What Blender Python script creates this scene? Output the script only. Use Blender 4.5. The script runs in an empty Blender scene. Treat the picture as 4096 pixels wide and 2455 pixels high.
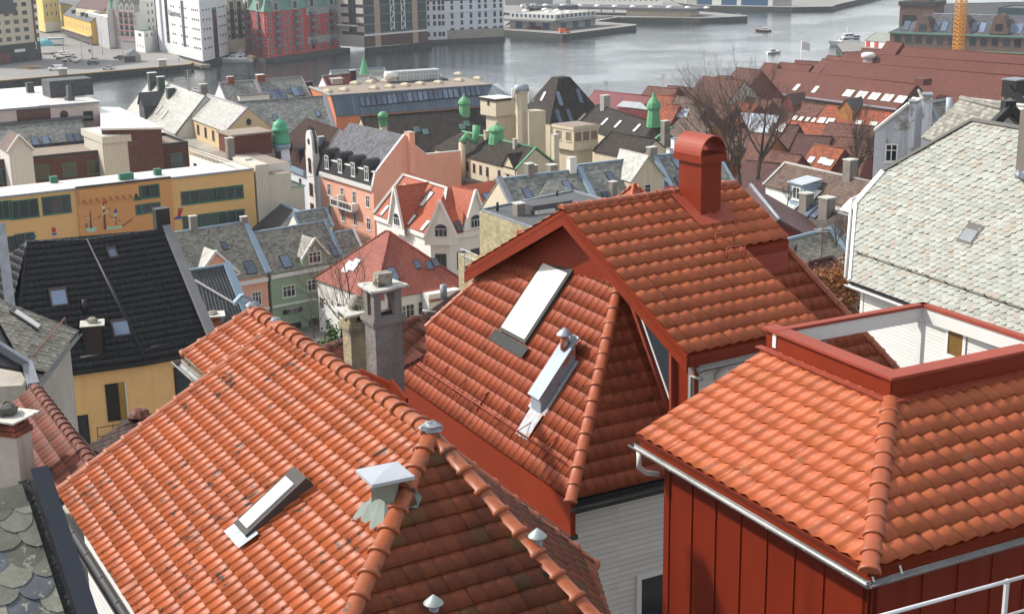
import bpy, bmesh, math, random
from mathutils import Vector as V, Matrix
RN = random.Random(11)
SC = bpy.context.scene
COL = SC.collection
# ---------------------------------------------------------------- camera
FOC, PIT, ROL, H = 5690., math.radians(15.6), .0162, 56.
CAM = V((0, 0, H))
FW = V((0, math.cos(PIT), -math.sin(PIT))); U0 = V((0, math.sin(PIT), math.cos(PIT))); R0 = V((1, 0, 0))
RT = R0*math.cos(ROL) - U0*math.sin(ROL); UP = U0*math.cos(ROL) + R0*math.sin(ROL)
cd = bpy.data.cameras.new('camera'); cam = bpy.data.objects.new('camera', cd); COL.objects.link(cam)
cd.sensor_width = 36.; cd.lens = FOC/4096*36; cd.clip_start = .5; cd.clip_end = 9000
m = Matrix.Identity(4)
for i in range(3): m[i][0], m[i][1], m[i][2] = RT[i], UP[i], -FW[i]
m.translation = CAM; cam.matrix_world = m; SC.camera = cam
# measuring: a sight line from the station point through a point of the survey photograph
def ray(x, y): return FW + RT*((x-2048)/FOC) + UP*((1227.5-y)/FOC)
def PZ(x, y, z):
    d = ray(x, y); return CAM + d*((z-H)/d.z)
def PY(x, y, Y):
    d = ray(x, y); return CAM + d*(Y/d.y)
def PV(x, y, A, B):
    n = V((-(B[1]-A[1]), B[0]-A[0], 0)); d = ray(x, y); return CAM + d*((n.x*A[0]+n.y*A[1])/n.dot(d))
def ZA(P, y, x=None):     # height on the vertical line over P that is seen at picture row y
    P = V(P); q = P-CAM; w = V((-q.y, q.x, 0))
    if x is None:
        a = (q-FW*0); a = 2048+FOC*q.dot(RT)/q.dot(FW); x = a
    return PV(x, y, P, P+w).z
def LN(A, d, p, q):       # where the line A + s d crosses the sight plane through p and q
    n = ray(*p).cross(ray(*q)); A = V(A); d = V(d); return A + d*(-n.dot(A-CAM)/n.dot(d))
def dirv(a): return V((math.sin(math.radians(a)), math.cos(math.radians(a)), 0))
def hz(A, B):
    d = V(B)-V(A); d.z = 0; return d.normalized()
class Pl:                 # a roof plane over an eave line
    def __init__(s, A, B, pitch=None, C=None, n=None):
        A, B = V(A), V(B)
        if n is not None: s.n = V(n).normalized()
        else:
            if C is None:
                u = hz(A, B); w = V((-u.y, u.x, 0))
                if w.dot(V((A.x, A.y, 0))) < 0: w = -w
                C = A + w + V((0, 0, math.tan(math.radians(pitch))))
            s.n = (B-A).cross(V(C)-A).normalized()
        if s.n.z < 0: s.n = -s.n
        s.o = A
    def at(s, x, y):
        d = ray(x, y); return CAM + d*(s.n.dot(s.o-CAM)/s.n.dot(d))
    def z(s, P): return s.o.z - (s.n.x*(P[0]-s.o.x)+s.n.y*(P[1]-s.o.y))/s.n.z
    def axes(s):
        u = V((0, 0, 1)).cross(s.n)
        u = u.normalized() if u.length > 1e-4 else V((1, 0, 0))
        return u, s.n.cross(u), s.n
# ---------------------------------------------------------------- materials
class G:
    def __init__(s, name):
        s.m = bpy.data.materials.new(name); s.m.use_nodes = True; s.t = s.m.node_tree
        s.b = s.t.nodes['Principled BSDF']; s.tc = s.n('ShaderNodeTexCoord'); s.uv = s.tc.outputs['UV']; s.ob = s.tc.outputs['Object']
    def n(s, t, **k):
        o = s.t.nodes.new(t)
        for a, b in k.items(): setattr(o, a, b)
        return o
    def i(s, sock, v):
        if isinstance(v, bpy.types.NodeSocket): s.t.links.new(v, sock)
        else: sock.default_value = v
    def ma(s, op, a, b=0., c=0., cl=False):
        o = s.n('ShaderNodeMath', operation=op, use_clamp=cl)
        for k, v in zip(o.inputs, (a, b, c)): s.i(k, v)
        return o.outputs[0]
    def mix(s, f, a, b, bt='MIX'):
        o = s.n('ShaderNodeMix', data_type='RGBA', blend_type=bt)
        for nm, v in ((0, f), (6, a), (7, b)):
            if nm and not isinstance(v, bpy.types.NodeSocket): v = tuple(v)[:3]+(1,)
            s.i(o.inputs[nm], v)
        return o.outputs[2]
    def noise(s, vec, sc, det=3., ro=.55):
        o = s.n('ShaderNodeTexNoise'); s.i(o.inputs['Vector'], vec); o.inputs['Scale'].default_value = sc
        o.inputs['Detail'].default_value = det; o.inputs['Roughness'].default_value = ro; return o.outputs['Fac']
    def step(s, v, a, b):
        o = s.n('ShaderNodeMapRange', interpolation_type='SMOOTHSTEP'); s.i(o.inputs[0], v); o.inputs[1].default_value = a; o.inputs[2].default_value = b; return o.outputs[0]
    def sep(s, v):
        o = s.n('ShaderNodeSeparateXYZ'); s.i(o.inputs[0], v); return o.outputs
    def comb(s, x, y, z=0.):
        o = s.n('ShaderNodeCombineXYZ')
        for k, v in zip(o.inputs, (x, y, z)): s.i(k, v)
        return o.outputs[0]
    def white(s, v):
        o = s.n('ShaderNodeTexWhiteNoise', noise_dimensions='3D'); s.i(o.inputs['Vector'], v); return o.outputs['Value']
    def bump(s, h, dist, st=1.):
        o = s.n('ShaderNodeBump'); o.inputs['Strength'].default_value = st; o.inputs['Distance'].default_value = dist; s.i(o.inputs['Height'], h)
        s.t.links.new(o.outputs[0], s.b.inputs['Normal'])
def sc3(c, k): return tuple(min(1, x*k) for x in c)
def mat(name, col, rough=.7, var=.25, ns=.8, pat=None, pw=.3, ph=.3, col2=None, col3=None, cellv=.35, metal=0., spec=.4, bump=.0, spots=None, spk=.62, sps=6., streak=.0, attr=False, bd=None, line=.6):
    g = G(name); uv = g.sep(g.uv); U, W = uv[0], uv[1]
    big = g.noise(g.ob, ns, 4.); fine = g.noise(g.ob, ns*9, 3.)
    cell = None; h = None; ln = None
    if pat in ('tile', 'slate'):
        row = g.ma('FLOOR', g.ma('DIVIDE', W, ph)); uu = g.ma('DIVIDE', U, pw)
        if pat == 'slate': uu = g.ma('ADD', uu, g.ma('MULTIPLY', row, .5))
        cell = g.white(g.comb(g.ma('FLOOR', uu), row, 3.3)); fv = g.ma('FRACT', g.ma('DIVIDE', W, ph)); fu = g.ma('FRACT', uu)
        if pat == 'tile':
            h = g.ma('ADD', g.ma('MULTIPLY', g.ma('SINE', g.ma('MULTIPLY', uu, 6.2832)), .5), g.ma('MULTIPLY', g.ma('SUBTRACT', 1., fv), 1.))
            ln = g.ma('SUBTRACT', 1., g.step(fv, .0, .16))
            ln = g.ma('ADD', ln, g.ma('MULTIPLY', g.ma('SUBTRACT', 1., g.step(g.ma('ABSOLUTE', g.ma('SUBTRACT', fu, .75)), .0, .22)), .45), cl=True)
        else:
            e = g.ma('ABSOLUTE', g.ma('SUBTRACT', fu, .5)); fv2 = g.ma('SUBTRACT', fv, g.ma('MULTIPLY', g.ma('MULTIPLY', e, e), .9))
            h = g.ma('SUBTRACT', 1., fv); ln = g.ma('SUBTRACT', 1., g.step(g.ma('ABSOLUTE', fv2), .0, .2))
    elif pat == 'brick':
        row = g.ma('FLOOR', g.ma('DIVIDE', W, ph)); uu = g.ma('ADD', g.ma('DIVIDE', U, pw), g.ma('MULTIPLY', row, .5))
        cell = g.white(g.comb(g.ma('FLOOR', uu), row, 1.7)); fv = g.ma('FRACT', g.ma('DIVIDE', W, ph)); fu = g.ma('FRACT', uu)
        ln = g.ma('MAXIMUM', g.ma('SUBTRACT', 1., g.step(fv, .0, .18)), g.ma('SUBTRACT', 1., g.step(fu, .0, .08))); h = g.ma('SUBTRACT', 1., ln)
    elif pat == 'siding':
        fv = g.ma('FRACT', g.ma('DIVIDE', W, ph)); h = g.ma('SUBTRACT', 1., fv); ln = g.ma('SUBTRACT', 1., g.step(fv, .02, .12))
        cell = g.white(g.comb(g.ma('FLOOR', g.ma('DIVIDE', W, ph)), 2.2, g.ma('FLOOR', g.ma('DIVIDE', U, 3.1))))
    elif pat == 'corr':
        fu = g.ma('FRACT', g.ma('DIVIDE', U, pw)); e = g.ma('ABSOLUTE', g.ma('SUBTRACT', fu, .5)); h = g.step(e, .12, .3); ln = g.ma('SUBTRACT', 1., g.step(g.ma('ABSOLUTE', g.ma('SUBTRACT', e, .2)), .0, .12))
    elif pat == 'seam':
        fu = g.ma('ABSOLUTE', g.ma('SUBTRACT', g.ma('FRACT', g.ma('DIVIDE', U, pw)), .5)); h = g.ma('SUBTRACT', 1., g.step(fu, .0, .07)); ln = g.ma('SUBTRACT', 1., g.step(g.ma('SUBTRACT', fu, .02), .0, .08))
        cell = g.white(g.comb(g.ma('FLOOR', g.ma('ADD', g.ma('DIVIDE', U, pw), .5)), 4., 1.))
    if attr:
        a = g.n('ShaderNodeAttribute', attribute_name='rnd'); cell = a.outputs['Fac']
    c = tuple(col)+(1,)
    if cell is not None:
        lo, hi = sc3(col, 1-cellv), sc3(col, 1+cellv)
        if col2: lo, hi = col, col2
        c = g.mix(cell, lo, hi)
        if col3: c = g.mix(g.step(g.ma('FRACT', g.ma('MULTIPLY', cell, 7.31)), .8, .86), c, col3)
    elif col2: c = g.mix(g.step(big, .42, .6), col, col2)
    f = g.ma('ADD', g.ma('MULTIPLY', g.ma('SUBTRACT', big, .5), 2.2*var), g.ma('MULTIPLY', g.ma('SUBTRACT', fine, .5), 1.2*var))
    if streak:
        sn = g.noise(g.comb(g.ma('MULTIPLY', U, 2.2), g.ma('MULTIPLY', W, .18), 0.), 1., 4.)
        f = g.ma('SUBTRACT', f, g.ma('MULTIPLY', g.step(sn, .5, .75), streak))
    f = g.ma('ADD', f, 1.)
    c = g.mix(1., c, g.comb(f, f, f), 'MULTIPLY')
    if ln is not None: c = g.mix(g.ma('MULTIPLY', ln, line), c, sc3(col, .22))
    if spots:
        sp = g.noise(g.ob, sps, 4., .65); gate = g.noise(g.ob, sps*.12, 2.)
        c = g.mix(g.ma('MULTIPLY', g.step(g.ma('ADD', sp, g.ma('MULTIPLY', g.ma('SUBTRACT', gate, .5), .5)), spk, spk+.05), .85), c, spots)
    g.i(g.b.inputs['Base Color'], c)
    g.i(g.b.inputs['Roughness'], g.ma('ADD', rough, g.ma('MULTIPLY', g.ma('SUBTRACT', fine, .5), .25), cl=True))
    g.b.inputs['Metallic'].default_value = metal; g.b.inputs['Specular IOR Level'].default_value = spec
    if h is not None: g.bump(h, bd or {'tile': .05, 'slate': .02, 'brick': .008, 'siding': .02, 'corr': .03, 'seam': .025}[pat])
    elif bump: g.bump(g.ma('ADD', g.noise(g.ob, ns*6, 4.), g.ma('MULTIPLY', fine, .4)), bump)
    return g.m
def glassm(name, col=(.02, .028, .035), rough=.06, spec=.6):
    g = G(name); oi = g.n('ShaderNodeObjectInfo'); n = g.ma('ADD', g.ma('MULTIPLY', g.noise(g.ob, .7, 2.), .5), g.ma('MULTIPLY', g.ma('POWER', oi.outputs['Random'], 3.), 2.2))
    g.i(g.b.inputs['Base Color'], g.mix(n, sc3(col, .5), sc3(col, 1.6))); g.b.inputs['Roughness'].default_value = rough; g.b.inputs['Specular IOR Level'].default_value = spec
    return g.m
# ---------------------------------------------------------------- meshes and objects
class MB:
    def __init__(s): s.v = []; s.f = []; s.mi = []; s.sm = []
    def poly(s, pts, mi=0, sm=False):
        b = len(s.v); s.v += [V(p) for p in pts]; s.f.append(tuple(range(b, b+len(pts)))); s.mi.append(mi); s.sm.append(sm); return s
    def faces(s, vs, fs, mi=0, sm=False):
        b = len(s.v); s.v += [V(p) for p in vs]
        for f in fs: s.f.append(tuple(b+i for i in f)); s.mi.append(mi); s.sm.append(sm)
        return s
    def par(s, o, a, b, c, mi=0):      # solid spanned by three edges
        o, a, b, c = V(o), V(a), V(b), V(c)
        vs = [o, o+a, o+a+b, o+b, o+c, o+a+c, o+a+b+c, o+b+c]
        fs = [(0, 3, 2, 1), (4, 5, 6, 7), (0, 1, 5, 4), (1, 2, 6, 5), (2, 3, 7, 6), (3, 0, 4, 7)]
        if a.cross(b).dot(c) < 0: fs = [f[::-1] for f in fs]
        return s.faces(vs, fs, mi)
    def box(s, c, sx, sy, sz, az=0., mi=0):   # standing on c, sx along azimuth 90+az
        u = dirv(90+az); w = dirv(az); return s.par(V(c)-u*sx/2-w*sy/2, u*sx, w*sy, V((0, 0, sz)), mi)
    def bar(s, A, B, w, h=None, mi=0, up=V((0, 0, 1))):   # beam from A to B, section w x h
        A, B = V(A), V(B); h = h or w; d = (B-A).normalized(); sd = d.cross(up)
        if sd.length < 1e-3: sd = d.cross(V((0, 1, 0)))
        sd.normalize(); n = sd.cross(d)
        return s.par(A-sd*w/2-n*h/2, B-A, sd*w, n*h, mi)
    def prism(s, pts, z0, z1, mi=0, mt=None, bot=False):
        n = len(pts); b = [V((p[0], p[1], z0)) for p in pts]; t = [V((p[0], p[1], z1)) for p in pts]
        ar = sum(pts[i][0]*pts[(i+1) % n][1]-pts[(i+1) % n][0]*pts[i][1] for i in range(n))
        if ar < 0: b.reverse(); t.reverse()
        for i in range(n): s.poly([b[i], b[(i+1) % n], t[(i+1) % n], t[i]], mi)
        s.poly(t, mi if mt is None else mt)
        if bot: s.poly(b[::-1], mi)
        return s
    def slab(s, poly, thick, mi=0, ms=None):   # a thick sheet under a planar polygon
        poly = [V(p) for p in poly]; n = (poly[1]-poly[0]).cross(poly[2]-poly[0]).normalized()
        if n.z < 0: poly.reverse(); n = -n
        lo = [p-n*thick for p in poly]; k = len(poly); ms = mi if ms is None else ms
        s.poly(poly, mi); s.poly(lo[::-1], ms)
        for i in range(k): s.poly([lo[i], lo[(i+1) % k], poly[(i+1) % k], poly[i]], ms)
        return s
    def tube(s, pts, r, n=6, mi=0, cap=True, sm=True):
        pts = [V(p) for p in pts]; rs = r if isinstance(r, (list, tuple)) else [r]*len(pts); rings = []
        for i, p in enumerate(pts):
            d = (pts[min(i+1, len(pts)-1)]-pts[max(i-1, 0)]).normalized(); a = d.cross(V((0, 0, 1)))
            if a.length < .05: a = d.cross(V((0, 1, 0)))
            a.normalize(); b = a.cross(d); rings.append([p+(a*math.cos(t)+b*math.sin(t))*rs[i] for t in (2*math.pi*k/n for k in range(n))])
        vs = [q for rr in rings for q in rr]; fs = []
        for i in range(len(pts)-1):
            for k in range(n): fs.append((i*n+k, i*n+(k+1) % n, (i+1)*n+(k+1) % n, (i+1)*n+k))
        if cap: fs += [tuple(range(n))[::-1], tuple(range((len(pts)-1)*n, len(pts)*n))]
        return s.faces(vs, fs, mi, sm)
    def lathe(s, c, prof, n=12, mi=0, sm=True):
        c = V(c); vs = []; fs = []
        for r, z in prof:
            for k in range(n): t = 2*math.pi*k/n; vs.append(c+V((r*math.cos(t), r*math.sin(t), z)))
        for i in range(len(prof)-1):
            for k in range(n): fs.append((i*n+k, i*n+(k+1) % n, (i+1)*n+(k+1) % n, (i+1)*n+k))
        fs.append(tuple(range((len(prof)-1)*n, len(prof)*n)))
        return s.faces(vs, fs, mi, sm)
    def mesh(s, name, mats, off=V((0, 0, 0))):
        me = bpy.data.meshes.new(name); me.from_pydata([tuple(p-off) for p in s.v], [], s.f)
        for mm in (mats if isinstance(mats, (list, tuple)) else [mats]): me.materials.append(mm)
        me.polygons.foreach_set('material_index', s.mi); me.polygons.foreach_set('use_smooth', s.sm); me.update(); uvmap(me, off); return me
    def build(s, name, mats, parent=None):
        return link(name, s.mesh(name, mats, org(parent)), parent)
def uvmap(me, off=V((0, 0, 0))):
    uv = me.uv_layers.new(name='UVMap').data; vv = me.vertices
    for p in me.polygons:
        n = p.normal
        if abs(n.z) > .995: a, b = V((1, 0, 0)), V((0, 1, 0))
        else:
            n = n if n.z >= 0 else -n; a = V((0, 0, 1)).cross(n).normalized(); b = n.cross(a)
        for li in p.loop_indices:
            q = vv[me.loops[li].vertex_index].co+off; uv[li].uv = (q.dot(a), q.dot(b))
ORG = {}
def org(o): return ORG.get(o.name, V((0, 0, 0))) if o else V((0, 0, 0))
def link(name, me, parent=None):
    o = bpy.data.objects.new(name, me); COL.objects.link(o)
    if parent: o.parent = parent; ORG[o.name] = org(parent)
    return o
def tag(o, label=None, cat=None, group=None, kind=None):
    for k, v in (('label', label), ('category', cat), ('group', group), ('kind', kind)):
        if v: o[k] = v
    return o
def thing(name, label, cat, loc=(0, 0, 0), group=None, rz=0.):
    o = bpy.data.objects.new(name, None); COL.objects.link(o); o.location = loc; o.rotation_euler.z = rz; o.empty_display_size = .5
    ORG[o.name] = V(loc); return tag(o, label, cat, group)
def local(o): ORG[o.name] = V((0, 0, 0)); return o     # build its parts in its own coordinates
def dup(root, loc, rz=0., label=None, group=None, sc=1.):
    r = root.copy(); COL.objects.link(r); r.location = loc; r.rotation_euler.z = rz; r.scale = (sc,)*3
    if label: r['label'] = label
    if group: r['group'] = group
    for ch in list(root.children):
        c = ch.copy(); COL.objects.link(c); c.parent = r
        for gch in list(ch.children):
            e = gch.copy(); COL.objects.link(e); e.parent = c
    return r
def place(name, me, parent, M):     # a shared mesh set at a world matrix under its thing
    o = link(name, me, parent); m2 = M.copy(); m2.translation = M.translation-org(parent); o.matrix_local = m2; return o
def frame3(o, a, b, c):
    m = Matrix.Identity(4)
    for i in range(3): m[i][0], m[i][1], m[i][2] = a[i], b[i], c[i]
    m.translation = o; return m
# ---------------------------------------------------------------- roofs
def tiles(poly, tw, tl, prof, step, seg, name, mt, parent, jit=.004, az=None, v0=None):
    """one roof face laid with single tiles, cut to the face's outline (convex)"""
    poly = [V(p) for p in poly]; n = V((0, 0, 0))
    for i in range(len(poly)): n += poly[i].cross(poly[(i+1) % len(poly)])
    n.normalize(); n = n if n.z > 0 else -n
    u = V((0, 0, 1)).cross(n).normalized()
    if az is not None:
        u = dirv(az); u = (u-n*u.dot(n)).normalized()
    w = n.cross(u); o = poly[0]; us = [(p-o).dot(u) for p in poly]; ws = [(p-o).dot(w) for p in poly]
    ws0 = min(ws) if v0 is None else v0
    bm = bmesh.new(); rl = bm.faces.layers.float.new('rnd'); ul = bm.loops.layers.uv.new('UVMap')
    rr = random.Random(len(poly)*7+int(abs(o.x*13+o.y*5)))
    i0 = math.floor(min(us)/tw)-1; i1 = math.ceil(max(us)/tw)+1; nr = int((max(ws)-ws0)/tl)+2
    def inside(a, b, mg):
        k = len(us); sg = 0
        for i in range(k):
            ex, ey = us[(i+1) % k]-us[i], ws[(i+1) % k]-ws[i]; cr = (ex*(b-ws[i])-ey*(a-us[i]))/max(1e-6, math.hypot(ex, ey))
            cr *= cw
            if cr < -mg: return False
        return True
    ar = sum(us[i]*ws[(i+1) % len(us)]-us[(i+1) % len(us)]*ws[i] for i in range(len(us))); cw = 1 if ar > 0 else -1
    for r in range(nr):
        for c in range(i0, i1):
            ca, cb = (c+.5)*tw, ws0+(r+.5)*tl
            if not inside(ca, cb, max(tw, tl)*1.1): continue
            rv = rr.random(); dz = rr.uniform(-jit, jit); dv = rr.uniform(-jit, jit)*1.5; tq = rr.uniform(-jit, jit)*.8; rows = []
            for fv, up in ((.09, -step*.5), (0., step), (1.08, 0.)):
                row = []
                for k in range(seg+1):
                    x = k/seg; a = c*tw+x*tw; b = ws0+r*tl+fv*tl+(dv if fv == 0 else 0)
                    row.append(bm.verts.new(o+u*a+w*b+n*(prof(x)+up+dz+tq*(x-.5))))
                rows.append(row)
            for q in range(2):
                for k in range(seg):
                    f = bm.faces.new((rows[q][k], rows[q][k+1], rows[q+1][k+1], rows[q+1][k])); f[rl] = rv; f.smooth = q == 1
                    for lp in f.loops:
                        d = lp.vert.co-o; lp[ul].uv = (d.dot(u), d.dot(w))
    k = len(poly)
    for i in range(k):
        a, b = poly[i], poly[(i+1) % k]; e = (b-a).normalized(); out = e.cross(n)*cw
        if cw < 0: pass
        cen = sum(poly, V((0, 0, 0)))/k
        if out.dot(cen-a) > 0: out = -out
        bmesh.ops.bisect_plane(bm, geom=bm.verts[:]+bm.edges[:]+bm.faces[:], plane_co=a+out*.015, plane_no=out, clear_outer=True)
    og = org(parent)
    for v in bm.verts: v.co -= og
    me = bpy.data.meshes.new(name); bm.to_mesh(me); bm.free(); me.materials.append(mt); return link(name, me, parent)
def scallops(poly, tw, tl, name, mt, parent, thick=.012, rx=.5, seg=6, edge=None):
    poly = [V(p) for p in poly]; n = V((0, 0, 0))
    for i in range(len(poly)): n += poly[i].cross(poly[(i+1) % len(poly)])
    n.normalize(); n = n if n.z > 0 else -n; u = V((0, 0, 1)).cross(n).normalized(); w = n.cross(u); o = poly[0]
    us = [(p-o).dot(u) for p in poly]; ws = [(p-o).dot(w) for p in poly]; rr = random.Random(5)
    bm = bmesh.new(); rl = bm.faces.layers.float.new('rnd'); ul = bm.loops.layers.uv.new('UVMap'); k = len(poly)
    ar = sum(us[i]*ws[(i+1) % k]-us[(i+1) % k]*ws[i] for i in range(k)); cw = 1 if ar > 0 else -1
    def inside(a, b, mg):
        for i in range(k):
            ex, ey = us[(i+1) % k]-us[i], ws[(i+1) % k]-ws[i]
            if cw*(ex*(b-ws[i])-ey*(a-us[i]))/max(1e-6, math.hypot(ex, ey)) < -mg: return False
        return True
    for r in range(-1, int((max(ws)-min(ws))/tl)+2):
        for c in range(int(min(us)/tw)-2, int(max(us)/tw)+2):
            x0 = (c+.5*(r % 2))*tw; y0 = min(ws)+r*tl
            if not inside(x0+tw/2, y0+tl, tw*1.2): continue
            rv = rr.random(); j = rr.uniform(-.06, .06)*tw; jz = rr.uniform(0, .5)*thick; hw = tw*(.5+rr.uniform(.0, .05)); jr = rr.uniform(.85, 1.12)
            out = [(-hw, tl*2.1, 0.), (-hw, tl*.86, .6)]
            for q in range(1, seg):
                t = math.pi*q/seg; out.append((-hw*math.cos(t), tl*.86*(1-jr*math.sin(t)*(.90 if q % 2 else .95)), 1.))
            out += [(hw, tl*.86, .6), (hw, tl*2.1, 0.)]
            top = [bm.verts.new(o+u*(x0+tw/2+a)+w*(y0+j+b)+n*(thick*(1.+.9*(1-b/(tl*2.1)))+jz)) for a, b, _ in out]
            f = bm.faces.new(top); f[rl] = rv
            lo = [bm.verts.new(v.co-n*thick*1.3) for v in top]; fs = [f]
            for q in range(len(top)-1):
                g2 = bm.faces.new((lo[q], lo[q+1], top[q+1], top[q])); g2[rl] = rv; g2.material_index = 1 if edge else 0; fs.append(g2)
            for f in fs:
                for lp in f.loops:
                    d = lp.vert.co-o; lp[ul].uv = (d.dot(u), d.dot(w))
    cen = sum(poly, V((0, 0, 0)))/k
    for i in range(k):
        a, b = poly[i], poly[(i+1) % k]; out = (b-a).normalized().cross(n)
        if out.dot(cen-a) > 0: out = -out
        bmesh.ops.bisect_plane(bm, geom=bm.verts[:]+bm.edges[:]+bm.faces[:], plane_co=a+out*.01, plane_no=out, clear_outer=True)
    og = org(parent)
    for v in bm.verts: v.co -= og
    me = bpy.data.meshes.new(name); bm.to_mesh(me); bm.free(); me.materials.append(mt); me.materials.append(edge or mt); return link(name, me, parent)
def pan(x):
    t = (x-.60)/.40
    if t <= 0: return .007*math.cos(x*5)
    return .04*(math.sin(math.pi*.5*min(1, t/.62)) if t < .72 else 1-((t-.72)/.28)**2)
def wave(x): return .028*(1-math.cos(2*math.pi*x))+.006*math.sin(4*math.pi*x)
def caps(A, B, r, st, name, mt, parent, style=0, over=.02, nseg=8, end=False):
    """half-round ridge or hip tiles from A (low/near end, laid last) to B"""
    A, B = V(A), V(B); d = (B-A); L = d.length; d.normalize(); sd = d.cross(V((0, 0, 1))).normalized(); n = sd.cross(d); mb = MB(); k = max(1, int(L/st)); st = L/k
    def ring(s, rr, lift=0.): return [A+d*s+sd*(math.cos(t)*rr)+n*(math.sin(t)*rr*.8+lift-.04) for t in (math.pi*q/nseg for q in range(nseg+1))]
    for i in range(k):
        s0 = i*st-over; s1 = (i+1)*st+.02; j = RN.uniform(-.006, .006)
        if style == 0: pr = [(s0, r*.98), (s0, r*1.2), (s0+.05, r*1.25), (s0+.085, r*1.02), (s1, r*.9)]
        else: pr = [(s0, r*1.0), (s0, r*1.14), (s0+.07, r*1.14), (s0+.085, r*1.0), (s1, r*.94)]
        vs = [p for s, q in pr for p in ring(s, q, j)]; m1 = nseg+1; fs = []
        for a in range(len(pr)-1):
            for q in range(nseg): fs.append((a*m1+q, a*m1+q+1, (a+1)*m1+q+1, (a+1)*m1+q))
        mb.faces(vs, fs, 0, True)
        if i == 0 and end: mb.poly(ring(s0+.01, r*1.05, j))
    return mb.build(name, mt, parent)
SKY = {}
def skylight(parent, pl, px, py, w, h, fm, gm, tilt=0., hood=.12, rot=0., apron=None, P=None):
    P = pl.at(px, py) if P is None else V(P); u, v, n = pl.axes()
    key = (round(w, 2), round(h, 2), fm.name, gm.name)
    if key not in SKY:
        f = MB(); t = .085
        for a, b, c, e in ((-w/2, -h/2, w, t), (-w/2, h/2-hood, w, hood), (-w/2, -h/2+t, t, h-t-hood), (w/2-t, -h/2+t, t, h-t-hood)):
            f.par((a, b, -.1), (c, 0, 0), (0, e, 0), (0, 0, .21))
        p = MB().par((-w/2+t, -h/2+t, -.1), (w-2*t, 0, 0), (0, h-t-hood, 0), (0, 0, .255)); p.v = [q-V((0, 0, .02)) for q in p.v]
        SKY[key] = (f.mesh('skylight', fm), p.mesh('pane', gm))
    a, b = SKY[key]; o = place('skylight', a, parent, frame3(P, u, v, n)); q = link('pane', b, o); return o
WIN = {}
def winmesh(w, h, nx, ny, fm, gm, fr=.07, arch=False, sill=True, dep=.05):
    key = (round(w, 2), round(h, 2), nx, ny, fm.name, gm.name, arch, sill, fr)
    if key not in WIN:
        f = MB()
        for a, b, c, e in ((0, 0, w, fr), (0, h-fr, w, fr), (0, fr, fr, h-2*fr), (w-fr, fr, fr, h-2*fr)): f.par((a-w/2, -dep, b), (c, 0, 0), (0, dep, 0), (0, 0, e))
        for i in range(1, nx): f.par((w*i/nx-w/2-fr*.35, -dep*.9, fr), (fr*.7, 0, 0), (0, dep*.85, 0), (0, 0, h-2*fr))
        for i in range(1, ny):
            zz = h*(i/ny if ny != 2 else .64)
            for k in range(nx):
                x0 = -w/2+w*k/nx+fr*.5; f.par((x0, -dep*.85, zz-fr*.3), (w/nx-fr, 0, 0), (0, dep*.8, 0), (0, 0, fr*.6))
        if sill: f.par((-w/2-.08, -dep-.06, -.07), (w+.16, 0, 0), (0, dep+.06, 0), (0, 0, .068))
        if arch: f.poly([(-w/2+w/2*(1-math.cos(t)), -dep, h+math.sin(t)*w/2*.75) for t in (math.pi*k/8 for k in range(9))], 1).tube([(-w/2*math.cos(t), -dep, h+math.sin(t)*w/2*.75) for t in (math.pi*k/8 for k in range(9))], fr*.6, 4)
        p = MB().poly([(-w/2+fr*.5, -dep*.3, fr*.5), (w/2-fr*.5, -dep*.3, fr*.5), (w/2-fr*.5, -dep*.3, h-fr*.5), (-w/2+fr*.5, -dep*.3, h-fr*.5)])
        one = MB(); one.v = f.v+p.v; one.f = f.f+[tuple(i+len(f.v) for i in q) for q in p.f]; one.mi = f.mi+[1]; one.sm = f.sm+[False]
        WIN[key] = (f.mesh('window', [fm, gm]), p.mesh('pane', gm), one.mesh('window', [fm, gm]))
    return WIN[key]
class Wall:               # a vertical wall line from A to B seen from outside
    def __init__(s, root, A, B):
        s.r = root; s.A = V((A[0], A[1], 0)); s.d = hz(A, B); s.L = (V((B[0], B[1], 0))-s.A).length; s.n = V((s.d.y, -s.d.x, 0)); s.B = V((B[0], B[1], 0))
        if s.n.dot(CAM-s.A) < 0: s.n = -s.n
        s.x = V((0, 0, 1)).cross(-s.n)*-1 if False else V((-s.n.y, s.n.x, 0))
    def put(s, P, me, pane=None, name='window', off=.004):
        o = place(name, me, s.r, frame3(V(P)+s.n*off, s.x, -s.n, V((0, 0, 1))))
        if pane: link('pane', pane, o)
        return o
    def win(s, u, z, wm, sub=False): P = s.A+s.d*u; P.z = z; return s.put(P, wm[0] if sub else wm[2], wm[1] if sub else None)
    def px(s, x, y, wm, sub=False): return s.put(PV(x, y, s.A, s.B), wm[0] if sub else wm[2], wm[1] if sub else None)
    def grid(s, us, zs, wm, sub=False, skip=()):
        for i, z in enumerate(zs):
            for j, u in enumerate(us):
                if (i, j) not in skip: s.win(u, z, wm, sub)
    def band(s, u0, u1, z, h, t, mt, name='cornice'):   # a string course
        a = s.A+s.d*u0+s.n*.003; a.z = z; return MB().par(a, s.d*(u1-u0), s.n*t, V((0, 0, h))).build(name, mt, s.r)
def lin(a, b, n): return [a+(b-a)*(i+.5)/n for i in range(n)]
def stack(parent, c, w, d, h, az, mt, capm=None, name='chimney', cap=.1, pots=0, ov=.06):
    """a chimney stack with its cap"""
    o = MB().box(c, w, d, h, az).build(name, mt, parent)
    if capm: MB().box(V(c)+V((0, 0, h+.002)), w+ov*2, d+ov*2, cap, az).build('chimney_cap', capm, o)
    if pots:
        for k in range(pots): MB().lathe(V(c)+dirv(90+az)*((k+.5)/pots-.5)*w+V((0, 0, h+cap)), [(.13, 0), (.11, .35), (.13, .37), (.09, .38)], 8).build('pot', mt, o)
    return o
def flat(pts, name, mt, parent=None, th=.12):
    return MB().slab(pts, th).build(name, mt, parent)
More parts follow.
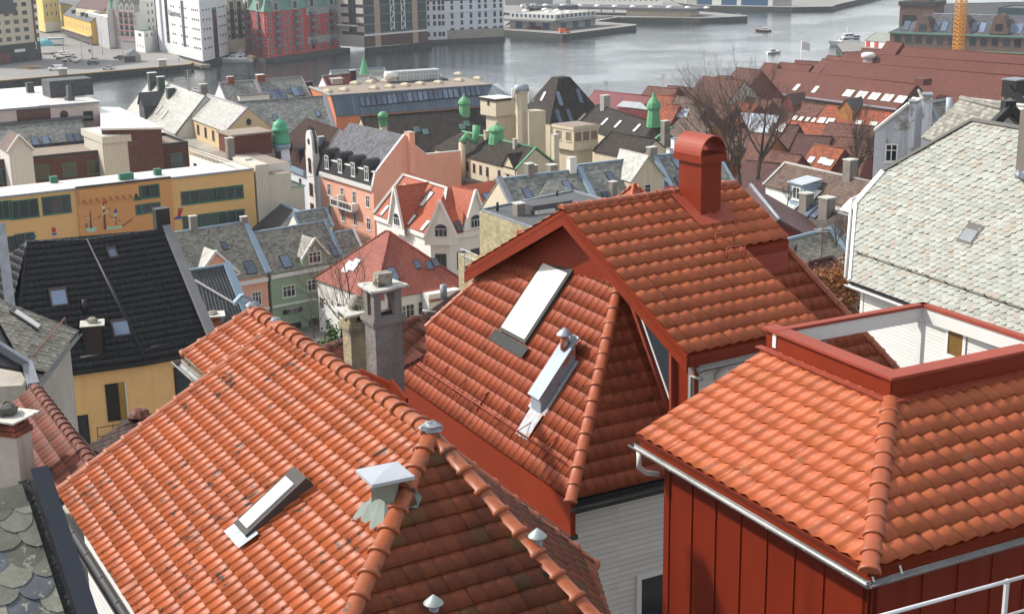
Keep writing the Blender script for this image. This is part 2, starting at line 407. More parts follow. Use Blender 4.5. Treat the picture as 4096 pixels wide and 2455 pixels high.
# ---------------------------------------------------------------- light
SUN_AZ, SUN_EL = -74., 41.
w = bpy.data.worlds.new('World'); SC.world = w; w.use_nodes = True; nt = w.node_tree; bg = nt.nodes['Background']
sky = nt.nodes.new('ShaderNodeTexSky'); sky.sky_type = 'NISHITA'; sky.sun_disc = False; sky.sun_elevation = math.radians(SUN_EL); sky.sun_rotation = math.radians(SUN_AZ)
sky.altitude = 50; sky.air_density = 1.; sky.dust_density = 2.5; sky.ozone_density = 1.
hs = nt.nodes.new('ShaderNodeHueSaturation'); hs.inputs['Saturation'].default_value = .45; nt.links.new(sky.outputs[0], hs.inputs['Color'])
# thin bright cloud over the blue: whiter and brighter towards the horizon
def wn(t, **k):
    o = nt.nodes.new(t); [setattr(o, a, b) for a, b in k.items()]; return o
tcw = wn('ShaderNodeTexCoord'); spw = wn('ShaderNodeSeparateXYZ'); nt.links.new(tcw.outputs['Generated'], spw.inputs[0])
mr = wn('ShaderNodeMapRange', interpolation_type='SMOOTHSTEP'); nt.links.new(spw.outputs[2], mr.inputs[0]); mr.inputs[1].default_value = .0; mr.inputs[2].default_value = .55; mr.inputs[3].default_value = 4.4; mr.inputs[4].default_value = 1.9
nz = wn('ShaderNodeTexNoise'); nt.links.new(tcw.outputs['Generated'], nz.inputs['Vector']); nz.inputs['Scale'].default_value = 2.6; nz.inputs['Detail'].default_value = 5
mr2 = wn('ShaderNodeMapRange'); nt.links.new(nz.outputs['Fac'], mr2.inputs[0]); mr2.inputs[1].default_value = .3; mr2.inputs[2].default_value = .7; mr2.inputs[3].default_value = .45; mr2.inputs[4].default_value = .85
vl = wn('ShaderNodeVectorMath', operation='SCALE'); vl.inputs[0].default_value = (.97, 1., 1.02); nt.links.new(mr.outputs[0], vl.inputs['Scale'])
mxw = wn('ShaderNodeMix', data_type='RGBA'); nt.links.new(mr2.outputs[0], mxw.inputs[0]); nt.links.new(hs.outputs[0], mxw.inputs[6]); nt.links.new(vl.outputs[0], mxw.inputs[7])
nt.links.new(mxw.outputs[2], bg.inputs[0]); bg.inputs[1].default_value = .15
sl = bpy.data.lights.new('sun', 'SUN'); sl.energy = 2.3; sl.angle = math.radians(2.); sl.color = (1., .95, .87)
so = bpy.data.objects.new('sun', sl); COL.objects.link(so); so.location = (-60, 40, 120)
so.rotation_euler = (-(dirv(SUN_AZ)*math.cos(math.radians(SUN_EL))+V((0, 0, math.sin(math.radians(SUN_EL)))))).to_track_quat('-Z', 'Y').to_euler()
SC.view_settings.view_transform = 'Standard'; SC.view_settings.look = 'None'; SC.view_settings.exposure = 1.15; SC.view_settings.gamma = 1
SC.cycles.max_bounces = 5; SC.cycles.use_denoising = True
# ---------------------------------------------------------------- materials
CLAY = (.44, .135, .062)
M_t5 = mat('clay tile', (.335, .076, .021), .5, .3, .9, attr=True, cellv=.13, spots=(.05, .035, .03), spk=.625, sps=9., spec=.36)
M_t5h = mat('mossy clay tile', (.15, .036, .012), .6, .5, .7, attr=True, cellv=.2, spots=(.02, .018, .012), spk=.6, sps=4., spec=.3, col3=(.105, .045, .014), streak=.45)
M_t6 = mat('red clay tile', (.265, .056, .022), .55, .25, 1., attr=True, cellv=.10, spots=(.12, .035, .016), spk=.63, sps=5., spec=.3)
M_t7 = mat('orange red tile', (.41, .105, .043), .55, .25, .9, attr=True, cellv=.09, col3=(.38, .100, .035), spec=.3, spots=(.40, .15, .08), spk=.66, sps=3.)
M_cap = mat('ridge tile', (.30, .08, .03), .45, .35, 2., spec=.4, spots=(.07, .05, .04), spk=.62, sps=7.)
M_cap7 = mat('smooth ridge tile', (.32, .085, .038), .45, .2, 2., spec=.4)
M_red = mat('red painted metal', (.19, .024, .007), .5, .16, .6, spec=.2, streak=.12)
M_redseam = mat('red metal cladding', (.165, .0175, .005), .5, .2, .35, spec=.18, streak=.22)
M_redl = mat('red sheet metal', (.28, .055, .033), .55, .2, .8, spec=.25)
M_zinc = mat('zinc', (.30, .34, .39), .5, .35, 3., metal=.3, spec=.4)
M_lead = mat('lead flashing', (.24, .26, .29), .5, .45, 3., metal=.3, bump=.02)
M_gut = mat('gutter steel', (.24, .24, .235), .45, .4, 2., metal=.4)
M_blk = mat('black metal', (.018, .018, .02), .4, .2, 1.)
M_dkgut = mat('dark gutter', (.03, .03, .03), .5, .4, 2.)
M_white = mat('white paint', (.66, .65, .63), .5, .08, .6)
M_sid = mat('white weatherboard', (.58, .57, .55), .5, .08, .5, pat='siding', ph=.13, cellv=.05, line=.7)
M_blind = mat('white blind', (.66, .66, .63), .5, .04, .5, pat='siding', ph=.05, line=.12, cellv=.02, bd=.004)
M_glass = glassm('window glass'); M_sky = glassm('skylight glass', (.10, .135, .20), .06, .6)
M_frm = mat('grey window frame', (.055, .055, .055), .6, .1, 1., spec=.12); M_frb = mat('brown window frame', (.045, .036, .03), .4, .1, 1.)
M_alu = mat('aluminium frame', (.07, .064, .06), .6, .2, 2., spec=.12)
M_plas = mat('grey render', (.42, .39, .35), .9, .3, .5, streak=.22, bump=.01)
M_chg = mat('grey chimney render', (.235, .205, .20), .9, .35, 1.2, streak=.25, bump=.03, col2=(.17, .15, .14))
M_chy = mat('stained chimney render', (.33, .27, .17), .9, .4, 1.5, streak=.4, bump=.03, col2=(.17, .15, .13))
M_stone = mat('lichen stone', (.30, .28, .24), .95, .6, 3., bump=.05, spots=(.06, .055, .02), spk=.6, sps=7.)
M_slab = mat('slate slab', (.50, .49, .45), .7, .35, 3., bump=.01, spots=(.16, .15, .13), spk=.62, sps=8.)
M_brk = mat('brick', (.22, .07, .045), .85, .3, 1., pat='brick', pw=.25, ph=.08, cellv=.35)
M_navy = mat('navy metal', (.018, .022, .034), .35, .12, .8, spec=.5)
M_sl1 = mat('dark old slate', (.17, .17, .14), .6, .55, 4., attr=True, cellv=.4, spots=(.30, .30, .25), spk=.62, sps=14., col3=(.09, .10, .115))
M_sl3 = mat('olive slate', (.235, .22, .175), .65, .3, 2., attr=True, cellv=.22, col3=(.27, .25, .21))
M_sl23 = mat('pale green slate', (.30, .312, .28), .6, .25, 2.5, attr=True, cellv=.13, col3=(.30, .27, .225), spots=(.15, .14, .11), spk=.64, sps=6., spec=.3)
M_yel = mat('yellow render', (.80, .50, .21), .85, .14, .35, streak=.10, bump=.006)
M_tb = mat('black metal tile', (.022, .024, .028), .55, .2, .8, attr=True, cellv=.12, spec=.3)
M_tdr = mat('dark red tile', (.17, .05, .03), .7, .35, 1., attr=True, cellv=.3, spots=(.05, .045, .035), spk=.63, sps=6.)
M_tdb = mat('dark brown tile', (.085, .038, .028), .6, .35, 1., attr=True, cellv=.35)
M_door = mat('black door', (.02, .017, .016), .4, .1, 1.)
M_stk = mat('sooty chimney render', (.21, .185, .165), .9, .35, 1., streak=.3)
M_conc = mat('concrete', (.33, .32, .30), .9, .25, .8, bump=.01)
# ---------------------------------------------------------------- land and water
def water():
    g = G('harbour water'); o = g.sep(g.ob); v = g.comb(g.ma('MULTIPLY', o[0], .55), g.ma('MULTIPLY', o[1], 1.), 0.)
    big = g.noise(g.ob, .018, 3.); n1 = g.noise(v, .35, 4., .6); n2 = g.noise(v, 1.3, 3., .6)
    amp = g.ma('ADD', .35, g.ma('MULTIPLY', g.step(big, .4, .62), .65))
    g.bump(g.ma('MULTIPLY', g.ma('ADD', n1, g.ma('MULTIPLY', n2, .35)), amp), .38, .8)
    g.b.inputs['Base Color'].default_value = (.022, .032, .034, 1); g.b.inputs['Roughness'].default_value = .08; g.b.inputs['IOR'].default_value = 1.33
    g.b.inputs['Specular IOR Level'].default_value = .9
    return g.m
wm = MB(); wm.poly([(-6000, 150, 0), (6000, 150, 0), (6000, 9000, 0), (-6000, 9000, 0)]); tag(wm.build('water', water()), kind='structure')
SHORE = [(-900, 338), (-60, 338), (20, 372), (127, 497), (330, 740), (600, 1100)]
def shore(x):
    for (a, b), (c, d) in zip(SHORE, SHORE[1:]):
        if x <= c: return b+(d-b)*(x-a)/(c-a)
    return SHORE[-1][1]
def gz(x, y):
    pts = [(-80, 58), (0, 50), (14, 43), (20, 38), (40, 33.5), (70, 25), (110, 13), (150, 5.2), (185, 3.4), (260, 2.6), (2000, 2.4)]
    y -= max(0, x-20)*.45
    for (a, b), (c, d) in zip(pts, pts[1:]):
        if y <= c: return b+(d-b)*(max(y, a)-a)/(c-a)
    return 2.4
M_gnd = mat('paving and earth', (.16, .15, .14), .9, .35, .15, bump=.01)
gm = MB(); xs = [-900, -400, -250, -180]+list(range(-140, 241, 10))+[270, 330, 420, 600]; fr = [0, .05, .1, .13, .16, .19, .22, .26, .3, .35, .4, .45, .5, .6, .7, .8, .9, 1.]
vs = []; fs = []
for i, x in enumerate(xs):
    for t in fr: y = -80+(shore(x)+80)*t; vs.append((x, y, gz(x, y)))
    vs.append((x, shore(x)+.02, -3.))
nf = len(fr)+1
for i in range(len(xs)-1):
    for k in range(nf-1): fs.append((i*nf+k, (i+1)*nf+k, (i+1)*nf+k+1, i*nf+k+1))
gm.faces(vs, fs, 0, False); tag(gm.build('ground', M_gnd), kind='structure')
# ---------------------------------------------------------------- helpers for near things
def sky4(root, pl, tl, tr, bl, fm, gm2, hood=.14):
    a, b, c = pl.at(*tl), pl.at(*tr), pl.at(*bl); return skylight(root, pl, 0, 0, (b-a).length, (c-a).length, fm, gm2, hood=hood, P=(b+c)/2)
def gutter(root, A, B, r, mt, n=None, name='gutter'):
    A, B = V(A), V(B); d = (B-A).normalized(); s = d.cross(V((0, 0, 1))).normalized(); mb = MB(); k = 8
    for rr in (r, r*.93):
        vs = [P+s*math.cos(t)*rr-V((0, 0, 1))*math.sin(t)*rr for P in (A, B) for t in (math.pi*q/k for q in range(k+1))]
        mb.faces(vs, [(q, q+1, k+2+q, k+1+q) for q in range(k)], 0, True)
    for sg in (-1, 1): mb.tube([A+s*r*sg, B+s*r*sg], r*.13, 5)
    for P in (A, B): mb.poly([P+s*math.cos(t)*r-V((0, 0, 1))*math.sin(t)*r for t in (math.pi*q/k for q in range(k+1))])
    L = (B-A).length
    for i in range(int(L/.9)): mb.bar(A+d*(i+.5)*.9-s*r-V((0, 0, r*.2)), A+d*(i+.5)*.9-s*r*.2-V((0, 0, r*1.06)), .03, .012)
    return mb.build(name, mt, root)
def lump(root, P, r, mt, name, seed=1, fl=.6):
    q = random.Random(seed); mb = MB(); n = 10; vs = []; fs = []
    for i in range(7):
        ph = math.pi*i/6
        for k in range(n):
            t = 2*math.pi*k/n; rr = r*(1+q.uniform(-.22, .22)); vs.append(V(P)+V((rr*math.sin(ph)*math.cos(t), rr*math.sin(ph)*math.sin(t), rr*fl*math.cos(ph))))
    for i in range(6):
        for k in range(n): fs.append((i*n+k, i*n+(k+1) % n, (i+1)*n+(k+1) % n, (i+1)*n+k))
    mb.faces(vs, fs, 0, False); return mb.build(name, mt, root)
def tileroof(root, polys, tw, tl, prof, step, seg, mt, name='roof', th=.14, under=None, v0=None):
    """the tiled faces of one roof"""
    out = []
    for p in polys:
        o = tiles(p, tw, tl, prof, step, seg, name, mt, root, v0=v0); out.append(o)
        n = (V(p[1])-V(p[0])).cross(V(p[2])-V(p[0])).normalized(); n = n if n.z > 0 else -n
        MB().slab([V(q)-n*.02 for q in p], th).build('roof_deck', under or M_dkgut, o)
    return out
# ================================================================ near left: clay tiled house
z5 = 47.
A5 = PZ(229, 1965, z5); B5 = PZ(547, 2455, z5); p5 = Pl(A5, B5, 30); T5 = p5.at(1105, 1300); E5 = p5.at(1725, 1738); E5.z = T5.z; G5 = p5.at(1056, 3236)
nA = (dirv(149)*math.sin(math.radians(32))+V((0, 0, math.cos(math.radians(32))))); pA = Pl(E5, E5, n=nA)
H5 = pA.at(2368, 2455); H5 = E5+(H5-E5)*1.15; J5 = PZ(2365, 2240, z5+.1)
r = thing('tiled_house', 'old orange clay tiled house with mossy hip end and one small slanted skylight', 'house', (T5.x, T5.y, 40))
bk = T5-A5; bk.z = -bk.z; T5b = T5+bk; E5b = V((T5b.x, T5b.y, T5b.z))+(E5-T5); E5b = J5+V((.5, 1.6, -.4))
GA = G5+(H5-G5).normalized()*0
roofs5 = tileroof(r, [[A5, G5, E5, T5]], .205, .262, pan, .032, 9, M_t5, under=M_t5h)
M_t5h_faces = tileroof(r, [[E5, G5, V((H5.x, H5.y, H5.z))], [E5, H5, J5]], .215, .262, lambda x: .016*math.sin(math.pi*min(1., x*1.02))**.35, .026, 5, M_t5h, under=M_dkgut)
T5b = T5+V((bk.x, bk.y, 0))*.5-V((0, 0, 2.6)); E5c = E5+V((bk.x, bk.y, 0))*.5-V((0, 0, 2.6)); MB().slab([T5, E5, E5c, T5b], .1).build('back_roof', M_t5h, r); MB().slab([E5, J5, E5c], .1).build('back_roof', M_t5h, r)
dn = (A5-T5).normalized()
caps(A5+dn*.1+V((0, 0, .03)), T5+V((0, 0, .03)), .105, .335, 'verge_tiles', M_cap, r, 0, nseg=10)
caps(E5+V((0, 0, .05)), T5+V((0, 0, .05)), .13, .33, 'ridge_tiles', M_cap, r, 0, nseg=12)
caps(G5, E5+V((0, 0, .03)), .125, .36, 'hip_tiles', M_cap, r, 0, nseg=12)
caps(H5, E5+V((0, 0, .03)), .125, .36, 'hip_tiles', M_cap, r, 0, nseg=12)
caps(J5+(J5-E5)*.03, E5+V((0, 0, .0)), .11, .36, 'hip_tiles', M_cap, r, 0, nseg=10, end=True)
T52 = PV(1010, 1240, E5, T5); q5 = Pl(T52, T52, n=p5.n); W5 = q5.at(726, 1417); ee = hz(G5, A5); X5 = LN(W5, -ee, (240, 1965), (1105, 1300)); X5 = W5-ee*((T52-T5).length+.25); Y5 = T52-ee*((T52-T5).length+.1)
tileroof(r, [[W5, X5, Y5, T52]], .205, .262, pan, .032, 9, M_t5, under=M_gut)
caps(W5+V((0, 0, .02)), T52+V((0, 0, .03)), .105, .335, 'verge_tiles', M_cap, r, 0, nseg=10)
caps(Y5+V((0, 0, .04)), T52+V((0, 0, .04)), .13, .33, 'ridge_tiles', M_cap, r, 0, nseg=12)
gutter(r, W5+V((-.1, 0, -.12)), X5+V((-.1, 0, -.12)), .09, M_gut)
for P, s_, rr in ((E5, 3, .15), (T5, 4, .1), (T52, 5, .12)): lump(r, P+V((0, 0, .09)), rr, M_lead, 'lead_patch', s_, .5)
gutter(r, A5+V((-.12, -.02, -.13)), G5+V((-.12, -.02, -.13)), .085, M_dkgut)
inn = V((p5.n.x, p5.n.y, 0)).normalized()*-.35
a, b = A5+inn, G5+inn; perp = V((bk.x, bk.y, 0)); wb = [a, b, b+perp*1.9, a+perp*1.9]
MB().prism([a, b, H5+V((-.3, .5, 0)), J5+V((-.6, .1, 0)), T5b+V((-.2, .2, 0)), ], 33, z5-.12).build('wall', M_sid, r)
MB().poly([A5+dn*-.3+V((.1, -.1, -.1)), T5+V((.12, -.12, -.16)), T5b+V((0, 0, -.2))]).build('gable_wall', M_sid, r)
class Tilt:
    def __init__(s, pl, a): s.pl, s.a = pl, math.radians(a)
    def axes(s): u, v, n = s.pl.axes(); return u, v*math.cos(s.a)+n*math.sin(s.a), n*math.cos(s.a)-v*math.sin(s.a)
q5a, q5b = p5.at(948, 2118), p5.at(1008, 2158); t5 = Tilt(p5, 5); ax5 = t5.axes(); wq_ = (q5b-q5a).length; bm_ = (q5a+q5b)/2+ax5[2]*.01; skylight(r, t5, 0, 0, wq_, 1.12, M_alu, M_blind, hood=.18, P=bm_+ax5[1]*.56)
u5, v5, n5 = p5.axes(); MB().faces([bm_-u5*wq_*.46+v5*.03, bm_+u5*wq_*.46+v5*.03, bm_+u5*wq_*.46+ax5[1]*1.1-n5*.02, bm_-u5*wq_*.46+ax5[1]*1.1-n5*.02, bm_-u5*wq_*.46+v5*1.05-n5*.2, bm_+u5*wq_*.46+v5*1.05-n5*.2, bm_-u5*wq_*.46-n5*.2, bm_+u5*wq_*.46-n5*.2], [(0, 3, 4, 6), (1, 2, 5, 7), (3, 2, 5, 4)]).build('skylight_kerb', M_frm, r)
P = p5.at(972, 2152); u, v_, n = p5.axes(); mb = MB(); vs = []
for j in range(2):
    for i in range(13): vs.append(P+u*(i/12-.5)*.62+v_*(-.13+.32*j)+n*(.085+.022*math.cos(i*1.1)*(1-j)))
mb.faces(vs, [(i, i+1, 14+i, 13+i) for i in range(12)], 0, True); mb.build('lead_apron', M_zinc, r)
# zinc capped vent that straddles the hip
P = p5.at(1545, 2020); P = P+V((.0, .0, -.12)); Wv = .44
t = thing('roof_vent', 'square green duct with flat pale zinc lid on the hip of the clay roof', 'vent', P)
MB().box(P, .30, .30, .56, 10).build('duct', mat('green painted duct', (.20, .23, .19), .6, .3, 2.), t)
lid = MB(); uu, ww = dirv(63), dirv(-27); c = P+V((0, 0, .57)); k4 = [c+(uu*a+ww*b)*.29 for a, b in ((-1, -1), (1, -1), (1, 1), (-1, 1))]; ap = c+V((0, 0, .04))
lid.poly([q-V((0, 0, .045)) for q in k4][::-1])
for i in range(4): lid.poly([k4[i], k4[(i+1) % 4], ap]); lid.poly([k4[i]-V((0, 0, .045)), k4[(i+1) % 4]-V((0, 0, .045)), k4[(i+1) % 4], k4[i]])
lid.build('lid', mat('pale zinc', (.44, .47, .52), .35, .12, 1.5, metal=.25), t)
hd = (G5-E5).normalized(); sk = MB(); ring = []
for i in range(16):
    an = 2*math.pi*i/16; d = V((math.cos(an), math.sin(an), 0)); q = P+d*(.40+.08*math.cos(4*an+.6)); zz = min(p5.z(q), pA.z(q))+.05+.015*math.sin(i*2.3); ring.append((V((q.x, q.y, zz)), P+d*.165+V((0, 0, .24+.06*math.sin(an*2)))))
for i in range(16): sk.poly([ring[i][0], ring[(i+1) % 16][0], ring[(i+1) % 16][1], ring[i][1]], 0, True)
sk.build('flashing_skirt', mat('lead skirt', (.155, .19, .165), .5, .35, 2.5, spec=.5), t)
def cone_vent(x, y, pl, hgt, label):
    P = pl.at(x, y); t = thing('pipe_vent', label, 'vent', P)
    MB().tube([P-V((0, 0, .2)), P+V((0, 0, hgt))], .065, 10).build('pipe', M_lead, t); MB().lathe(P+V((0, 0, hgt-.02)), [(.125, 0), (.12, .012), (.01, .11)], 14).build('cowl', M_zinc2, t)
M_zinc2 = mat('dull zinc', (.33, .38, .38), .5, .2, 2., metal=.3)
cone_vent(1735, 2440, pA, .12, 'small grey cone capped pipe at the foot of the mossy hip face'); pB = Pl(E5, H5, C=J5); cone_vent(2150, 2200, pB, .22, 'small grey cone capped pipe between two hip lines at the right of the clay roof')
# ================================================================ middle house with the crossing gable
z6 = 44.
A6 = PZ(1608, 1525, z6); B6 = PZ(2264, 1986, z6); e6 = hz(B6, A6); p6 = Pl(A6, B6, 51); B6 = LN(A6, e6, (2478, 1130), (2275, 2030)); A6 = LN(A6, e6, (1608, 1389), (2080, 960))
K6 = p6.at(2480, 1125); f6 = dirv(62); C6 = LN(B6, f6, (3130, 975), (3560, 1440)); p6r = Pl(B6, C6, C=K6); L6 = p6.at(2080, 960); L6.z = K6.z; Kr = p6r.at(3130, 975); D6 = A6+(C6-B6)
r = thing('hipped_house', 'red tiled house with a raised crossing gable, long white skylight and tall red metal chimney', 'house', (B6.x, B6.y, 38))
# foot of the front hip: both eaves meet
tileroof(r, [[A6, B6, K6, L6], [B6, C6, Kr, K6]], .262, .35, pan, .022, 6, M_t6)
MB().slab([C6, D6, L6, Kr], .1).build('back_roof', M_t6, r); MB().slab([D6, A6, L6], .1).build('back_roof', M_t6, r)
caps(B6+V((0, 0, .03))+(B6-K6).normalized()*.08, K6+V((0, 0, .05)), .135, .40, 'hip_tiles', M_cap7, r, 1, nseg=12, end=True)
caps(A6, L6+V((0, 0, .03)), .11, .40, 'hip_tiles', M_cap7, r, 1, nseg=10)
caps(C6, Kr+V((0, 0, .05)), .12, .40, 'hip_tiles', M_cap7, r, 1, nseg=10)
si = V((math.sin(math.radians(63)), math.cos(math.radians(63)), 0))
MB().par(A6+V((0, 0, -.06)), B6-A6, si*.12, V((0, 0, -.78))).build('fascia', M_red, r)
MB().par(A6+V((0, 0, -.84))-si*.12, B6-A6, si*.3, V((0, 0, -.1))).build('gutter', M_dkgut, r)
MB().prism([A6+si*.3, B6+si*.3+e6*.7, B6+f6*8.+e6*.7, A6+f6*8.], 34, z6-.85).build('wall', M_blk, r)
wl = Wall(r, B6+e6*.32+si*.25, C6+e6*.32); MB().par(wl.A+V((0, 0, 34)), wl.d*(wl.L), -wl.n*.2, V((0, 0, z6-34-.3))).build('front_wall', M_sid, r)
gutter(r, B6+e6*.02-dirv(-28)*.1+V((0, 0, -.16)), C6-dirv(-28)*.1+V((0, 0, -.16)), .09, M_dkgut); MB().par(B6+V((0, 0, -.05))+f6*.1, f6*6, e6*.1, V((0, 0, -.3))).build('eave_board', M_blk, r)
wl.px(2612, 2560, winmesh(.95, 1.75, 1, 1, M_white, M_glass, fr=.12), True)
# raised gable block
Q1 = PZ(2750, 1419, 46.85); a58, am = dirv(58), dirv(-32); Ap = PV(2252, 835, Q1, Q1+am); hw = Ap-Q1; hw.z = 0; Q0 = Q1+hw*2; pu = Pl(Q1, Q1+a58, C=Ap)
Rg = LN(Ap, a58, (2938, 700), (2948, 900)); Q2 = LN(Q1, a58, (3288, 1301), (3200, 1215)); X1 = pu.at(3155, 956); X2 = pu.at(2985, 1000); X2.z = X1.z; X2 = X1-a58*((X1-X2).length); Xw = Q1+(Ap-Q1)*((X1.z-Q1.z)/(Ap.z-Q1.z)); X2b = LN(X2, (Q1-Ap), (2985, 1000), (3288, 1301)); X2b = X2
tileroof(r, [[Q1, Q2, X2, Xw], [Xw, X1, Rg, Ap]], .318, .42, wave, .026, 8, M_t7, 'gable_roof', under=M_red)
Q0e = Q0+(Rg-Ap); tileroof(r, [[Q0, Ap, Rg, Q0e]], .318, .42, wave, .026, 8, M_t7, 'gable_roof', under=M_red)
caps(Ap+V((0, 0, .05))-a58*.05, Rg+V((0, 0, .05)), .12, .40, 'ridge_tiles', M_cap7, r, 1, nseg=12, end=True)
gd = .52
dn1 = (Q1-Ap).normalized(); dn0 = (Q0-Ap).normalized()
mb = MB()
for P, d, L in ((Ap, dn1, (Q1-Ap).length), (Ap, dn0, (Q0-Ap).length)):
    s_ = P-V((0, 0, .10))-a58*.02; mb.par(s_, d*L, a58*.05, V((0, 0, -.30))); mb.par(s_+V((0, 0, -.05)), d*L, a58*gd, V((0, 0, -.03)))
mb.build('barge_board', M_red, r)
wv = am*-.0; gw = [Q1+a58*gd+am*.4, Q0+a58*gd-am*.4, Ap+a58*gd+V((0, 0, -.25))]
mb = MB(); lo = [V((gw[0].x, gw[0].y, 43.5)), V((gw[1].x, gw[1].y, 43.5))]; zt = Q1.z-.12
mb.poly([lo[0], lo[1], V((gw[1].x, gw[1].y, zt)), gw[2], V((gw[0].x, gw[0].y, zt))]); mb.build('gable_wall', M_red, r)
MB().par(L6+V((0, 0, .06))+e6*.2, (K6-L6)*1.0, si*.4, V((0, 0, .16))).build('flashing', M_redl, r)
# glazed slot in the gable beside the corner post
gp = lambda x, y: PV(x, y, gw[0], gw[1])
mb = MB(); off = a58*-.05
mb.poly([gp(2545, 1225)+off*.5, gp(2700, 1440)+off*.5, gp(2700, 1660)+off*.5]); mb.build('gable_window', M_glass, r)
mb = MB()
for a, b, wd in (((2535, 1205), (2692, 1660), .10), ((2697, 1400), (2697, 1665), .12)): mb.bar(gp(*a)+off*1.2, gp(*b)+off*1.2, wd, .08)
mb.build('window_frame', M_redl, r); MB().bar(gp(2562, 1235)+off, gp(2700, 1632)+off, .03, .05).build('window_bead', M_white, r)
sw_ = (Q2-Q1).length-gd-.15; wr = Wall(r, gw[0], gw[0]+a58*sw_); MB().par(gw[0]+V((0, 0, 43.6-gw[0].z)), a58*sw_, am*.2, V((0, 0, Q1.z-.12-43.6))).build('side_wall', M_sid, r)
MB().par(gw[0]+V((0, 0, 43.6-gw[0].z))-a58*.005-am*.005, a58*.12, -am*.02, V((0, 0, 3.3))).build('corner_board', M_red, r)
MB().par(Q1+V((0, 0, -.04))+a58*.05, Q2-Q1-a58*.05, am*.05, V((0, 0, -.26))).build('fascia', M_red, r)
MB().par(X2+V((0, 0, -.04)), X1-X2, am*.05, V((0, 0, -.24))).build('fascia', M_red, r); MB().par(X1+V((0, 0, -.26)), am*1.2, -a58*2, V((0, 0, -1.2))).build('upper_wall', M_redl, r)
gutter(r, Q1-am*.12+a58*.2+V((0, 0, -.33)), Q2-am*.12+V((0, 0, -.33)), .085, M_gut)
g0 = Q1-am*.12+a58*.3+V((0, 0, -.42)); mb = MB(); g1 = gw[0]-a58*.12-am*.06; mb.tube([g0+V((0, 0, .04)), g0+V((0, 0, -.14)), V((g1.x, g1.y, g0.z-.22)), V((g1.x, g1.y, 43.6))], .048, 10); mb.build('downpipe', mat('grey downpipe', (.36, .36, .36), .4, .1, 1.), r)
Pl_ = wr.put(PV(2885, 1500, wr.A, wr.B), MB().faces([(.19*math.cos(t)*s_, -d, .19*math.sin(t)*s_) for s_, d in ((1., 0), (1., .06), (.8, .09), (.5, .14), (.01, .16)) for t in (2*math.pi*k/16 for k in range(16))], [(a*16+k, a*16+(k+1) % 16, (a+1)*16+(k+1) % 16, (a+1)*16+k) for a in range(4) for k in range(16)], 0, True).mesh('wall_lamp', M_white), name='wall_lamp')
# tall red chimney
cb = pu.at(2802, 868); zt = ZA(cb, 655); w1, w2 = .62, .86
chm = MB().par(cb+V((0, 0, -.5)), a58*w1, am*w2, V((0, 0, zt-cb.z+.5))).build('metal_chimney', M_red, r)
MB().par(V((cb.x, cb.y, zt+.001))-a58*.09-am*.09, a58*(w1+.18), am*(w2+.18), V((0, 0, .19))).build('chimney_collar', M_red, chm)
mb = MB(); c0 = V((cb.x, cb.y, zt+.191))-am*.07+a58*(w1/2); R_ = w1/2+.09; vs = []; fs = []; k = 16
for rr in (R_, R_-.02):
    for s_ in (0, w2+.16):
        for q in range(k+1):
            t = math.pi*q/k; vs.append(c0+am*s_-a58*math.cos(t)*rr+V((0, 0, math.sin(t)*rr*1.15)))
n1 = k+1
for q in range(k): fs += [(q, q+1, n1+q+1, n1+q), (2*n1+q, 2*n1+q+1, 3*n1+q+1, 3*n1+q), (q, q+1, 2*n1+q+1, 2*n1+q), (n1+q, n1+q+1, 3*n1+q+1, 3*n1+q)]
mb.faces(vs, fs, 0, False); mb.build('barrel_cowl', M_redl, chm)
fl = MB(); u, v_, n = pu.axes()
fl.par(cb-a58*.28+n*.06-v_*.38, a58*(w1+.6), v_*.36, n*.015); fl.par(cb-a58*.30+n*.062-v_*.3, a58*.3, v_*1.5, n*.015); fl.par(cb+a58*w1+n*.062-v_*.3, a58*.3, v_*1.5, n*.015); fl.build('chimney_flashing', M_redl, r)
# ladder hoops on the gable roof
mb = MB()
for (x, y) in ((2860, 985), (2905, 1040)):
    P = pu.at(x, y); a, b = P+n*.04, P+a58*.55+n*.04
    for q in (a, b): mb.tube([q-v_*.25, q+v_*.22], .012, 5); mb.tube([q-v_*.02, q+V((0, 0, .26))], .016, 6)
    mb.tube([a+V((0, 0, .26)), b+V((0, 0, .26))], .018, 6); mb.tube([a+V((0, 0, .13)), b+V((0, 0, .13))], .010, 6)
mb.build('roof_steps', M_redl, r)
sky4(r, p6, (2189, 1031), (2300, 1076), (2014, 1330), M_frm, M_blind, hood=.2)
P = p6.at(2040, 1385); u, v_, n = p6.axes(); mb = MB(); vs = []
for j in range(2):
    for i in range(25): vs.append(p6.at(1975, 1345)+(p6.at(2110, 1425)-p6.at(1975, 1345))*(i/24)+v_*(-.12+.3*j)+n*(.095+.03*math.sin(i*1.9)*(1-j*.7)))
mb.faces(vs, [(i, i+1, 26+i, 25+i) for i in range(24)], 0, True); mb.build('pleated_apron', mat('grey apron', (.04, .043, .043), .6, .2, 2., spec=.1), r)
# long metal clad box with a cone pipe
bq = [p6.at(2163, 1672), p6.at(2111, 1639), p6.at(2215, 1480)]; w_ = .46; ln_ = .92; P = bq[0]; u = -e6; up = dirv(62)
M_box = mat('peeling zinc and red paint', (.25, .29, .34), .5, .25, 1.2, metal=.1, spots=(.38, .11, .05), spk=.56, sps=3.2); M_boxt = mat('pale zinc sheet', (.27, .32, .37), .5, .25, 1.5, metal=.15, spots=(.46, .2, .12), spk=.66, sps=5.)
bx = MB(); b4 = [P, P-u*w_, P-u*w_+up*ln_, P+up*ln_]; bot = [V((q.x, q.y, p6.z(q)-.05)) for q in b4]; top = [V((q.x, q.y, p6.z(q)+.52)) for q in b4]
for i in range(4): bx.poly([bot[i], bot[(i+1) % 4], top[(i+1) % 4], top[i]])
hb = bx.build('metal_box', M_box, r); cc = sum(top, V((0, 0, 0)))/4
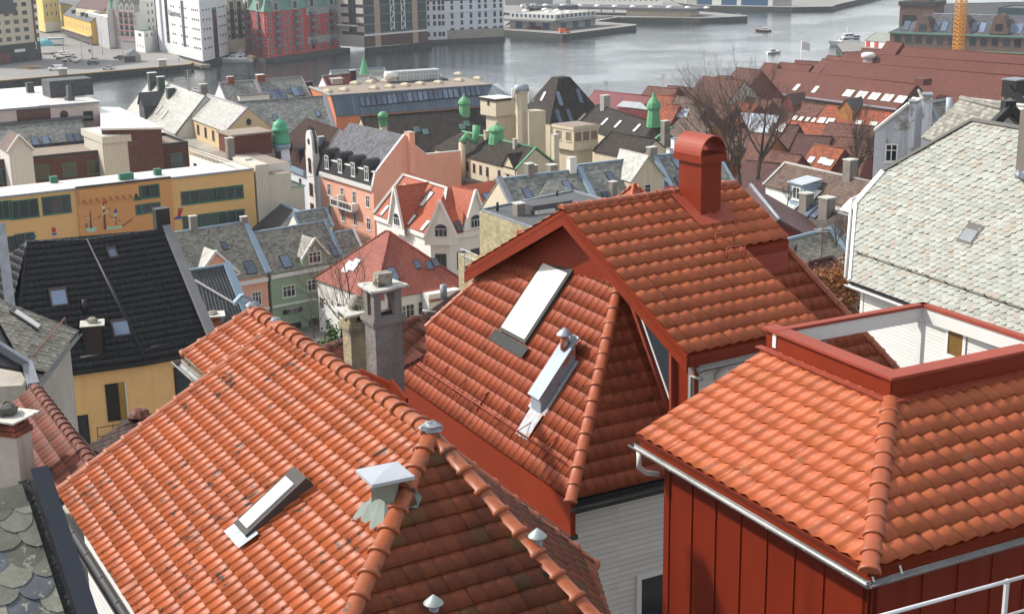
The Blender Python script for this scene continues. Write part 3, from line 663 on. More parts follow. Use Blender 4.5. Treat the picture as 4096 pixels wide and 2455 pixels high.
MB().slab([cc+(q-cc)*1.16+V((0, 0, .03)) for q in top], .035).build('box_lid', M_boxt, hb)
q = p6.at(2222, 1420); q = top[3]+(top[0]-top[3])*.18-u*w_*.45; mb = MB().tube([q, q+V((0, 0, .38))], .10, 12); pp = mb.build('cone_pipe', mat('red paint peeling', (.36, .10, .05), .5, .3, 3., spots=(.42, .47, .54), spk=.55, sps=6.), hb); MB().lathe(q+V((0, 0, .36)), [(.19, 0), (.185, .02), (.012, .17)], 16).build('cowl', M_zinc, hb)
fl = MB(); vs = []
for j in range(4):
    for i in range(9): Q = P-u*(w_*1.25*(i/8)-.1)+up*(-.42+.16*j); vs.append(V((Q.x, Q.y, p6.z(Q)+.10+.02*math.sin(i*2.2+j))))
fl.faces(vs, [(j*9+i, j*9+i+1, j*9+i+10, j*9+i+9) for j in range(3) for i in range(8)], 0, True)
for sd in (0, 1):
    o_ = P+u*.16 if sd == 0 else P-u*(w_+.02); Q = [o_, o_-u*.14, o_-u*.14+up*ln_, o_+up*ln_]; fl.poly([V((q.x, q.y, p6.z(q)+.10)) for q in Q])
fl.build('flashing', mat('peeling flashing', (.30, .32, .34), .5, .3, 2., metal=.1, spots=(.36, .13, .07), spk=.6, sps=6.), hb)
# snow guard: two rails on brackets
mb = MB(); g0, g1 = p6.at(1600, 1420), p6.at(2262, 1868); g1 = g0+(-e6)*(g1-g0).length; u, v_, n = p6.axes()
for k_ in (.12, .24): mb.tube([g0+n*k_+v_*.05, g1+n*k_+v_*.05], .014, 6)
L = (g1-g0).length
for i in range(int(L/1.15)+1):
    q = g0+(g1-g0).normalized()*(i*1.15+.3); mb.bar(q+n*.05+v_*.02, q+n*.28+v_*.03, .03, .02); mb.tube([q+n*.26+v_*.03, q+n*.05+v_*.42], .012, 5); mb.tube([q+n*.05-v_*.1, q+n*.05+v_*.45], .012, 5)
mb.build('snow_guard', M_redl, r)
# ================================================================ near right: house with a roof terrace
z7 = 47.
C7 = PZ(3478, 2276, z7); L7 = PZ(2546, 1738, z7); eL = hz(C7, L7); eR = V((-eL.y*-1, -eL.x, 0)); eR = V((eL.y, -eL.x, 0)); L7 = LN(C7, eL, (2546, 1738), (2760, 1620)); R7 = C7+eR*5.2
pL = Pl(C7, L7, 22.5); pR = Pl(C7, R7, 22.5); K7 = LN(C7, (eL+eR).normalized()*2**.5+V((0, 0, math.tan(math.radians(22.5)))), (3300, 1498), (3476, 1572)); KL = pL.at(3035, 1415); KL = K7+eL*((KL-K7).length); KR = K7+eR*3.5
r = thing('terrace_house', 'house clad in red upright metal sheets, its new tiled roof cut open for a terrace', 'house', (C7.x, C7.y, 38))
Lx = L7+(KL-L7)*1.0
tileroof(r, [[C7, K7, KL, L7], [C7, R7, KR, K7]], .305, .36, wave, .026, 10, M_t7, under=M_red)
caps(C7+V((0, 0, .02))-(K7-C7).normalized()*.05, K7+V((0, 0, .06)), .145, .36, 'hip_tiles', M_cap7, r, 1, nseg=14, end=True)
cr = MB()
for P, d, nn, L in ((K7, eL, -eR, (KL-K7).length), (K7, eR, -eL, 3.1)):
    o_ = P+V((0, 0, .04)); cr.par(o_-nn*.02, d*L, -nn*.26, V((0, 0, .34)))
cr.build('parapet', M_red, r); cp = MB()
cp.par(K7+V((0, 0, .385))+eR*-.05+eL*-.05, eL*((KL-K7).length+.1), eR*.34, V((0, 0, .05))); cp.par(K7+V((0, 0, .385))+eL*-.05+eR*.29, eR*2.9, eL*.34, V((0, 0, .05))); cp.build('parapet_coping', M_redl, r)
fl = MB(); fl.par(K7+V((0, 0, .045))-eR*.16-eL*.1, eL*((KL-K7).length+.2), eR*.15, V((0, 0, .02))); fl.par(K7+V((0, 0, .045))-eL*.16-eR*.1, eR*3.5, eL*.15, V((0, 0, .02))); fl.build('parapet_flashing', M_redl, r)
bb = MB(); rc = MB(); bz = K7.z+.10; b0 = K7+eL*((KL-K7).length-.2); b1 = b0+eR*3.6; b2 = K7+eR*3.6
for a, b in ((b0, b1), (b1, b2)):
    a = V((a.x, a.y, bz)); b = V((b.x, b.y, bz)); d = (b-a).normalized(); nn = d.cross(V((0, 0, 1))); bb.par(a, b-a, nn*.1, V((0, 0, .28))); rc.par(a-nn*.03+V((0, 0, .282)), b-a, nn*.16, V((0, 0, .06)))
bb.build('terrace_beam', M_white, r); rc.build('beam_coping', M_redl, r)
MB().box(V((b1.x, b1.y, bz-2.2))-eR*.12-eL*.12, .11, .11, 2.2, -30).build('terrace_post', M_white, r)
iw = .36; wlL = (L7-C7).length-iw*2; c0 = C7+eL*iw+eR*iw; tz = z7-1.7
MB().prism([c0+eR*.2+eL*.2, c0+eR*6+eL*.2, c0+eR*6+eL*3, c0+eL*(wlL-.2)+eR*.2], 36, tz).build('terrace_floor', M_conc, r)
mb = MB(); bt = MB()
for d, nn, L in ((eL, -eR, wlL), (eR, -eL, 6.)):
    o_ = V((c0.x, c0.y, 36)); mb.par(o_, d*L, -nn*.15, V((0, 0, z7-36-.25))); k = int(L/.70)
    for i in range(k+1): bt.par(o_+d*(i*.70+.3 if i else .02)+nn*.001, d*.014, nn*.022, V((0, 0, z7-36-.3)))
mb.build('cladding', M_redseam, r); bt.build('standing_seams', M_red, r)
MB().par(C7+V((0, 0, -.05))+eL*.0+eR*.06, eL*(L7-C7).length, eR*.03, V((0, 0, -.26))).build('fascia', M_red, r); MB().par(C7+V((0, 0, -.05))+eR*.09+eL*.06, eR*5.2, eL*.03, V((0, 0, -.26))).build('fascia', M_red, r)
MB().par(c0+V((0, 0, -.3))-eR*.06-eL*.06, eL*(wlL+.1), eR*.06, V((0, 0, -.22))).build('wall_board', M_red, r); MB().par(c0+V((0, 0, -.3))-eL*.06-eR*.0, eR*5, eL*.06, V((0, 0, -.22))).build('wall_board', M_red, r)
gA = C7-eR*.05-eL*.05+V((0, 0, -.2)); gutter(r, gA, gA+eL*((L7-C7).length+.15), .065, M_gut); gutter(r, gA+eR*.01, gA+eR*5., .065, M_gut)
gE = gA+eL*((L7-C7).length-.12); mb = MB(); mb.tube([gE+V((0, 0, -.05)), gE+V((0, 0, -.34)), gE+eR*.12-eL*.05+V((0, 0, -.46)), gE+eR*.34-eL*.14+V((0, 0, -.5))], .05, 10); mb.build('downpipe', mat('pale downpipe', (.62, .6, .57), .5, .15, 2.), r)
for s_ in (.1, .62): MB().bar(C7+eR*s_+eL*.12+V((0, 0, -.02)), gA+eR*s_+V((0, 0, .02)), .03, .008).build('gutter_strap', M_white, r)
# railing at the lower right
t = thing('handrail', 'white tubular handrail in front of the red clad house corner', 'railing', PZ(3700, 2440, 46.))
ra = PY(3520, 2462, 12.6); rb = PY(4120, 2298, 14.3); M_rail = mat('galvanised rail', (.62, .63, .66), .35, .1, 2., metal=.3); rd = (rb-ra)
MB().tube([ra-rd*.1, rb+rd*.3], .022, 10).build('top_rail', M_rail, t); MB().tube([ra+V((0, 0, -.42))-rd*.1, rb+V((0, 0, -.42))+rd*.3], .018, 10).build('lower_rail', M_rail, t)
q = ra+rd*.83
for s_ in (0, -1.1): MB().box(q+rd*s_+V((0, 0, -1.2)), .05, .035, 1.22, -30).build('post', M_rail, t)
# ================================================================ near left corner: old slates behind a navy fascia
f0 = PY(157, 1866, 12.6); f1 = PY(352, 2455, 11.35); az1 = math.degrees(math.atan2(f1.x-f0.x, f1.y-f0.y))
r = thing('slate_house', 'corner of a dark scalloped slate roof edged by a broad navy metal board', 'house', (f0.x-2, f0.y, 42))
fd = (f1-f0); fl_ = fd.normalized(); sd = dirv(az1-90)*-1
if sd.x > 0: sd = -sd
top = f0-sd*.0; nrm = fl_.cross(sd).normalized(); nrm = nrm if nrm.z > 0 else -nrm
MB().par(f0-sd*.085, fd*1.5, sd*.17, -nrm*.03).build('fascia_board', M_navy, r)
MB().par(f0+sd*.085-nrm*.03, fd*1.5, -sd*.02, -nrm*.35).build('fascia_board', M_blk, r)
o1 = f0+sd*.02-nrm*.16; MB().par(o1, fd*1.5, sd*.17, -nrm*.02).build('lead_gutter', mat('black felt', (.012, .013, .015), .5, .4, 3., bump=.02), r)
s0 = f0+sd*.17-nrm*.16+fl_*.28
pol = [s0, s0+fl_*2.6, s0+fl_*2.6+sd*2.2, s0+sd*2.2]
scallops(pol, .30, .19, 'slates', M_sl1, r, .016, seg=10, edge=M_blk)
MB().slab([p-nrm*.02 for p in pol], .1).build('roof_deck', M_blk, r)
MB().par(s0-fl_*.22+nrm*.02, sd*2.4, fl_*.26, nrm*.012).build('ridge_strip', M_sl1, r)
MB().prism([s0+fl_*.1, s0+fl_*2.6, s0+fl_*2.6+sd*2.2, s0+sd*2.2], 40, pol[1].z-.35).build('wall', M_sid, r)
# ================================================================ left: chimney on a dark red roof
r = thing('dark_roofed_house', 'weathered dark red tiled house carrying a tall rendered chimney with slab and boulder', 'house', (-9, 26, 42))
g1_ = PY(365, 1840, 27.); az2 = -29; rdr = dirv(az2); g0_ = LN(g1_, rdr, (150, 1722), (150, 1600)); pl2 = Pl(g1_, g0_, n=dirv(az2-90)*math.sin(.6)+V((0, 0, math.cos(.6)))); dn_ = (dirv(az2-90)-V((0, 0, math.tan(.6))))
t0, t1 = g1_-rdr*.4, g0_+rdr*.3; e1, e0 = t0+dn_*4.2, t1+dn_*4.2
tileroof(r, [[e1, e0, t1, t0]], .25, .33, wave, .03, 5, M_tdr, under=M_blk); caps(t0, t1, .12, .34, 'ridge_tiles', M_tdr, r, 0)
MB().slab([t0+V((.01, 0, -.02)), t1+V((.01, 0, -.02)), t1+dirv(az2+90)*1.1-V((0, 0, 1.7)), t0+dirv(az2+90)*1.1-V((0, 0, 1.7))], .1).build('back_roof', M_tdr, r)
MB().prism([e1+dirv(az2+90)*.3, e0+dirv(az2+90)*.3, t1+dirv(az2+90)*.9, t0+dirv(az2+90)*.9], 36, e1.z+.1).build('wall', M_plas, r)
cb = pl2.at(62, 1985); zt = ZA(cb, 1740, 30); az_c = -20
wN = .52
ch = stack(r, cb+V((0, .15, -.5)), .62, .5, zt-cb.z+.5, 18, M_plas2 if 'M_plas2' in globals() else M_plas); bz = zt
MB().box((cb.x, cb.y+.15, bz+.002), .68, .56, .12, 18).build('brick_course', M_brk, ch); MB().box((cb.x, cb.y+.15, bz+.124), .60, .48, .09, 18).build('brick_course', M_brk, ch)
u_, w_ = dirv(108), dirv(18); c_ = V((cb.x, cb.y+.15, bz+.21))
for a in (-1, 1):
    for b in (-1, 1): MB().box(c_+u_*a*.22+w_*b*.17, .14, .12, .15, 18).build('brick_pier', M_brk, ch)
MB().box(c_+V((0, 0, .152)), .94, .82, .035, 22).build('cap_slab', M_slab, ch); lump(ch, c_+V((-.04, 0, .30)), .24, mat('grey boulder', (.12, .12, .11), .9, .5, 4., bump=.04), 'boulder', 8, .6)
lump(ch, cb+V((.0, .0, .05)), .36, M_lead, 'flashing', 9, .4)
# ================================================================ left: olive slate house with rendered wall
r = thing('slate_gabled_house', 'house with olive scalloped slates, rusty snow bar and streaked grey rendered wall', 'house', (-16, 44, 30))
z3 = 42.; a3, b3 = PZ(135, 1548, z3), PZ(311, 1325, z3); n3 = dirv(math.degrees(math.atan2(b3.x-a3.x, b3.y-a3.y))-90); p3_ = Pl(a3, b3, C=a3+n3+V((0, 0, .8)))
pol = [a3, b3, p3_.at(-40, 1190), p3_.at(-40, 1450), p3_.at(95, 1475)]
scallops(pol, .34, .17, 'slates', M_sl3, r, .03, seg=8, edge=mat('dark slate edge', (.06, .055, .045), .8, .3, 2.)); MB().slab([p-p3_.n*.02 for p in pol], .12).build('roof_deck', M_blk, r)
gutter(r, a3-n3*.08+V((0, 0, -.08)), b3-n3*.08+V((0, 0, -.08)), .07, M_gut); ed = MB(); ed.bar(b3+V((0, 0, .03)), p3_.at(-40, 1190)+V((0, 0, .03)), .18, .03); ed.build('verge_strip', M_lead, r)
gv = [a3+V((.0, 0, .05)), p3_.at(108, 1462)+V((0, 0, .08)), p3_.at(-40, 1375)+V((0, 0, .12))]; ed = MB()
for p, q in zip(gv, gv[1:]): ed.bar(p, q, .34, .22)
ed.build('parapet_flashing', M_lead, r)
i3 = n3*.3; back = n3*9; MB().prism([a3+i3+hz(a3, b3)*.15, b3+i3-hz(a3, b3)*.1, b3+back, a3+back], 26, z3+.02).build('wall', M_plas, r)
sky4(r, p3_, (48, 1245), (80, 1238), (118, 1330), M_frb, M_blind); mb = MB()
q0, q1 = p3_.at(120, 1443), p3_.at(248, 1288); mb.tube([q0+p3_.n*.2, q1+p3_.n*.2], .025, 6); mb.build('snow_bar', mat('rusty steel', (.2, .075, .035), .7, .3, 3.), r)
for i in range(5): q = q0+(q1-q0)*(.04+.23*i); MB().bar(q+p3_.n*.2, q-p3_.axes()[1]*.3, .03, .012).build('snow_bar_bracket', M_gut, r)
MB().bar(PY(2, 900, 52), PY(42, 1230, 50), .35, .3).build('metal_parapet', M_lead, r)
# ================================================================ black tiled yellow house
z4 = 35.; a4, b4, c4 = PZ(585, 1443, z4), PZ(722, 1417, z4), PZ(300, 1482, z4); u4 = hz(c4, a4); u4b = hz(a4, b4)
r = thing('black_tiled_house', 'yellow rendered house under a steep black tiled roof with three skylights', 'house', (a4.x, a4.y, 22))
pa, pb = Pl(c4, a4, 45), Pl(a4, b4, 45); rl, rm = pa.at(108, 965), pa.at(352, 957); rr0 = pb.at(352, 957); re = LN(rr0, u4b, (640, 880), (850, 1390)); be = LN(a4, u4b, (640, 880), (850, 1390)); cl = pa.at(62, 1330); c4 = LN(c4, u4, (62, 1330), (40, 1530))
ax4 = lambda x: wave(x)*.7
tileroof(r, [[c4, a4, rm, rl], [a4, be, re, rr0]], .30, .37, ax4, .022, 6, M_tb, under=M_blk); hl = rl+dirv(-60)*2.2-V((0, 0, 2.3)); hl2 = c4+dirv(-62)*2.4
tileroof(r, [[hl2, c4, rl, hl]], .30, .37, ax4, .022, 6, M_tb, under=M_blk)
caps(c4, rl, .11, .4, 'hip_tiles', M_tb, r, 1); caps(rm, rl, .11, .4, 'ridge_tiles', M_tb, r, 1); caps(re, rr0, .11, .4, 'ridge_tiles', M_tb, r, 1); MB().tube([a4+V((0, 0, .02)), rm+V((0, 0, .02))], .12, 8).build('hip_tiles', M_tb, r); caps(hl2, hl, .1, .4, 'hip_tiles', M_tb, r, 1)
bk4 = dirv(-31); rl2, re2 = rl+bk4*5-V((0, 0, 5)), re+bk4*5-V((0, 0, 5)); MB().slab([rl, re, re2, rl2], .1).build('back_roof', M_tb, r)
pr = MB(); o_ = V((0, 0, .12)); pr.bar(re+o_+u4b*.15+bk4*.3, be+o_+u4b*.15, .45, .5, up=pb.n); pr.build('parapet_flashing', mat('dull lead sheet', (.20, .20, .215), .5, .2, 1.2), r)
MB().par(re+u4b*-.35+V((0, 0, -.2)), u4b*.75, bk4*.6, V((0, 0, 1.25))).build('black_chimney', M_blk, r)
w4 = dirv(-31)*.3; e4 = be+w4; MB().prism([c4+w4, a4+w4, e4, e4+bk4*9, c4+bk4*9], 20, z4-.12).build('wall', M_yel, r)
MB().bar(c4+V((0, 0, -.1)), a4+V((0, 0, -.1)), .16, .24).bar(a4+V((0, 0, -.1)), be+V((0, 0, -.1)), .16, .24).build('eave_gutter', M_blk, r)
for tl, tr, bl in (((420, 993), (458, 985), (438, 1040)), ((190, 1157), (262, 1150), (208, 1232)), ((437, 1285), (508, 1272), (458, 1355))): sky4(r, pa if tl[0] < 400 else pb if tl[1] < 1100 else pa, tl, tr, bl, M_frb, M_sky, hood=.2)
cb = pa.at(378, 1385); zt = ZA(cb, 1302, 372); k = stack(r, cb+V((0, 0, -.3)), .75, .75, zt-cb.z+.3, -15, mat('dark brick', (.035, .025, .022), .8, .3, 1.), None); MB().box((cb.x, cb.y, zt+.1), 1.15, 1.15, .05, -15).build('cap_slab', M_slab, k); MB().box((cb.x, cb.y, zt), .6, .6, .1, -15).build('neck', M_blk, k); lump(k, (cb.x, cb.y, zt+.28), .26, M_stone, 'boulder', 3)
P = pa.at(342, 1250); MB().tube([P, P+V((0, 0, .65))], .13, 10).build('vent_pipe', M_blk, r); q0 = pa.at(335, 1450)
mb = MB()
for k_ in (.1, .22): mb.tube([pa.at(320, 1435)+pa.n*k_, pa.at(570, 1400)+pa.n*k_], .018, 5); mb.tube([pb.at(600, 1395)+pb.n*k_, pb.at(800, 1350)+pb.n*k_], .018, 5)
mb.build('snow_guard', M_blk, r)
wa = Wall(r, c4+w4, a4+w4); D = PV(470, 1680, wa.A, wa.B); zt = PV(470, 1530, wa.A, wa.B).z; wd = 1.25; hh = zt-D.z
def boxl(*a): return MB().par(*a)
o_ = D+wa.n*.004; mb = MB(); d_ = wa.d; L_ = o_-d_*.45
mb.par(L_, d_*.62, wa.n*.05, V((0, 0, hh))); dr = mb.build('door', M_door, r)
for kz in (.12, .45, .72): MB().par(L_+d_*.08+wa.n*.051+V((0, 0, hh*kz)), d_*.46, wa.n*.015, V((0, 0, hh*.2))).build('door_panel', M_door, dr)
MB().par(L_+d_*.64, d_*.30, wa.n*.02, V((0, 0, hh))).build('door_reveal', mat('ochre reveal', (.33, .20, .05), .8, .2, 1.), r); MB().par(L_+d_*.94, d_*.07, wa.n*.06, V((0, 0, hh))).build('door_post', M_white, r); MB().par(L_+d_*.62+V((0, 0, -.35)), d_*.5, wa.n*.5, V((0, 0, .33))).build('door_step', M_conc, r)
rx = MB(); b_ = D-d_*1.1+wa.n*.8+V((0, 0, -.9))
for i in range(3): rx.bar(b_+d_*i*.75, b_+d_*i*.75+V((0, 0, 1.0)), .03)
for h_ in (.5, .95): rx.bar(b_+V((0, 0, h_)), b_+d_*1.5+V((0, 0, h_)), .03)
rx.build('railing', M_blk, r); MB().par(b_-wa.n*.8+V((0, 0, -.14)), d_*2.4, wa.n*.9, V((0, 0, .12))).build('landing', M_conc, r)
wb_ = Wall(r, a4+w4, e4); wb_.px(735, 1580, winmesh(.85, 1.55, 1, 2, M_door, M_glass, fr=.1), True); wa.px(343, 1790, winmesh(.5, 1.7, 1, 1, M_door, M_glass, fr=.08), True)
# small dark roof below it
r = thing('low_tiled_house', 'low dark brown tiled roof below the yellow house wall', 'house', (-10, 34, 34)); q = [PY(340, 1800, 33.), PY(545, 1668, 36.5), PY(640, 1640, 37), PY(560, 1850, 32)]
pq = Pl(q[0], q[1], C=q[3]); q[2] = pq.at(640, 1650); tileroof(r, [[q[0], q[1], q[2], q[3]]], .25, .33, wave, .03, 5, M_tdb, under=M_blk); caps(q[0], q[1], .1, .34, 'verge_tiles', M_tdb, r, 1)
MB().prism([q[0], q[1], q[2], q[3]], 28, min(p.z for p in q)-.2).build('wall', M_plas, r); lump(r, PY(560, 1660, 36), .3, M_tdr, 'ridge_end', 4)
# ================================================================ two rendered chimneys behind the clay ridge
r = thing('chimney_house', 'house mostly hidden behind the clay ridge, showing two rendered chimneys with slate slabs', 'house', (-2.4, 24.5, 44))
def old_chimney(px, d, wr_, wl_, ybase, ysh, ytop, mt, stone, ov=.10, az=-31):
    c = PY(px, ysh, d); u, w_ = dirv(90+az), dirv(az); zb = PY(px, ybase, d).z-1.2; zs = c.z; o = V((c.x, c.y, zb))
    ch = MB().par(o, u*wr_, w_*wl_, V((0, 0, zs-zb))).build('chimney', mt, r); m_ = MB()
    for ex, z0, h_ in ((.035, 0, .05), (.06, .052, .07), (.03, .124, .04)): m_.par(V((c.x, c.y, zs+z0))-u*ex-w_*ex, u*(wr_+2*ex), w_*(wl_+2*ex), V((0, 0, h_)))
    m_.build('moulding', mt, ch); zz = zs+.166; hh = PY(px, ytop, d).z-zz; m_ = MB(); t_ = .13
    for a, b in ((0, 0), (wr_-t_, 0), (0, wl_-t_), (wr_-t_, wl_-t_)): m_.par(V((c.x, c.y, zz))+u*a+w_*b, u*t_, w_*t_, V((0, 0, hh-.06)))
    m_.par(V((c.x, c.y, zz+hh-.06)), u*wr_, w_*wl_, V((0, 0, .06))); m_.build('flue_piers', mt, ch)
    MB().par(V((c.x, c.y, zz)) + u*.13+w_*.13, u*(wr_-.26), w_*(wl_-.26), V((0, 0, .05))).build('flue', M_blk, ch)
    s_ = V((c.x, c.y, zz+hh+.001)); sl = [s_-u*ov-w_*ov, s_+u*(wr_+ov)-w_*ov*.8, s_+u*(wr_+ov*.8)+w_*(wl_+ov), s_-u*ov*.7+w_*(wl_+ov*1.2)]
    m_ = MB(); n_ = len(sl); pts = []
    for i in range(n_):
        for k in range(5): q = sl[i]+(sl[(i+1) % n_]-sl[i])*(k/5); pts.append(q+V((RN.uniform(-.018, .018), RN.uniform(-.018, .018), .045+.015*math.sin(q.x*9))))
    m_.poly(pts); lo = [q-V((0, 0, .04)) for q in pts]
    for i in range(len(pts)): m_.poly([lo[i], lo[(i+1) % len(pts)], pts[(i+1) % len(pts)], pts[i]])
    m_.poly(lo[::-1]); m_.build('cap_slab', M_slab, ch); cc = s_+u*wr_/2+w_*wl_/2+V((0, 0, .05)); stone(ch, cc)
def st1(ch, c): MB().par(c-dirv(60)*.13-dirv(-30)*.11, dirv(60)*.27, dirv(-30)*.22, V((.02, 0, .22))).build('cap_stone', M_stone, ch)
def st2(ch, c): MB().lathe(c, [(.17, 0), (.165, .08), (.13, .2), (.06, .26), (.01, .27)], 9).build('cap_stone', M_stone, ch)
old_chimney(1500, 23.6, .53, .40, 1600, 1310, 1168, M_chg, st1); old_chimney(1402, 25.2, .46, .36, 1560, 1330, 1262, M_chy, st2, ov=.12)
q = [PY(1560, 1545, 22.8), PY(1622, 1622, 22.2)]; MB().bar(q[0]+V((0, .2, -.1)), q[1]+V((0, .2, -.1)), .05, .35).bar(PY(1440, 1495, 23.8), q[0]+V((0, .2, -.1)), .05, .2).build('chimney_flashing', M_red, r)
q = [PY(1270, 1400, 27), PY(1690, 1265, 31), PY(1700, 1420, 29), PY(1300, 1640, 25)]; pq = Pl(q[0], q[1], C=q[3]); tileroof(r, [[q[0], q[1], pq.at(1700, 1420), q[3]]], .26, .34, wave, .03, 5, M_tdr, under=M_blk); caps(q[0], q[1], .12, .35, 'ridge_tiles', M_tdr, r, 0); 
# dark brown roof seen between the chimney and the red house
r = thing('brown_tiled_house', 'dark brown tiled roof with a white ladder bar between rendered chimney and red eave', 'house', (-5, 72, 22)); q = [PY(1600, 1330, 70.), PY(1835, 1165, 78.), PY(1990, 1230, 78), PY(1800, 1480, 66)]
pq = Pl(q[0], q[1], C=q[3]); q[2] = pq.at(1990, 1230); tileroof(r, [q], .25, .35, wave, .03, 4, M_tdb, under=M_blk); caps(q[0], q[1], .13, .4, 'ridge_tiles', M_tdb, r, 1); MB().prism([q[0]+V((0, -.3, 0)), q[1]+V((0, -.3, 0)), q[2], q[3]], 22, q[3].z-.3).build('wall', M_plas, r)
MB().tube([pq.at(1690, 1255)+V((0, 0, .2)), pq.at(1745, 1262)+V((0, 0, .2))], .04, 5).build('ladder_bar', M_white, r); c = pq.at(1775, 1195); MB().tube([c, c+V((0, 0, .8))], .2, 8).build('flue_pipe', M_lead, r)
# ================================================================ right: pale slate house
r = thing('pale_slate_house', 'white weatherboard house under a large pale scalloped slate roof with snow guard', 'house', (16, 50, 34))
P0 = PY(3404, 1126, 50.); Q0_ = PZ(3717, 1242, P0.z); u23 = hz(P0, Q0_); p23 = Pl(P0, Q0_, 50); E0 = P0+u23*13
P1, P2, P3, P4, P5 = p23.at(3430, 815), p23.at(3540, 690), p23.at(3896, 487), p23.at(4085, 520), p23.at(4330, 560)
pol = [P0, P1, P2, P3, P5, E0]
scallops(pol, .31, .18, 'slates', M_sl23, r, .05, seg=10, edge=mat('shadow-toned slate edge', (.07, .072, .06), .8, .3, 2.)); nn = p23.n; MB().slab([p-nn*.03 for p in pol], .12).build('roof_deck', M_blk, r)  # side faces coloured dark to paint the shadow line under each slate
mb = MB()
for a, b in ((P2, P3), (P3, P5)): mb.bar(a+nn*.06, b+nn*.06, .14, .2, up=nn)
mb.build('top_fascia', mat('dark olive board', (.05, .052, .045), .5, .2, 1.), r); MB().bar(P0+nn*.08, P1+nn*.08, .16, .12, up=nn).bar(P1+nn*.08, P2+nn*.08, .28, .12, up=nn).build('barge_board', M_white, r)
MB().tube([P2+nn*.1-u23*.2-V((0, 0, .5)), P1+nn*.2-u23*.18, P0+nn*.2-u23*.15], .06, 8).build('downpipe', M_white, r)
gutter(r, P0+dirv(-116)*.1+V((0, 0, -.12))-u23*.15, E0+dirv(-116)*.1+V((0, 0, -.12)), .09, M_white); MB().par(P0+dirv(-116)*.02+V((0, 0, -.03)), u23*13, dirv(64)*.05, V((0, 0, -.16))).build('eave_board', M_blk, r)
wk = Wall(r, P0+dirv(64)*.3+u23*.25, E0+dirv(64)*.3); MB().par(wk.A+V((0, 0, 33)), wk.d*12.6, dirv(64)*.2, V((0, 0, P0.z-33-.1))).build('wall', M_sid, r); MB().par(wk.A+V((0, 0, 33))-dirv(64)*.03, wk.d*.16, dirv(64)*.03, V((0, 0, P0.z-33-.2))).build('corner_board', M_white, r)
bkp = dirv(64); MB().prism([wk.A+bkp*.2, wk.B+bkp*.2, wk.B+bkp*10, wk.A+bkp*10], 33, P0.z-.2).build('side_wall', M_sid, r)
top_ = [P3, P5, P5+bkp*6-V((0, 0, 4)), P3+bkp*6-V((0, 0, 4))]; MB().slab(top_, .1).build('back_roof', M_sl23, r)
mb = MB(); mb.poly([P0+bkp*.3+V((0, 0, -.1)), P1+V((0, 0, -.2)), P2+V((0, 0, -.2)), P3+V((0, 0, -.2)), P3+bkp*6-V((0, 0, 4.2)), V((P0.x, P0.y, P0.z-.2))+bkp*8]); mb.build('gable_wall', M_sid, r)
wk.px(3820, 1440, winmesh(1.0, 1.3, 1, 1, M_white, mat('amber window', (.16, .085, .025), .2, .6, 1.5), fr=.14), True); wk.px(3540, 1555, winmesh(.9, 1.2, 1, 1, M_white, M_glass, fr=.14), True)
sky4(r, p23, (3885, 893), (3948, 912), (3828, 968), M_frb, mat('frosted pane', (.22, .235, .25), .15, .2, 2.), hood=.26)
g0, g1 = p23.at(3432, 1018), p23.at(4150, 1262); g1 = g0+u23*(g1-g0).length; L = (g1-g0).length; mb = MB(); v23 = p23.axes()[1]
for k_ in (.12, .24): mb.tube([g0+nn*k_, g1+nn*k_], .012, 5)
for i in range(int(L/.95)+1): q = g0+u23*(i*.95+.25); mb.bar(q, q+nn*.3, .05, .03); mb.bar(q+nn*.03, q+nn*.03+v23*.3, .04, .015)
mb.build('snow_guard', mat('rusted bar', (.10, .06, .04), .7, .3, 3.), r)
cb = p23.at(4092, 715); zt = ZA(cb, 440, 4080); MB().box((cb.x+.25, cb.y, cb.z-.8), .7, .7, zt-cb.z+.8, -28).build('chimney', mat('brown chimney render', (.16, .14, .12), .9, .3, 1.2), r); lump(r, cb+V((0, -.1, .15)), .35, M_lead, 'flashing', 12, .5)
# ================================================================ the town below: materials and house makers
M_tm1 = mat('fresh red tile', (.40, .085, .034), .5, .12, .25, pat='tile', pw=.3, ph=.36, cellv=.12, line=.55)
M_tm2 = mat('plain red tile', (.30, .068, .040), .5, .15, .3, pat='tile', pw=.3, ph=.36, cellv=.15, line=.6)
M_tm3 = mat('brown black tile', (.05, .043, .038), .8, .25, .25, spec=.1, pat='tile', pw=.33, ph=.40, cellv=.25, line=.6)
M_tm4 = mat('black ribbed tile', (.045, .05, .056), .45, .2, .3, pat='tile', pw=.3, ph=.4, cellv=.2)
M_tm5 = mat('wharf red tile', (.125, .036, .022), .75, .2, .12, pat='tile', pw=.35, ph=.45, cellv=.18, line=.45)
M_tm6 = mat('old wharf tile', (.115, .048, .034), .8, .3, .3, pat='tile', pw=.4, ph=.45, cellv=.4, col3=(.18, .06, .03))
M_tm7 = mat('orange wharf tile', (.27, .062, .022), .75, .3, .3, pat='tile', pw=.4, ph=.45, cellv=.4, col3=(.16, .06, .035))
M_tm8 = mat('maroon tile', (.085, .030, .026), .6, .3, .3, pat='tile', pw=.3, ph=.4, cellv=.3)
M_tm9 = mat('mansard brown tile', (.055, .032, .025), .8, .2, .3, pat='tile', pw=.3, ph=.38, cellv=.2, spec=.1)
M_tmb = mat('taupe tile', (.13, .085, .062), .7, .25, .3, pat='tile', pw=.3, ph=.4, cellv=.2, col3=(.09, .05, .04))
M_crim = mat('crimson sheet roof', (.16, .028, .032), .45, .12, .2, pat='seam', pw=1.2, cellv=.1)
M_slg = mat('grey slate', (.19, .20, .19), .55, .25, .35, pat='slate', pw=.45, ph=.3, cellv=.38, line=.5, col3=(.20, .19, .15))
M_slp = mat('pale slate', (.36, .35, .315), .36, .25, .3, pat='slate', pw=.45, ph=.3, cellv=.25, line=.4, spec=.7)
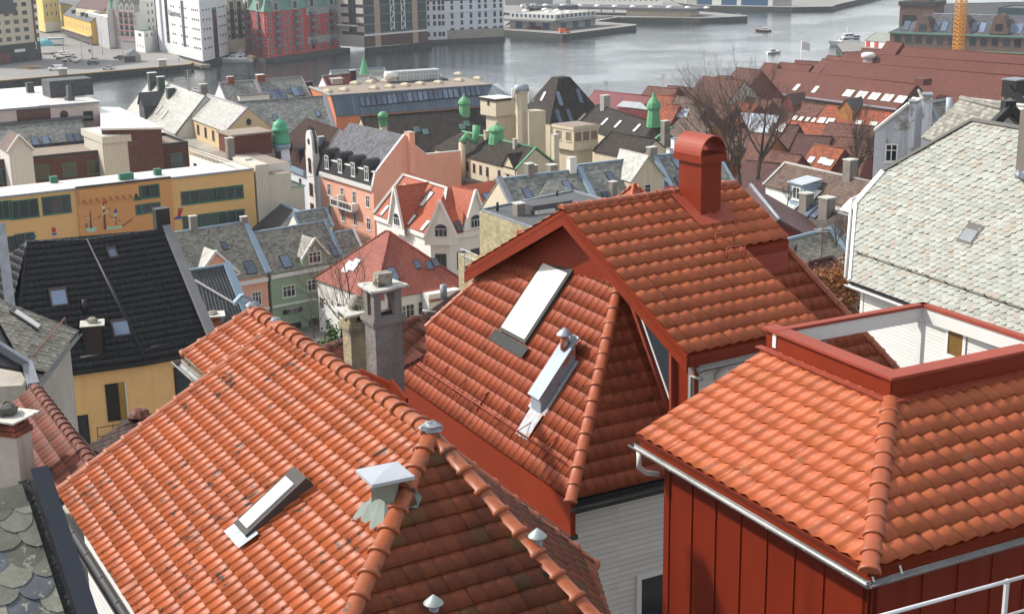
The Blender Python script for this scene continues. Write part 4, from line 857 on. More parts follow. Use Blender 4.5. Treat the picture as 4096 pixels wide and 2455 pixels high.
M_slo = mat('olive grey slate', (.22, .21, .175), .6, .3, .4, pat='slate', pw=.4, ph=.28, cellv=.4, line=.55, col3=(.24, .23, .2))
M_sld = mat('charcoal slate', (.05, .052, .055), .5, .3, .3, pat='slate', pw=.4, ph=.28, cellv=.3)
M_slv = mat('violet slate', (.085, .085, .098), .65, .3, .2, pat='slate', pw=.5, ph=.4, cellv=.4, line=.5, spec=.25)
M_blz = mat('blue grey sheet', (.10, .135, .175), .42, .22, .3, pat='seam', pw=.75, cellv=.15, metal=.2, streak=.12)
M_zs = mat('pale seamed zinc', (.42, .45, .47), .4, .15, .3, pat='seam', pw=.7, cellv=.1, metal=.4)
M_ltb = mat('light blue sheet roof', (.42, .46, .52), .5, .15, .3, pat='seam', pw=1., cellv=.1)
M_blt = mat('blue zinc trim', (.24, .33, .42), .45, .15, .5)
M_felt = mat('grey roofing felt', (.085, .088, .092), .75, .2, .3)
M_feltb = mat('brown roofing felt', (.26, .21, .17), .8, .25, .2)
M_feltw = mat('white roof membrane', (.66, .64, .61), .35, .12, .2, spec=.6)
M_salm = mat('salmon render', (.76, .36, .25), .85, .12, .15, streak=.08)
M_peach = mat('peach render', (.72, .37, .26), .85, .1, .2)
M_grn = mat('sage green render', (.27, .37, .26), .85, .1, .2)
M_crm = mat('cream render', (.56, .485, .36), .85, .16, .2, streak=.16)
M_crm2 = mat('warm cream render', (.60, .45, .27), .85, .1, .2)
M_ora = mat('orange render', (.60, .21, .10), .8, .1, .2)
M_mur = mat('ochre mural wall', (.66, .42, .17), .85, .08, .1); M_mur2 = mat('burnt ochre wall', (.56, .28, .095), .85, .08, .1)
M_wht = mat('white render', (.70, .69, .65), .85, .08, .2, streak=.06); M_whb = mat('cold white render', (.62, .64, .70), .85, .1, .2)
M_old = mat('peeling white render', (.50, .52, .56), .9, .25, .25, streak=.35, spots=(.24, .21, .19), spk=.6, sps=.55)
M_pnk = mat('pale pink render', (.62, .52, .48), .85, .1, .2, streak=.06)
M_cor = mat('cream corrugated sheet', (.56, .53, .45), .6, .08, .2, pat='corr', pw=.45, line=.35)
M_cor2 = mat('white corrugated sheet', (.62, .61, .56), .6, .08, .2, pat='corr', pw=.45, line=.35)
M_bk2 = mat('brown brick', (.105, .042, .034), .85, .2, .3, pat='brick', pw=.3, ph=.12, cellv=.3, line=.3)
M_blo = mat('mossy block wall', (.36, .31, .19), .9, .35, .25, pat='brick', pw=.5, ph=.25, cellv=.2, streak=.35)
M_ge = mat('verdigris green', (.10, .30, .15), .6, .2, .6); M_geq = mat('pale verdigris', (.20, .36, .25), .55, .25, .4)
M_cop = mat('old copper', (.105, .225, .175), .6, .3, .15)
M_gf = mat('green window frame', (.02, .14, .085), .4, .1, 1.); M_rf = mat('dark red frame', (.12, .02, .02), .4, .1, 1.); M_wf = M_white; M_kf = mat('dark timber frame', (.06, .045, .04), .5, .1, 1.)
M_lav = mat('lavender zinc', (.30, .27, .30), .5, .1, .5)
M_yl2 = mat('harbour yellow', (.62, .50, .16), .8, .1, .2)
def PD(x, y, d): return PY(x, y, d)
def quad(root, pts, name, mt, th=.15): return MB().slab(pts, th).build(name, mt, root)
def ghouse(label, A, B, pitch, R, z0, wm_, rm_, cat='house', hA=0., hB=0., ov=.3, name='town_house', group=None, trim=None, root=None, ext=0., roofd=None):
    """ridged house seen on one long eave A-B; R is a point of the ridge"""
    A, B = V(A), V(B); B.z = A.z; u = hz(A, B); p = Pl(A, B, pitch); n = V((-u.y, u.x, 0))
    if n.dot(p.n) > 0: n = -n
    Rr = p.at(*R) if not isinstance(R, V) else R; run = (Rr-A).dot(n); zr = p.z(A+n*run); C, D = B+n*2*run, A+n*2*run
    Ra, Rb = A+u*hA+n*run, B-u*hB+n*run; Ra.z = Rb.z = zr
    r = root or thing(name, label, cat, ((A.x+B.x+C.x+D.x)/4, (A.y+B.y+C.y+D.y)/4, z0), group)
    rf = quad(r, [A, B, Rb, Ra], 'roof', rm_); quad(r, [D, C, Rb, Ra], 'roof', rm_)
    if hA: quad(r, [D, A, Ra], 'hip_roof', rm_)
    if hB: quad(r, [B, C, Rb], 'hip_roof', rm_)
    i = n*ov; gA = u*(ov if hA else .06); gB = u*(ov if hB else .06)
    b = [A+i+gA, B+i-gB, C-i-gB, D-i+gA]; mb = MB(); zt = A.z-.02
    mb.prism(b, z0, zt)
    if not hA: mb.poly([V((b[0].x, b[0].y, zt)), V((b[3].x, b[3].y, zt)), Ra+gA-V((0, 0, .2))])
    if not hB: mb.poly([V((b[1].x, b[1].y, zt)), V((b[2].x, b[2].y, zt)), Rb-gB-V((0, 0, .2))])
    mb.build('wall', wm_, r)
    mb = MB(); mb.tube([Ra+V((0, 0, .02)), Rb+V((0, 0, .02))], .14, 6); mb.build('ridge_cap', trim or rm_, r)
    if not hA: MB().bar(A+V((0, 0, .05)), Ra+V((0, 0, .05)), .3, .16, up=p.n).build('verge', trim or rm_, r)
    if not hB: MB().bar(B+V((0, 0, .05)), Rb+V((0, 0, .05)), .3, .16, up=p.n).build('verge', trim or rm_, r)
    class H_: pass
    h = H_(); h.r, h.p, h.A, h.B, h.C, h.D, h.Ra, h.Rb, h.u, h.n, h.run = r, p, A, B, C, D, Ra, Rb, u, n, run
    h.W = Wall(r, b[0], b[1]); h.WB = Wall(r, b[1], b[2]); h.WA = Wall(r, b[0], b[3]); return h
def hiphouse(label, C, L, R, yap, z0, wm_, rm_, name='town_house', ov=.35, cat='house'):
    C, L, R = V(C), V(L), V(R); uL, uR = hz(C, L), None; uR = hz(C, R); a, b = (L-C).length, (R-C).length; s = min(a, b)/2
    ap = C+(uL+uR)*s; zh = ZA(ap, yap); D = L+(R-C); a1 = V((ap.x, ap.y, zh)); long = uL if a > b else uR; a2 = a1+long*(max(a, b)-2*s)
    r = thing(name, label, cat, (C.x, C.y, z0))
    lf = [C, L, a2 if a > b else a1, a1]; rf = [C, R, a2 if b > a else a1, a1]
    def tri(q): return [p for i, p in enumerate(q) if i == 0 or (p-q[i-1]).length > .05]
    P1, P2 = quad(r, tri(lf), 'roof', rm_), quad(r, tri(rf), 'roof', rm_); quad(r, tri([D, L, a2, a1] if b > a else [D, L, a2]), 'roof', rm_); quad(r, tri([D, R, a2] if b > a else [D, R, a1, a2]), 'roof', rm_)
    mb = MB()
    for p, q in ((C, a1), (a1, a2), (L, a1 if b > a else a2), (R, a2 if b > a else a1)): mb.tube([p+V((0, 0, .03)), q+V((0, 0, .03))], .13, 6)
    mb.build('ridge_tiles', rm_, r); i = (uL+uR)*ov; b4 = [C+i, R+(uL-uR)*ov, D-i, L+(uR-uL)*ov]; MB().prism(b4, z0, C.z-.02).build('wall', wm_, r)
    class H_: pass
    h = H_(); h.r = r; h.pl = Pl(C, L, C=a1); h.pr = Pl(C, R, C=a1); h.WL = Wall(r, b4[0], b4[3]); h.WR = Wall(r, b4[0], b4[1]); h.C, h.L, h.R, h.a1, h.a2, h.D = C, L, R, a1, a2, D; return h
def block(label, L, C, R, z0, z1, wm_, rm_, name='building', cat='building', par_=.4, group=None, root=None, parm=None):
    """flat roofed block on the ground corners left, near, right"""
    L, C, R = V(L), V(C), V(R); D = L+R-C; r = root or thing(name, label, cat, (C.x, C.y, z0), group)
    b = [C, R, D, L]; MB().prism(b, z0, z1).build('wall', wm_, r); uL, uR = hz(C, L), hz(C, R)
    MB().slab([V((q.x, q.y, z1+.02)) for q in b], .015).build('flat_roof', rm_, r)
    if par_:
        mb = MB(); zz = V((0, 0, z1+.021))
        for p, q, s_ in ((C, L, uR), (C, R, uL), (R, D, -uR), (L, D, -uL)): mb.par(V((p.x, p.y, 0))+zz, V((q.x-p.x, q.y-p.y, 0)), s_*.25, V((0, 0, par_)))
        mb.build('parapet', parm or wm_, r)
    class H_: pass
    h = H_(); h.r = r; h.WL = Wall(r, C, L); h.WR = Wall(r, C, R); h.C, h.L, h.R, h.D = C, L, R, D; h.z1 = z1; return h
def dormer(root, P, pl, w, h, dep, wm_, rm_, style='gable', win=None, u=None):
    """dormer standing on the roof plane, front foot at P"""
    P = V(P); ax = pl.axes()[0]; o = V((pl.n.x, pl.n.y, 0)).normalized(); z = V((0, 0, 1)); a, b = P-ax*w/2-z*.3, P+ax*w/2-z*.3; hh = h+.3
    k = MB().par(a, ax*w, -o*dep, z*hh)
    if style == 'gable':
        rs = w*.55; ap = P+z*(h+rs); k.poly([a+z*hh, b+z*hh, ap]); kk = k.build('dormer', wm_, root); f = o*.25; e = ax*.2-z*.2
        for s_, q in ((1, b), (-1, a)): MB().slab([q+z*hh+e*s_*(1 if s_ > 0 else 1)+f if s_ > 0 else q+z*hh-ax*.2-z*.2+f, ap+f+z*.05, ap-o*dep*1.6+z*.05, (q+z*hh+ax*.2*s_-z*.2)-o*dep], .12).build('dormer_roof', rm_, kk)
    elif style == 'barrel':
        kk = k.build('dormer', wm_, root); vs = []; n = 9
        for d_ in (.2, -dep): vs += [P+z*h+o*d_-ax*math.cos(math.pi*i/(n-1))*w*.58+z*math.sin(math.pi*i/(n-1))*w*.42 for i in range(n)]
        m2 = MB().faces(vs, [(i, i+1, n+i+1, n+i) for i in range(n-1)]+[tuple(range(n))], 0, False); m2.build('dormer_roof', rm_, kk)
    else:
        kk = k.build('dormer', wm_, root); MB().slab([a+z*(hh+.02)+o*.3-ax*.15, b+z*(hh+.02)+o*.3+ax*.15, b+z*(hh+.35)-o*dep+ax*.15, a+z*(hh+.35)-o*dep-ax*.15], .1).build('dormer_roof', rm_, kk)
    if win:
        q = P+o*.006+z*(h-win[3]-.1 if False else .25); x = V((o.y, -o.x, 0))*-1; m_ = winmesh(*win[0]) if isinstance(win[0], tuple) else win
        place('dormer_window', m_[2], root, frame3(q, V((-o.y, o.x, 0)), -o, z))
    return kk
def strip(root, pts, w_, h_, mt, name='parapet_flashing', up=V((0, 0, 1))):
    mb = MB()
    for p, q in zip(pts, pts[1:]): mb.bar(p, q, w_, h_, up=up)
    return mb.build(name, mt, root)
def stk(root, pl, x, y, ytop, w_, d_, mt, az=-30, cap=M_slab, pots=0, name='chimney'):
    c = pl.at(x, y) if isinstance(pl, Pl) else V(pl); zt = ZA(c, ytop); return stack(root, c-V((0, 0, .6)), w_, d_, zt-c.z+.6, az, mt, cap, name, .1, pots)
def skys(root, pl, pts, w_, h_, fm=M_frb, gm_=None):
    for x, y in pts: skylight(root, pl, x, y, w_, h_, fm, gm_ or M_sky)
def mansard(label, A, B, pitch1, brk, gpts, left, z0, wm_, rm1, rm2, gm_, name='town_house', cat='building', flash=M_white):
    """street front A-B, steep lower roof to brk, then the party gable profile gpts standing on B"""
    A, B = V(A), V(B); B.z = A.z; u = hz(A, B); p1 = Pl(A, B, pitch1); n = V((-u.y, u.x, 0))
    if n.dot(V((A.x, A.y, 0))) < 0: n = -n
    k = p1.at(*brk); k = B+n*((k-B).dot(n))+V((0, 0, k.z-B.z)); kA = A+(k-B); g = [PV(x, y, B, B+n) for x, y in gpts]; R = g[0]; Ra = LN(R, u, left, (left[0], left[1]-200))
    r = thing(name, label, cat, (A.x, A.y, z0)); quad(r, [A, B, k, kA], 'mansard_roof', rm1); kA2 = kA+u*0
    quad(r, [kA, k, R, Ra], 'roof', rm2); far = g[1] if len(g) > 1 else R; far2 = A+(far-B); quad(r, [Ra, R, far, Ra+(far-R)], 'roof', rm2)
    w_ = (g[-1]-B).dot(n); MB().prism([A+n*.2, B+n*.2, B+n*w_, A+n*w_], z0, A.z-.02).build('wall', wm_, r)
    pg = [V((B.x, B.y, z0)), B, k]+g+[V((g[-1].x, g[-1].y, z0))]; pg = [q+u*.18 for q in pg]; e = u*-.3
    mb = MB(); mb.poly(pg); mb.poly([q+e for q in pg][::-1])
    for i in range(len(pg)): mb.poly([pg[i], pg[(i+1) % len(pg)], pg[(i+1) % len(pg)]+e, pg[i]+e])
    mb.build('gable_wall', gm_, r); strip(r, [q-u*.1+V((0, 0, .06)) for q in [B, k]+g], .4, .14, flash, 'gable_coping')
    class H_: pass
    h = H_(); h.r, h.p1, h.p2, h.W, h.u, h.n, h.k, h.R, h.A, h.B = r, p1, Pl(k, kA, C=R), Wall(r, A+n*.2, B+n*.2), u, n, k, R, A, B; h.WG = Wall(r, B+u*.18, g[-1]+u*.18); return h
W_ = winmesh
G4 = 3.2
# ---------------------------------------------------------------- red hip roofed house with the bare tree
h = hiphouse('white house under a broad red hipped roof, bare tree in front', PD(1500, 1203, 165), PD(1253, 1115, 176), PD(1500, 1203, 165)+dirv(57)*13.2, 928, G4, M_wht, M_tm2)
h_hip = h
skys(h.r, h.pr, ((1668, 1058), (1716, 1062), (1741, 1050)), .9, 1.3); skys(h.r, h.pl, ((1392, 1068), (1420, 1060)), 1.3, 1.8, M_lead, M_feltw); skylight(h.r, h.pr, 1572, 1096, 1.1, 1.9, M_frb, M_sky)
for x in (1290, 1360, 1430): h.WL.px(x, 1235+(x-1290)*.33, W_(1.0, 1.5, 2, 2, M_wf, M_glass), True)
for x in (1610, 1641, 1690): h.WR.px(x, 1283-(x-1610)*.24, W_(1.2, 1.9, 2, 2, M_wf, mat('curtained glass', (.12, .17, .14), .2, .3, .6) if x == 1610 else M_glass), True)
q = h.pr.at(1688, 1165); MB().par(q+V((0, 0, -2.6)), dirv(57)*4.5, -dirv(147)*-1.6, V((0, 0, 2.5))).build('bay', M_wht, h.r); MB().slab([q+V((0, 0, .1)), q+dirv(57)*4.6+V((0, 0, .1)), q+dirv(57)*4.6+dirv(147)*1.9-V((0, 0, .9)), q+dirv(147)*1.9-V((0, 0, .9))], .12).build('bay_roof', M_tm2, h.r)
# ---------------------------------------------------------------- green and peach terrace
zg = PD(1083, 1095, 176).z; A, B = PZ(1083, 1095, zg), PZ(1372, 1043, zg)
g = ghouse('sage green town house with slate roof and white trimmed street gable', A, B, 47, (1278, 888), G4, M_grn, M_slo, trim=M_blt, ov=.25)
W = g.W; w1 = W_(1.9, 1.6, 3, 2, M_wf, M_glass, fr=.13); w2 = W_(1.0, 1.6, 2, 2, M_wf, M_glass, fr=.13)
W.px(1157, 1188, w1, True); W.px(1256, 1163, w1, True); W.px(1345, 1140, w2, True); W.band(0, W.L, zg-.75, .5, .3, M_white); W.band(0, W.L, zg-4.6, .25, .15, M_wht)
dp = g.p.at(1262, 1062); dd = dormer(g.r, g.A+g.u*((dp-g.A).dot(g.u))+V((0, 0, .05))+g.n*.1, g.p, 3.7, 1.5, 2.6, M_grn, M_slo, 'gable', W_(1.9, 1.6, 3, 2, M_wf, M_glass, fr=.16))
oc = -g.n; dc = g.A+g.u*((dp-g.A).dot(g.u)); strip(g.r, [dc+oc*.2-g.u*2.1+V((0, 0, 1.2)), dc+oc*.2+V((0, 0, 3.7)), dc+oc*.2+g.u*2.1+V((0, 0, 1.2))], .22, .28, M_white, 'barge_board'); place('round_vent', MB().faces([(.27*math.cos(t)*s_, -d_, .27*math.sin(t)*s_) for s_, d_ in ((1, 0), (1, .08), (.6, .08), (.55, .02)) for t in (2*math.pi*k/12 for k in range(12))], [(a*12+k, a*12+(k+1) % 12, (a+1)*12+(k+1) % 12, (a+1)*12+k) for a in range(3) for k in range(12)]+[tuple(range(36, 48))]).mesh('round_vent', M_white), g.r, frame3(dc+oc*.01+V((0, 0, 2.3)), V((oc.y, -oc.x, 0))*-1, -oc, V((0, 0, 1))))
skys(g.r, g.p, ((1143, 1046), (1340, 1000)), 1.35, 1.9)
sh = W_(3.4, 2.6, 3, 1, M_door, mat('dark shop glass', (.035, .03, .028), .12, .9, 1.2), fr=.14); W.px(1162, 1372, sh, True); W.px(1275, 1345, W_(2.6, 2.6, 2, 1, M_door, mat('lit shop window', (.10, .07, .04), .2, .8, 1.3), fr=.14), True)
s_ = W.put(PV(1170, 1242, W.A, W.B), MB().par((-1.4, -.12, -.3), (2.8, 0, 0), (0, .12, 0), (0, 0, .6)).mesh('shop_sign', M_door), name='shop_sign')
def lettering(root, text, size, M_, mt, ext=.01):
    c = bpy.data.curves.new('lettering', 'FONT'); c.body = text; c.size = size; c.extrude = ext; c.align_x = 'CENTER'; c.align_y = 'CENTER'
    tmp = bpy.data.objects.new('t', c); COL.objects.link(tmp); dg = bpy.context.evaluated_depsgraph_get(); me = bpy.data.meshes.new_from_object(tmp.evaluated_get(dg)); bpy.data.objects.remove(tmp); bpy.data.curves.remove(c)
    me.materials.clear(); me.materials.append(mt); return place('lettering', me, root, M_)
def on_wall(W, P, off=.02): return frame3(V(P)+W.n*off, W.x, V((0, 0, 1)), W.n)
lettering(g.r, 'Magnus', .55, on_wall(W, PV(1170, 1232, W.A, W.B), .14), M_white); lettering(g.r, 'mat & vin', .34, on_wall(W, PV(1170, 1245, W.A, W.B), .14), M_white)
zo = PZ(1071, 1088, zg-.2).z; B2 = A-g.u*.35; A2 = B2-g.u*13
o = ghouse('peach town house with slate roof and pedimented dormer with oval window', A2, B2, 47, (986, 886), G4, M_peach, M_slo, trim=M_blt, ov=.25)
W = o.W; W.px(1029, 1222, W_(1.35, 1.9, 3, 2, M_wf, M_glass, fr=.12), True); W.px(962, 1235, W_(1.35, 1.9, 3, 2, M_wf, M_glass, fr=.12), True); W.band(0, W.L, zg-.9, .55, .3, M_white); W.band(0, W.L, zg-4.6, .3, .2, M_wht)
skys(o.r, o.p, ((1000, 1070),), 1.4, 2.0); skys(o.r, o.p, ((898, 983),), .8, 1.3)
dq = o.p.at(842, 1052); dormer(o.r, o.A+o.u*((dq-o.A).dot(o.u))+V((0, 0, .6))+o.n*.5, o.p, 5.8, .2, 3, M_peach, M_slp, 'gable'); dc = o.A+o.u*((dq-o.A).dot(o.u))+o.n*.5; strip(o.r, [dc-o.n*.2-o.u*3.1+V((0, 0, .7)), dc-o.n*.2+V((0, 0, 4.05)), dc-o.n*.2+o.u*3.1+V((0, 0, .7))], .28, .3, M_white, 'pediment_moulding'); strip(o.r, [dc-o.n*.2-o.u*3.1+V((0, 0, .65)), dc-o.n*.2+o.u*3.1+V((0, 0, .65))], .28, .25, M_white, 'pediment_moulding')
Wd = Wall(o.r, dc-o.u*3, dc+o.u*3); Wd.put(dc+V((0, 0, 1.5)), MB().faces([(.75*math.cos(t)*s_, -d_, .5*math.sin(t)*s_) for s_, d_ in ((1, 0), (1, .1), (.78, .1), (.75, .03)) for t in (2*math.pi*k/16 for k in range(16))], [(a*16+k, a*16+(k+1) % 16, (a+1)*16+(k+1) % 16, (a+1)*16+k) for a in range(3) for k in range(16)]).faces([(.57*math.cos(2*math.pi*k/16), -.05, .38*math.sin(2*math.pi*k/16)) for k in range(16)], [tuple(range(16))], 1).mesh('oval_window', [M_white, M_glass]), name='oval_window')
strip(o.r, [o.Rb+V((0, 0, .2))+o.n*.3, o.B+V((0, 0, .25))-o.n*.2], .75, .4, M_blt); c = o.Rb+V((0, 0, -.3)); stk(o.r, o.Rb-o.u*7.2+V((0, 0, -.4)), 0, 0, 865, .9, .7, M_stk, -33); stk(o.r, o.Rb-o.u*.2+V((0, 0, -.3)), 0, 0, 868, .8, .7, M_brk if 0 else M_stk, -33)
# right continuation with white gable
A3 = B+g.u*.3; e = ghouse('slate roofed white house at the end of the green terrace', A3, A3+g.u*3.2, 47, (1372, 925), G4, M_wht, M_slo, trim=M_blt, ov=.25); strip(e.r, [g.Rb+V((0, 0, .15)), g.B+V((0, 0, .15))], .4, .3, M_blt)
MB().bar(e.B+V((0, 0, .0))-e.n*.2, e.Rb+V((0, 0, .1)), .3, .3).build('white_verge', M_white, e.r)
# black roofed cottage and its small bright roof, left of the terrace
zc = PD(930, 1300, 120).z; A, B = PZ(770, 1325, zc), PZ(1000, 1285, zc); c = ghouse('small house with black ribbed roof, blue zinc verges and ochre gable', A, B, 42, (885, 1062), zc-9, M_mur, M_tm4, trim=M_blt, ov=.2)
strip(c.r, [c.Rb+V((0, 0, .15)), c.B+V((0, 0, .15))], .7, .35, M_blt); A, B = c.p.at(770, 1140), c.p.at(930, 1235); q = [c.p.at(772, 1138)+c.p.n*.7, c.p.at(925, 1228)+c.p.n*.7, c.p.at(870, 1330)+c.p.n*.2, c.p.at(790, 1290)+c.p.n*.2]; quad(c.r, q, 'lean_to_roof', M_tm4); strip(c.r, [q[0], q[1]], .2, .12, M_feltw, 'verge'); strip(c.r, [q[1]+V((0, 0, -.2)), q[1]+c.u*.9+V((0, 0, .55)), q[1]+c.u*2.4+V((0, 0, -.5))], .5, .3, M_blt, 'gable_coping'); MB().prism([c.A+c.n*.3, c.B+c.n*.3, c.B+c.n, c.A+c.n], zc-9, zc-.1).build('front_wall', M_mur, c.r)
c2 = PY(852, 1275, 86); ch = stack(c.r, c2-V((0, 0, 1.5)), 1., .8, 1.45, -10, M_brk, None); MB().box(c2, .75, .55, .25, -10).build('flue_piers', M_brk, ch); MB().box(c2+V((0, 0, .26)), 1.5, 1.3, .06, -14).build('cap_slab', M_slab, ch); lump(ch, c2+V((0, 0, .4)), .3, M_stone, 'boulder', 6, .5)
# black roof tucked behind the green house
zb = PD(1150, 905, 207).z; A, B = PZ(1118, 812, zb+3.6), PZ(1236, 865, zb+3.6); u = hz(B, A); n = V((u.y, -u.x, 0)); n = -n if n.x > 0 else n
r = thing('town_house', 'low black slated roof wedged behind the green terrace', 'house', (A.x, A.y, G4)); quad(r, [A, B, B+n*6-V((0, 0, 3.8)), A+n*6-V((0, 0, 3.8))], 'roof', M_sld); quad(r, [A, B, B-n*6-V((0, 0, 3.8)), A-n*6-V((0, 0, 3.8))], 'roof', M_slg); strip(r, [A, B], .35, .25, M_blt, 'ridge_cap'); strip(r, [A, A+n*6-V((0, 0, 3.7))], .3, .25, M_blt, 'verge'); MB().prism([A+n*5.7, B+n*5.7, B-n*5.7, A-n*5.7], G4, zb-.1).build('wall', M_wht, r)
pk = Pl(A, B, C=B+n*6-V((0, 0, 3.8))); skylight(r, pk, 1165, 866, .9, 1.1, M_frb, M_sky)
zb = PD(1310, 905, 196).z; A, B = PZ(1205, 925, zb), PZ(1335, 905, zb); ghouse('small grey slate roof between green terrace and salmon front', A, B, 45, (1260, 838), G4, M_wht, M_slg, trim=M_blt)
# ---------------------------------------------------------------- white corner house with new red roofs
z = PD(1710, 937, 183).z; A, B = PZ(1493, 857, z), PZ(1710, 937, z); C_, D_ = PZ(1804, 937, z), PZ(1804, 937, z)+dirv(50)*15
r = thing('corner_house', 'white corner house with bright new red tiled roofs and pointed white dormers', 'house', (B.x, B.y, G4))
p1 = Pl(A, B, 43); p2 = Pl(C_, D_, 43); K = p1.at(1785, 753); u1 = hz(B, A); Kl = LN(K, u1, (1616, 699), (1616, 560)); u2 = hz(C_, D_); p2 = Pl(C_, D_, C=K); Kr = LN(K, u2, (1976, 718), (2060, 860))
A_ = LN(A, u1, (1495, 840), (1495, 900)); mid = (B+C_)/2
quad(r, [A_, B, K, Kl], 'roof', M_tm1); quad(r, [B, C_, K], 'corner_roof', M_tm1); quad(r, [C_, D_, Kr, K], 'roof', M_tm1)
n1 = V((u1.y, -u1.x, 0)); n1 = n1 if n1.y > 0 else -n1; n2 = V((u2.y, -u2.x, 0)); n2 = n2 if n2.y > 0 else -n2
inner = K+n1*5+n2*5-V((0, 0, 4.5)); quad(r, [K, Kl, Kl+n1*6-V((0, 0, 5)), inner], 'back_roof', M_tm1); quad(r, [K, Kr, Kr+n2*6-V((0, 0, 5)), inner], 'back_roof', M_tm1)
strip(r, [Kl+V((0, 0, .08)), K+V((0, 0, .08)), (K+mid)/2+V((0, 0, .3))], .4, .16, M_feltw, 'ridge_flashing'); strip(r, [A_+V((0, 0, .1)), Kl+V((0, 0, .1)), Kl+n1*6-V((0, 0, 4.8))], .6, .35, M_conc, 'verge_coping'); strip(r, [Kr+V((0, 0, .1)), D_+V((0, 0, .1))], .6, .3, M_conc, 'verge_coping')
MB().prism([A_+n1*.4, B+n1*.4, C_+n2*.4, D_+n2*.4, D_+n2*11, inner, A_+n1*11], G4, z-.05).build('wall', M_wht, r)
skys(r, p1, ((1708, 797), ), 1.1, 2.6, M_frm, M_blind); skys(r, p1, ((1540, 842), (1648, 880), (1702, 903)), .9, 1.9, M_frm, M_blind); skylight(r, p1, 1610, 758, 1.4, 2., M_frm, M_crm); skylight(r, p2, 1955, 795, 1.5, 2., M_frm, M_sky); skylight(r, p2, 1835, 905, 1.2, 1.7, M_frm, M_sky)
def spike(P, pl, w_, h_, dp_):
    ax = pl.axes()[0]; o_ = V((pl.n.x, pl.n.y, 0)).normalized(); P = V(P)+o_*.15; a, b, ap = P-ax*w_/2, P+ax*w_/2, P+V((0, 0, h_)); MB().poly([a-V((0, 0, 1.)), b-V((0, 0, 1.)), b, ap, a]).build('dormer', M_wht, r); back = ap-o_*dp_
    for q in (a, b): MB().slab([q+o_*.1, ap+o_*.1, back, q-o_*.8], .12).build('dormer_roof', M_tm1, r)
    strip(r, [a+o_*.2, ap+o_*.2, b+o_*.2], .35, .3, M_wht, 'barge_board'); return P, o_, ax
for (x, y), pl, w_, h_, dp_ in (((1592, 905), p1, 4.2, 5.6, 5.2), ((1765, 950), Pl(B, C_, C=K), 4.4, 5., 4.), ((1900, 912), p2, 4.2, 5.2, 5.)):
    P, o_, ax = spike(pl.at(x, y), pl, w_, h_, dp_); place('arched_window', W_(1.7, 1.1, 3, 1, M_wf, M_glass, arch=True)[2], r, frame3(P+o_*.01+V((0, 0, .1)), V((-o_.y, o_.x, 0)), -o_, V((0, 0, 1))))
wl = Wall(r, A_+n1*.4, B+n1*.4); wc = Wall(r, B+n1*.4, C_+n2*.4); wr_ = Wall(r, C_+n2*.4, D_+n2*.4)
for W, xs_ in ((wc, (1762,)), (wl, (1530, 1600, 1665)), (wr_, (1845, 1900))):
    for x in xs_: P = PV(x, 1000, W.A, W.B); P.z = z-4.9; W.put(P, *W_(1.5, 2.2, 2, 2, M_kf, M_glass, fr=.14)[:2]); P.z = z-8.9; W.put(P, *W_(1.5, 2.2, 2, 2, M_kf, M_glass, fr=.14)[:2])
    W.band(-.05, W.L+.05, z-.75, .6, .35, M_wht); W.band(-.05, W.L+.05, z-5.6, .25, .15, M_wht)
# ---------------------------------------------------------------- mossy block building
zf = PD(1917, 843, 122).z; P1, P2 = PZ(1917, 843, zf), PZ(2292, 765, zf); P4 = P1+dirv(150)*13; h = block('mossy concrete block building with flat grey felt roof', P1, P4, P4+(P2-P1), 6, zf, M_blo, M_felt, par_=.15, parm=M_lead)
fe = P1+(P2-P1)*.25; MB().box(PZ(2180, 838, zf+.03), 4.2, 2.4, .75, -33).build('roof_hatch', M_felt, h.r); stk(h.r, PZ(2076, 862, zf), 0, 0, 815, .8, .8, M_stk, -30); MB().tube([PZ(2228, 800, zf), PZ(2228, 800, zf)+V((0, 0, .9))], .12, 8).build('vent_pipe', M_blk, h.r); MB().tube([PZ(1990, 845, zf), PZ(1990, 845, zf)+V((0, 0, .8))], .12, 8).build('vent_pipe', M_blk, h.r); MB().lathe(PZ(2206, 812, zf), [(.5, 0), (.5, .2), (.05, .5)], 10).build('roof_light', M_feltw, h.r); MB().box(PZ(2168, 850, zf+.03), 2., 1.2, .3, -33).build('roof_light', M_white, h.r)
MB().prism([P1+dirv(-60)*2.3, P1, P4, P4+dirv(-60)*2.3], 6, zf-4).build('side_block', M_blo, h.r); bl = MB(); q = P1+dirv(150)*.5-dirv(60)*2.2+V((0, 0, -4))
for i in range(4): bl.bar(q+dirv(150)*i, q+dirv(150)*i+V((0, 0, 1)), .05)
for hh in (.5, 1.): bl.bar(q+V((0, 0, hh)), q+dirv(150)*3+V((0, 0, hh)), .05)
bl.build('balcony_rail', M_white, h.r); h.WL.px(2290, 1130, W_(1., 1.4, 1, 2, M_kf, M_glass), True)
# ---------------------------------------------------------------- long slate terrace behind the red gable
z = PD(2060, 905, 148).z; A, B = PZ(2060, 905, z), PZ(2850, 795, z); u = hz(A, B); p = Pl(A, B, 42); A = LN(A, u, (2000, 723), (2085, 900)); cuts = [A]
for a, b in (((2311, 671), (2400, 800)), ((2608, 617), (2700, 755))):
    R = p.at(*a); cuts.append(A+u*((R-A).dot(u)))
cuts.append(cuts[-1]+u*9)
lab = ['left slate terrace house with roof windows and cream dormer hip', 'middle slate terrace house with cream shaped gable', 'right slate terrace house seen past the red metal chimney']; rp = [(2200, 692), (2450, 645), (2680, 617)]; ts = []
for i in range(3): ts.append(ghouse(lab[i], cuts[i], cuts[i+1]-u*.02, 42, rp[i], 5, M_crm, M_slg, trim=M_blt, group='slate terrace houses'))
for i in (0, 1): strip(ts[i].r, [ts[i].Rb+V((0, 0, .2)), ts[i].B+V((0, 0, .2))], .6, .4, M_blt)
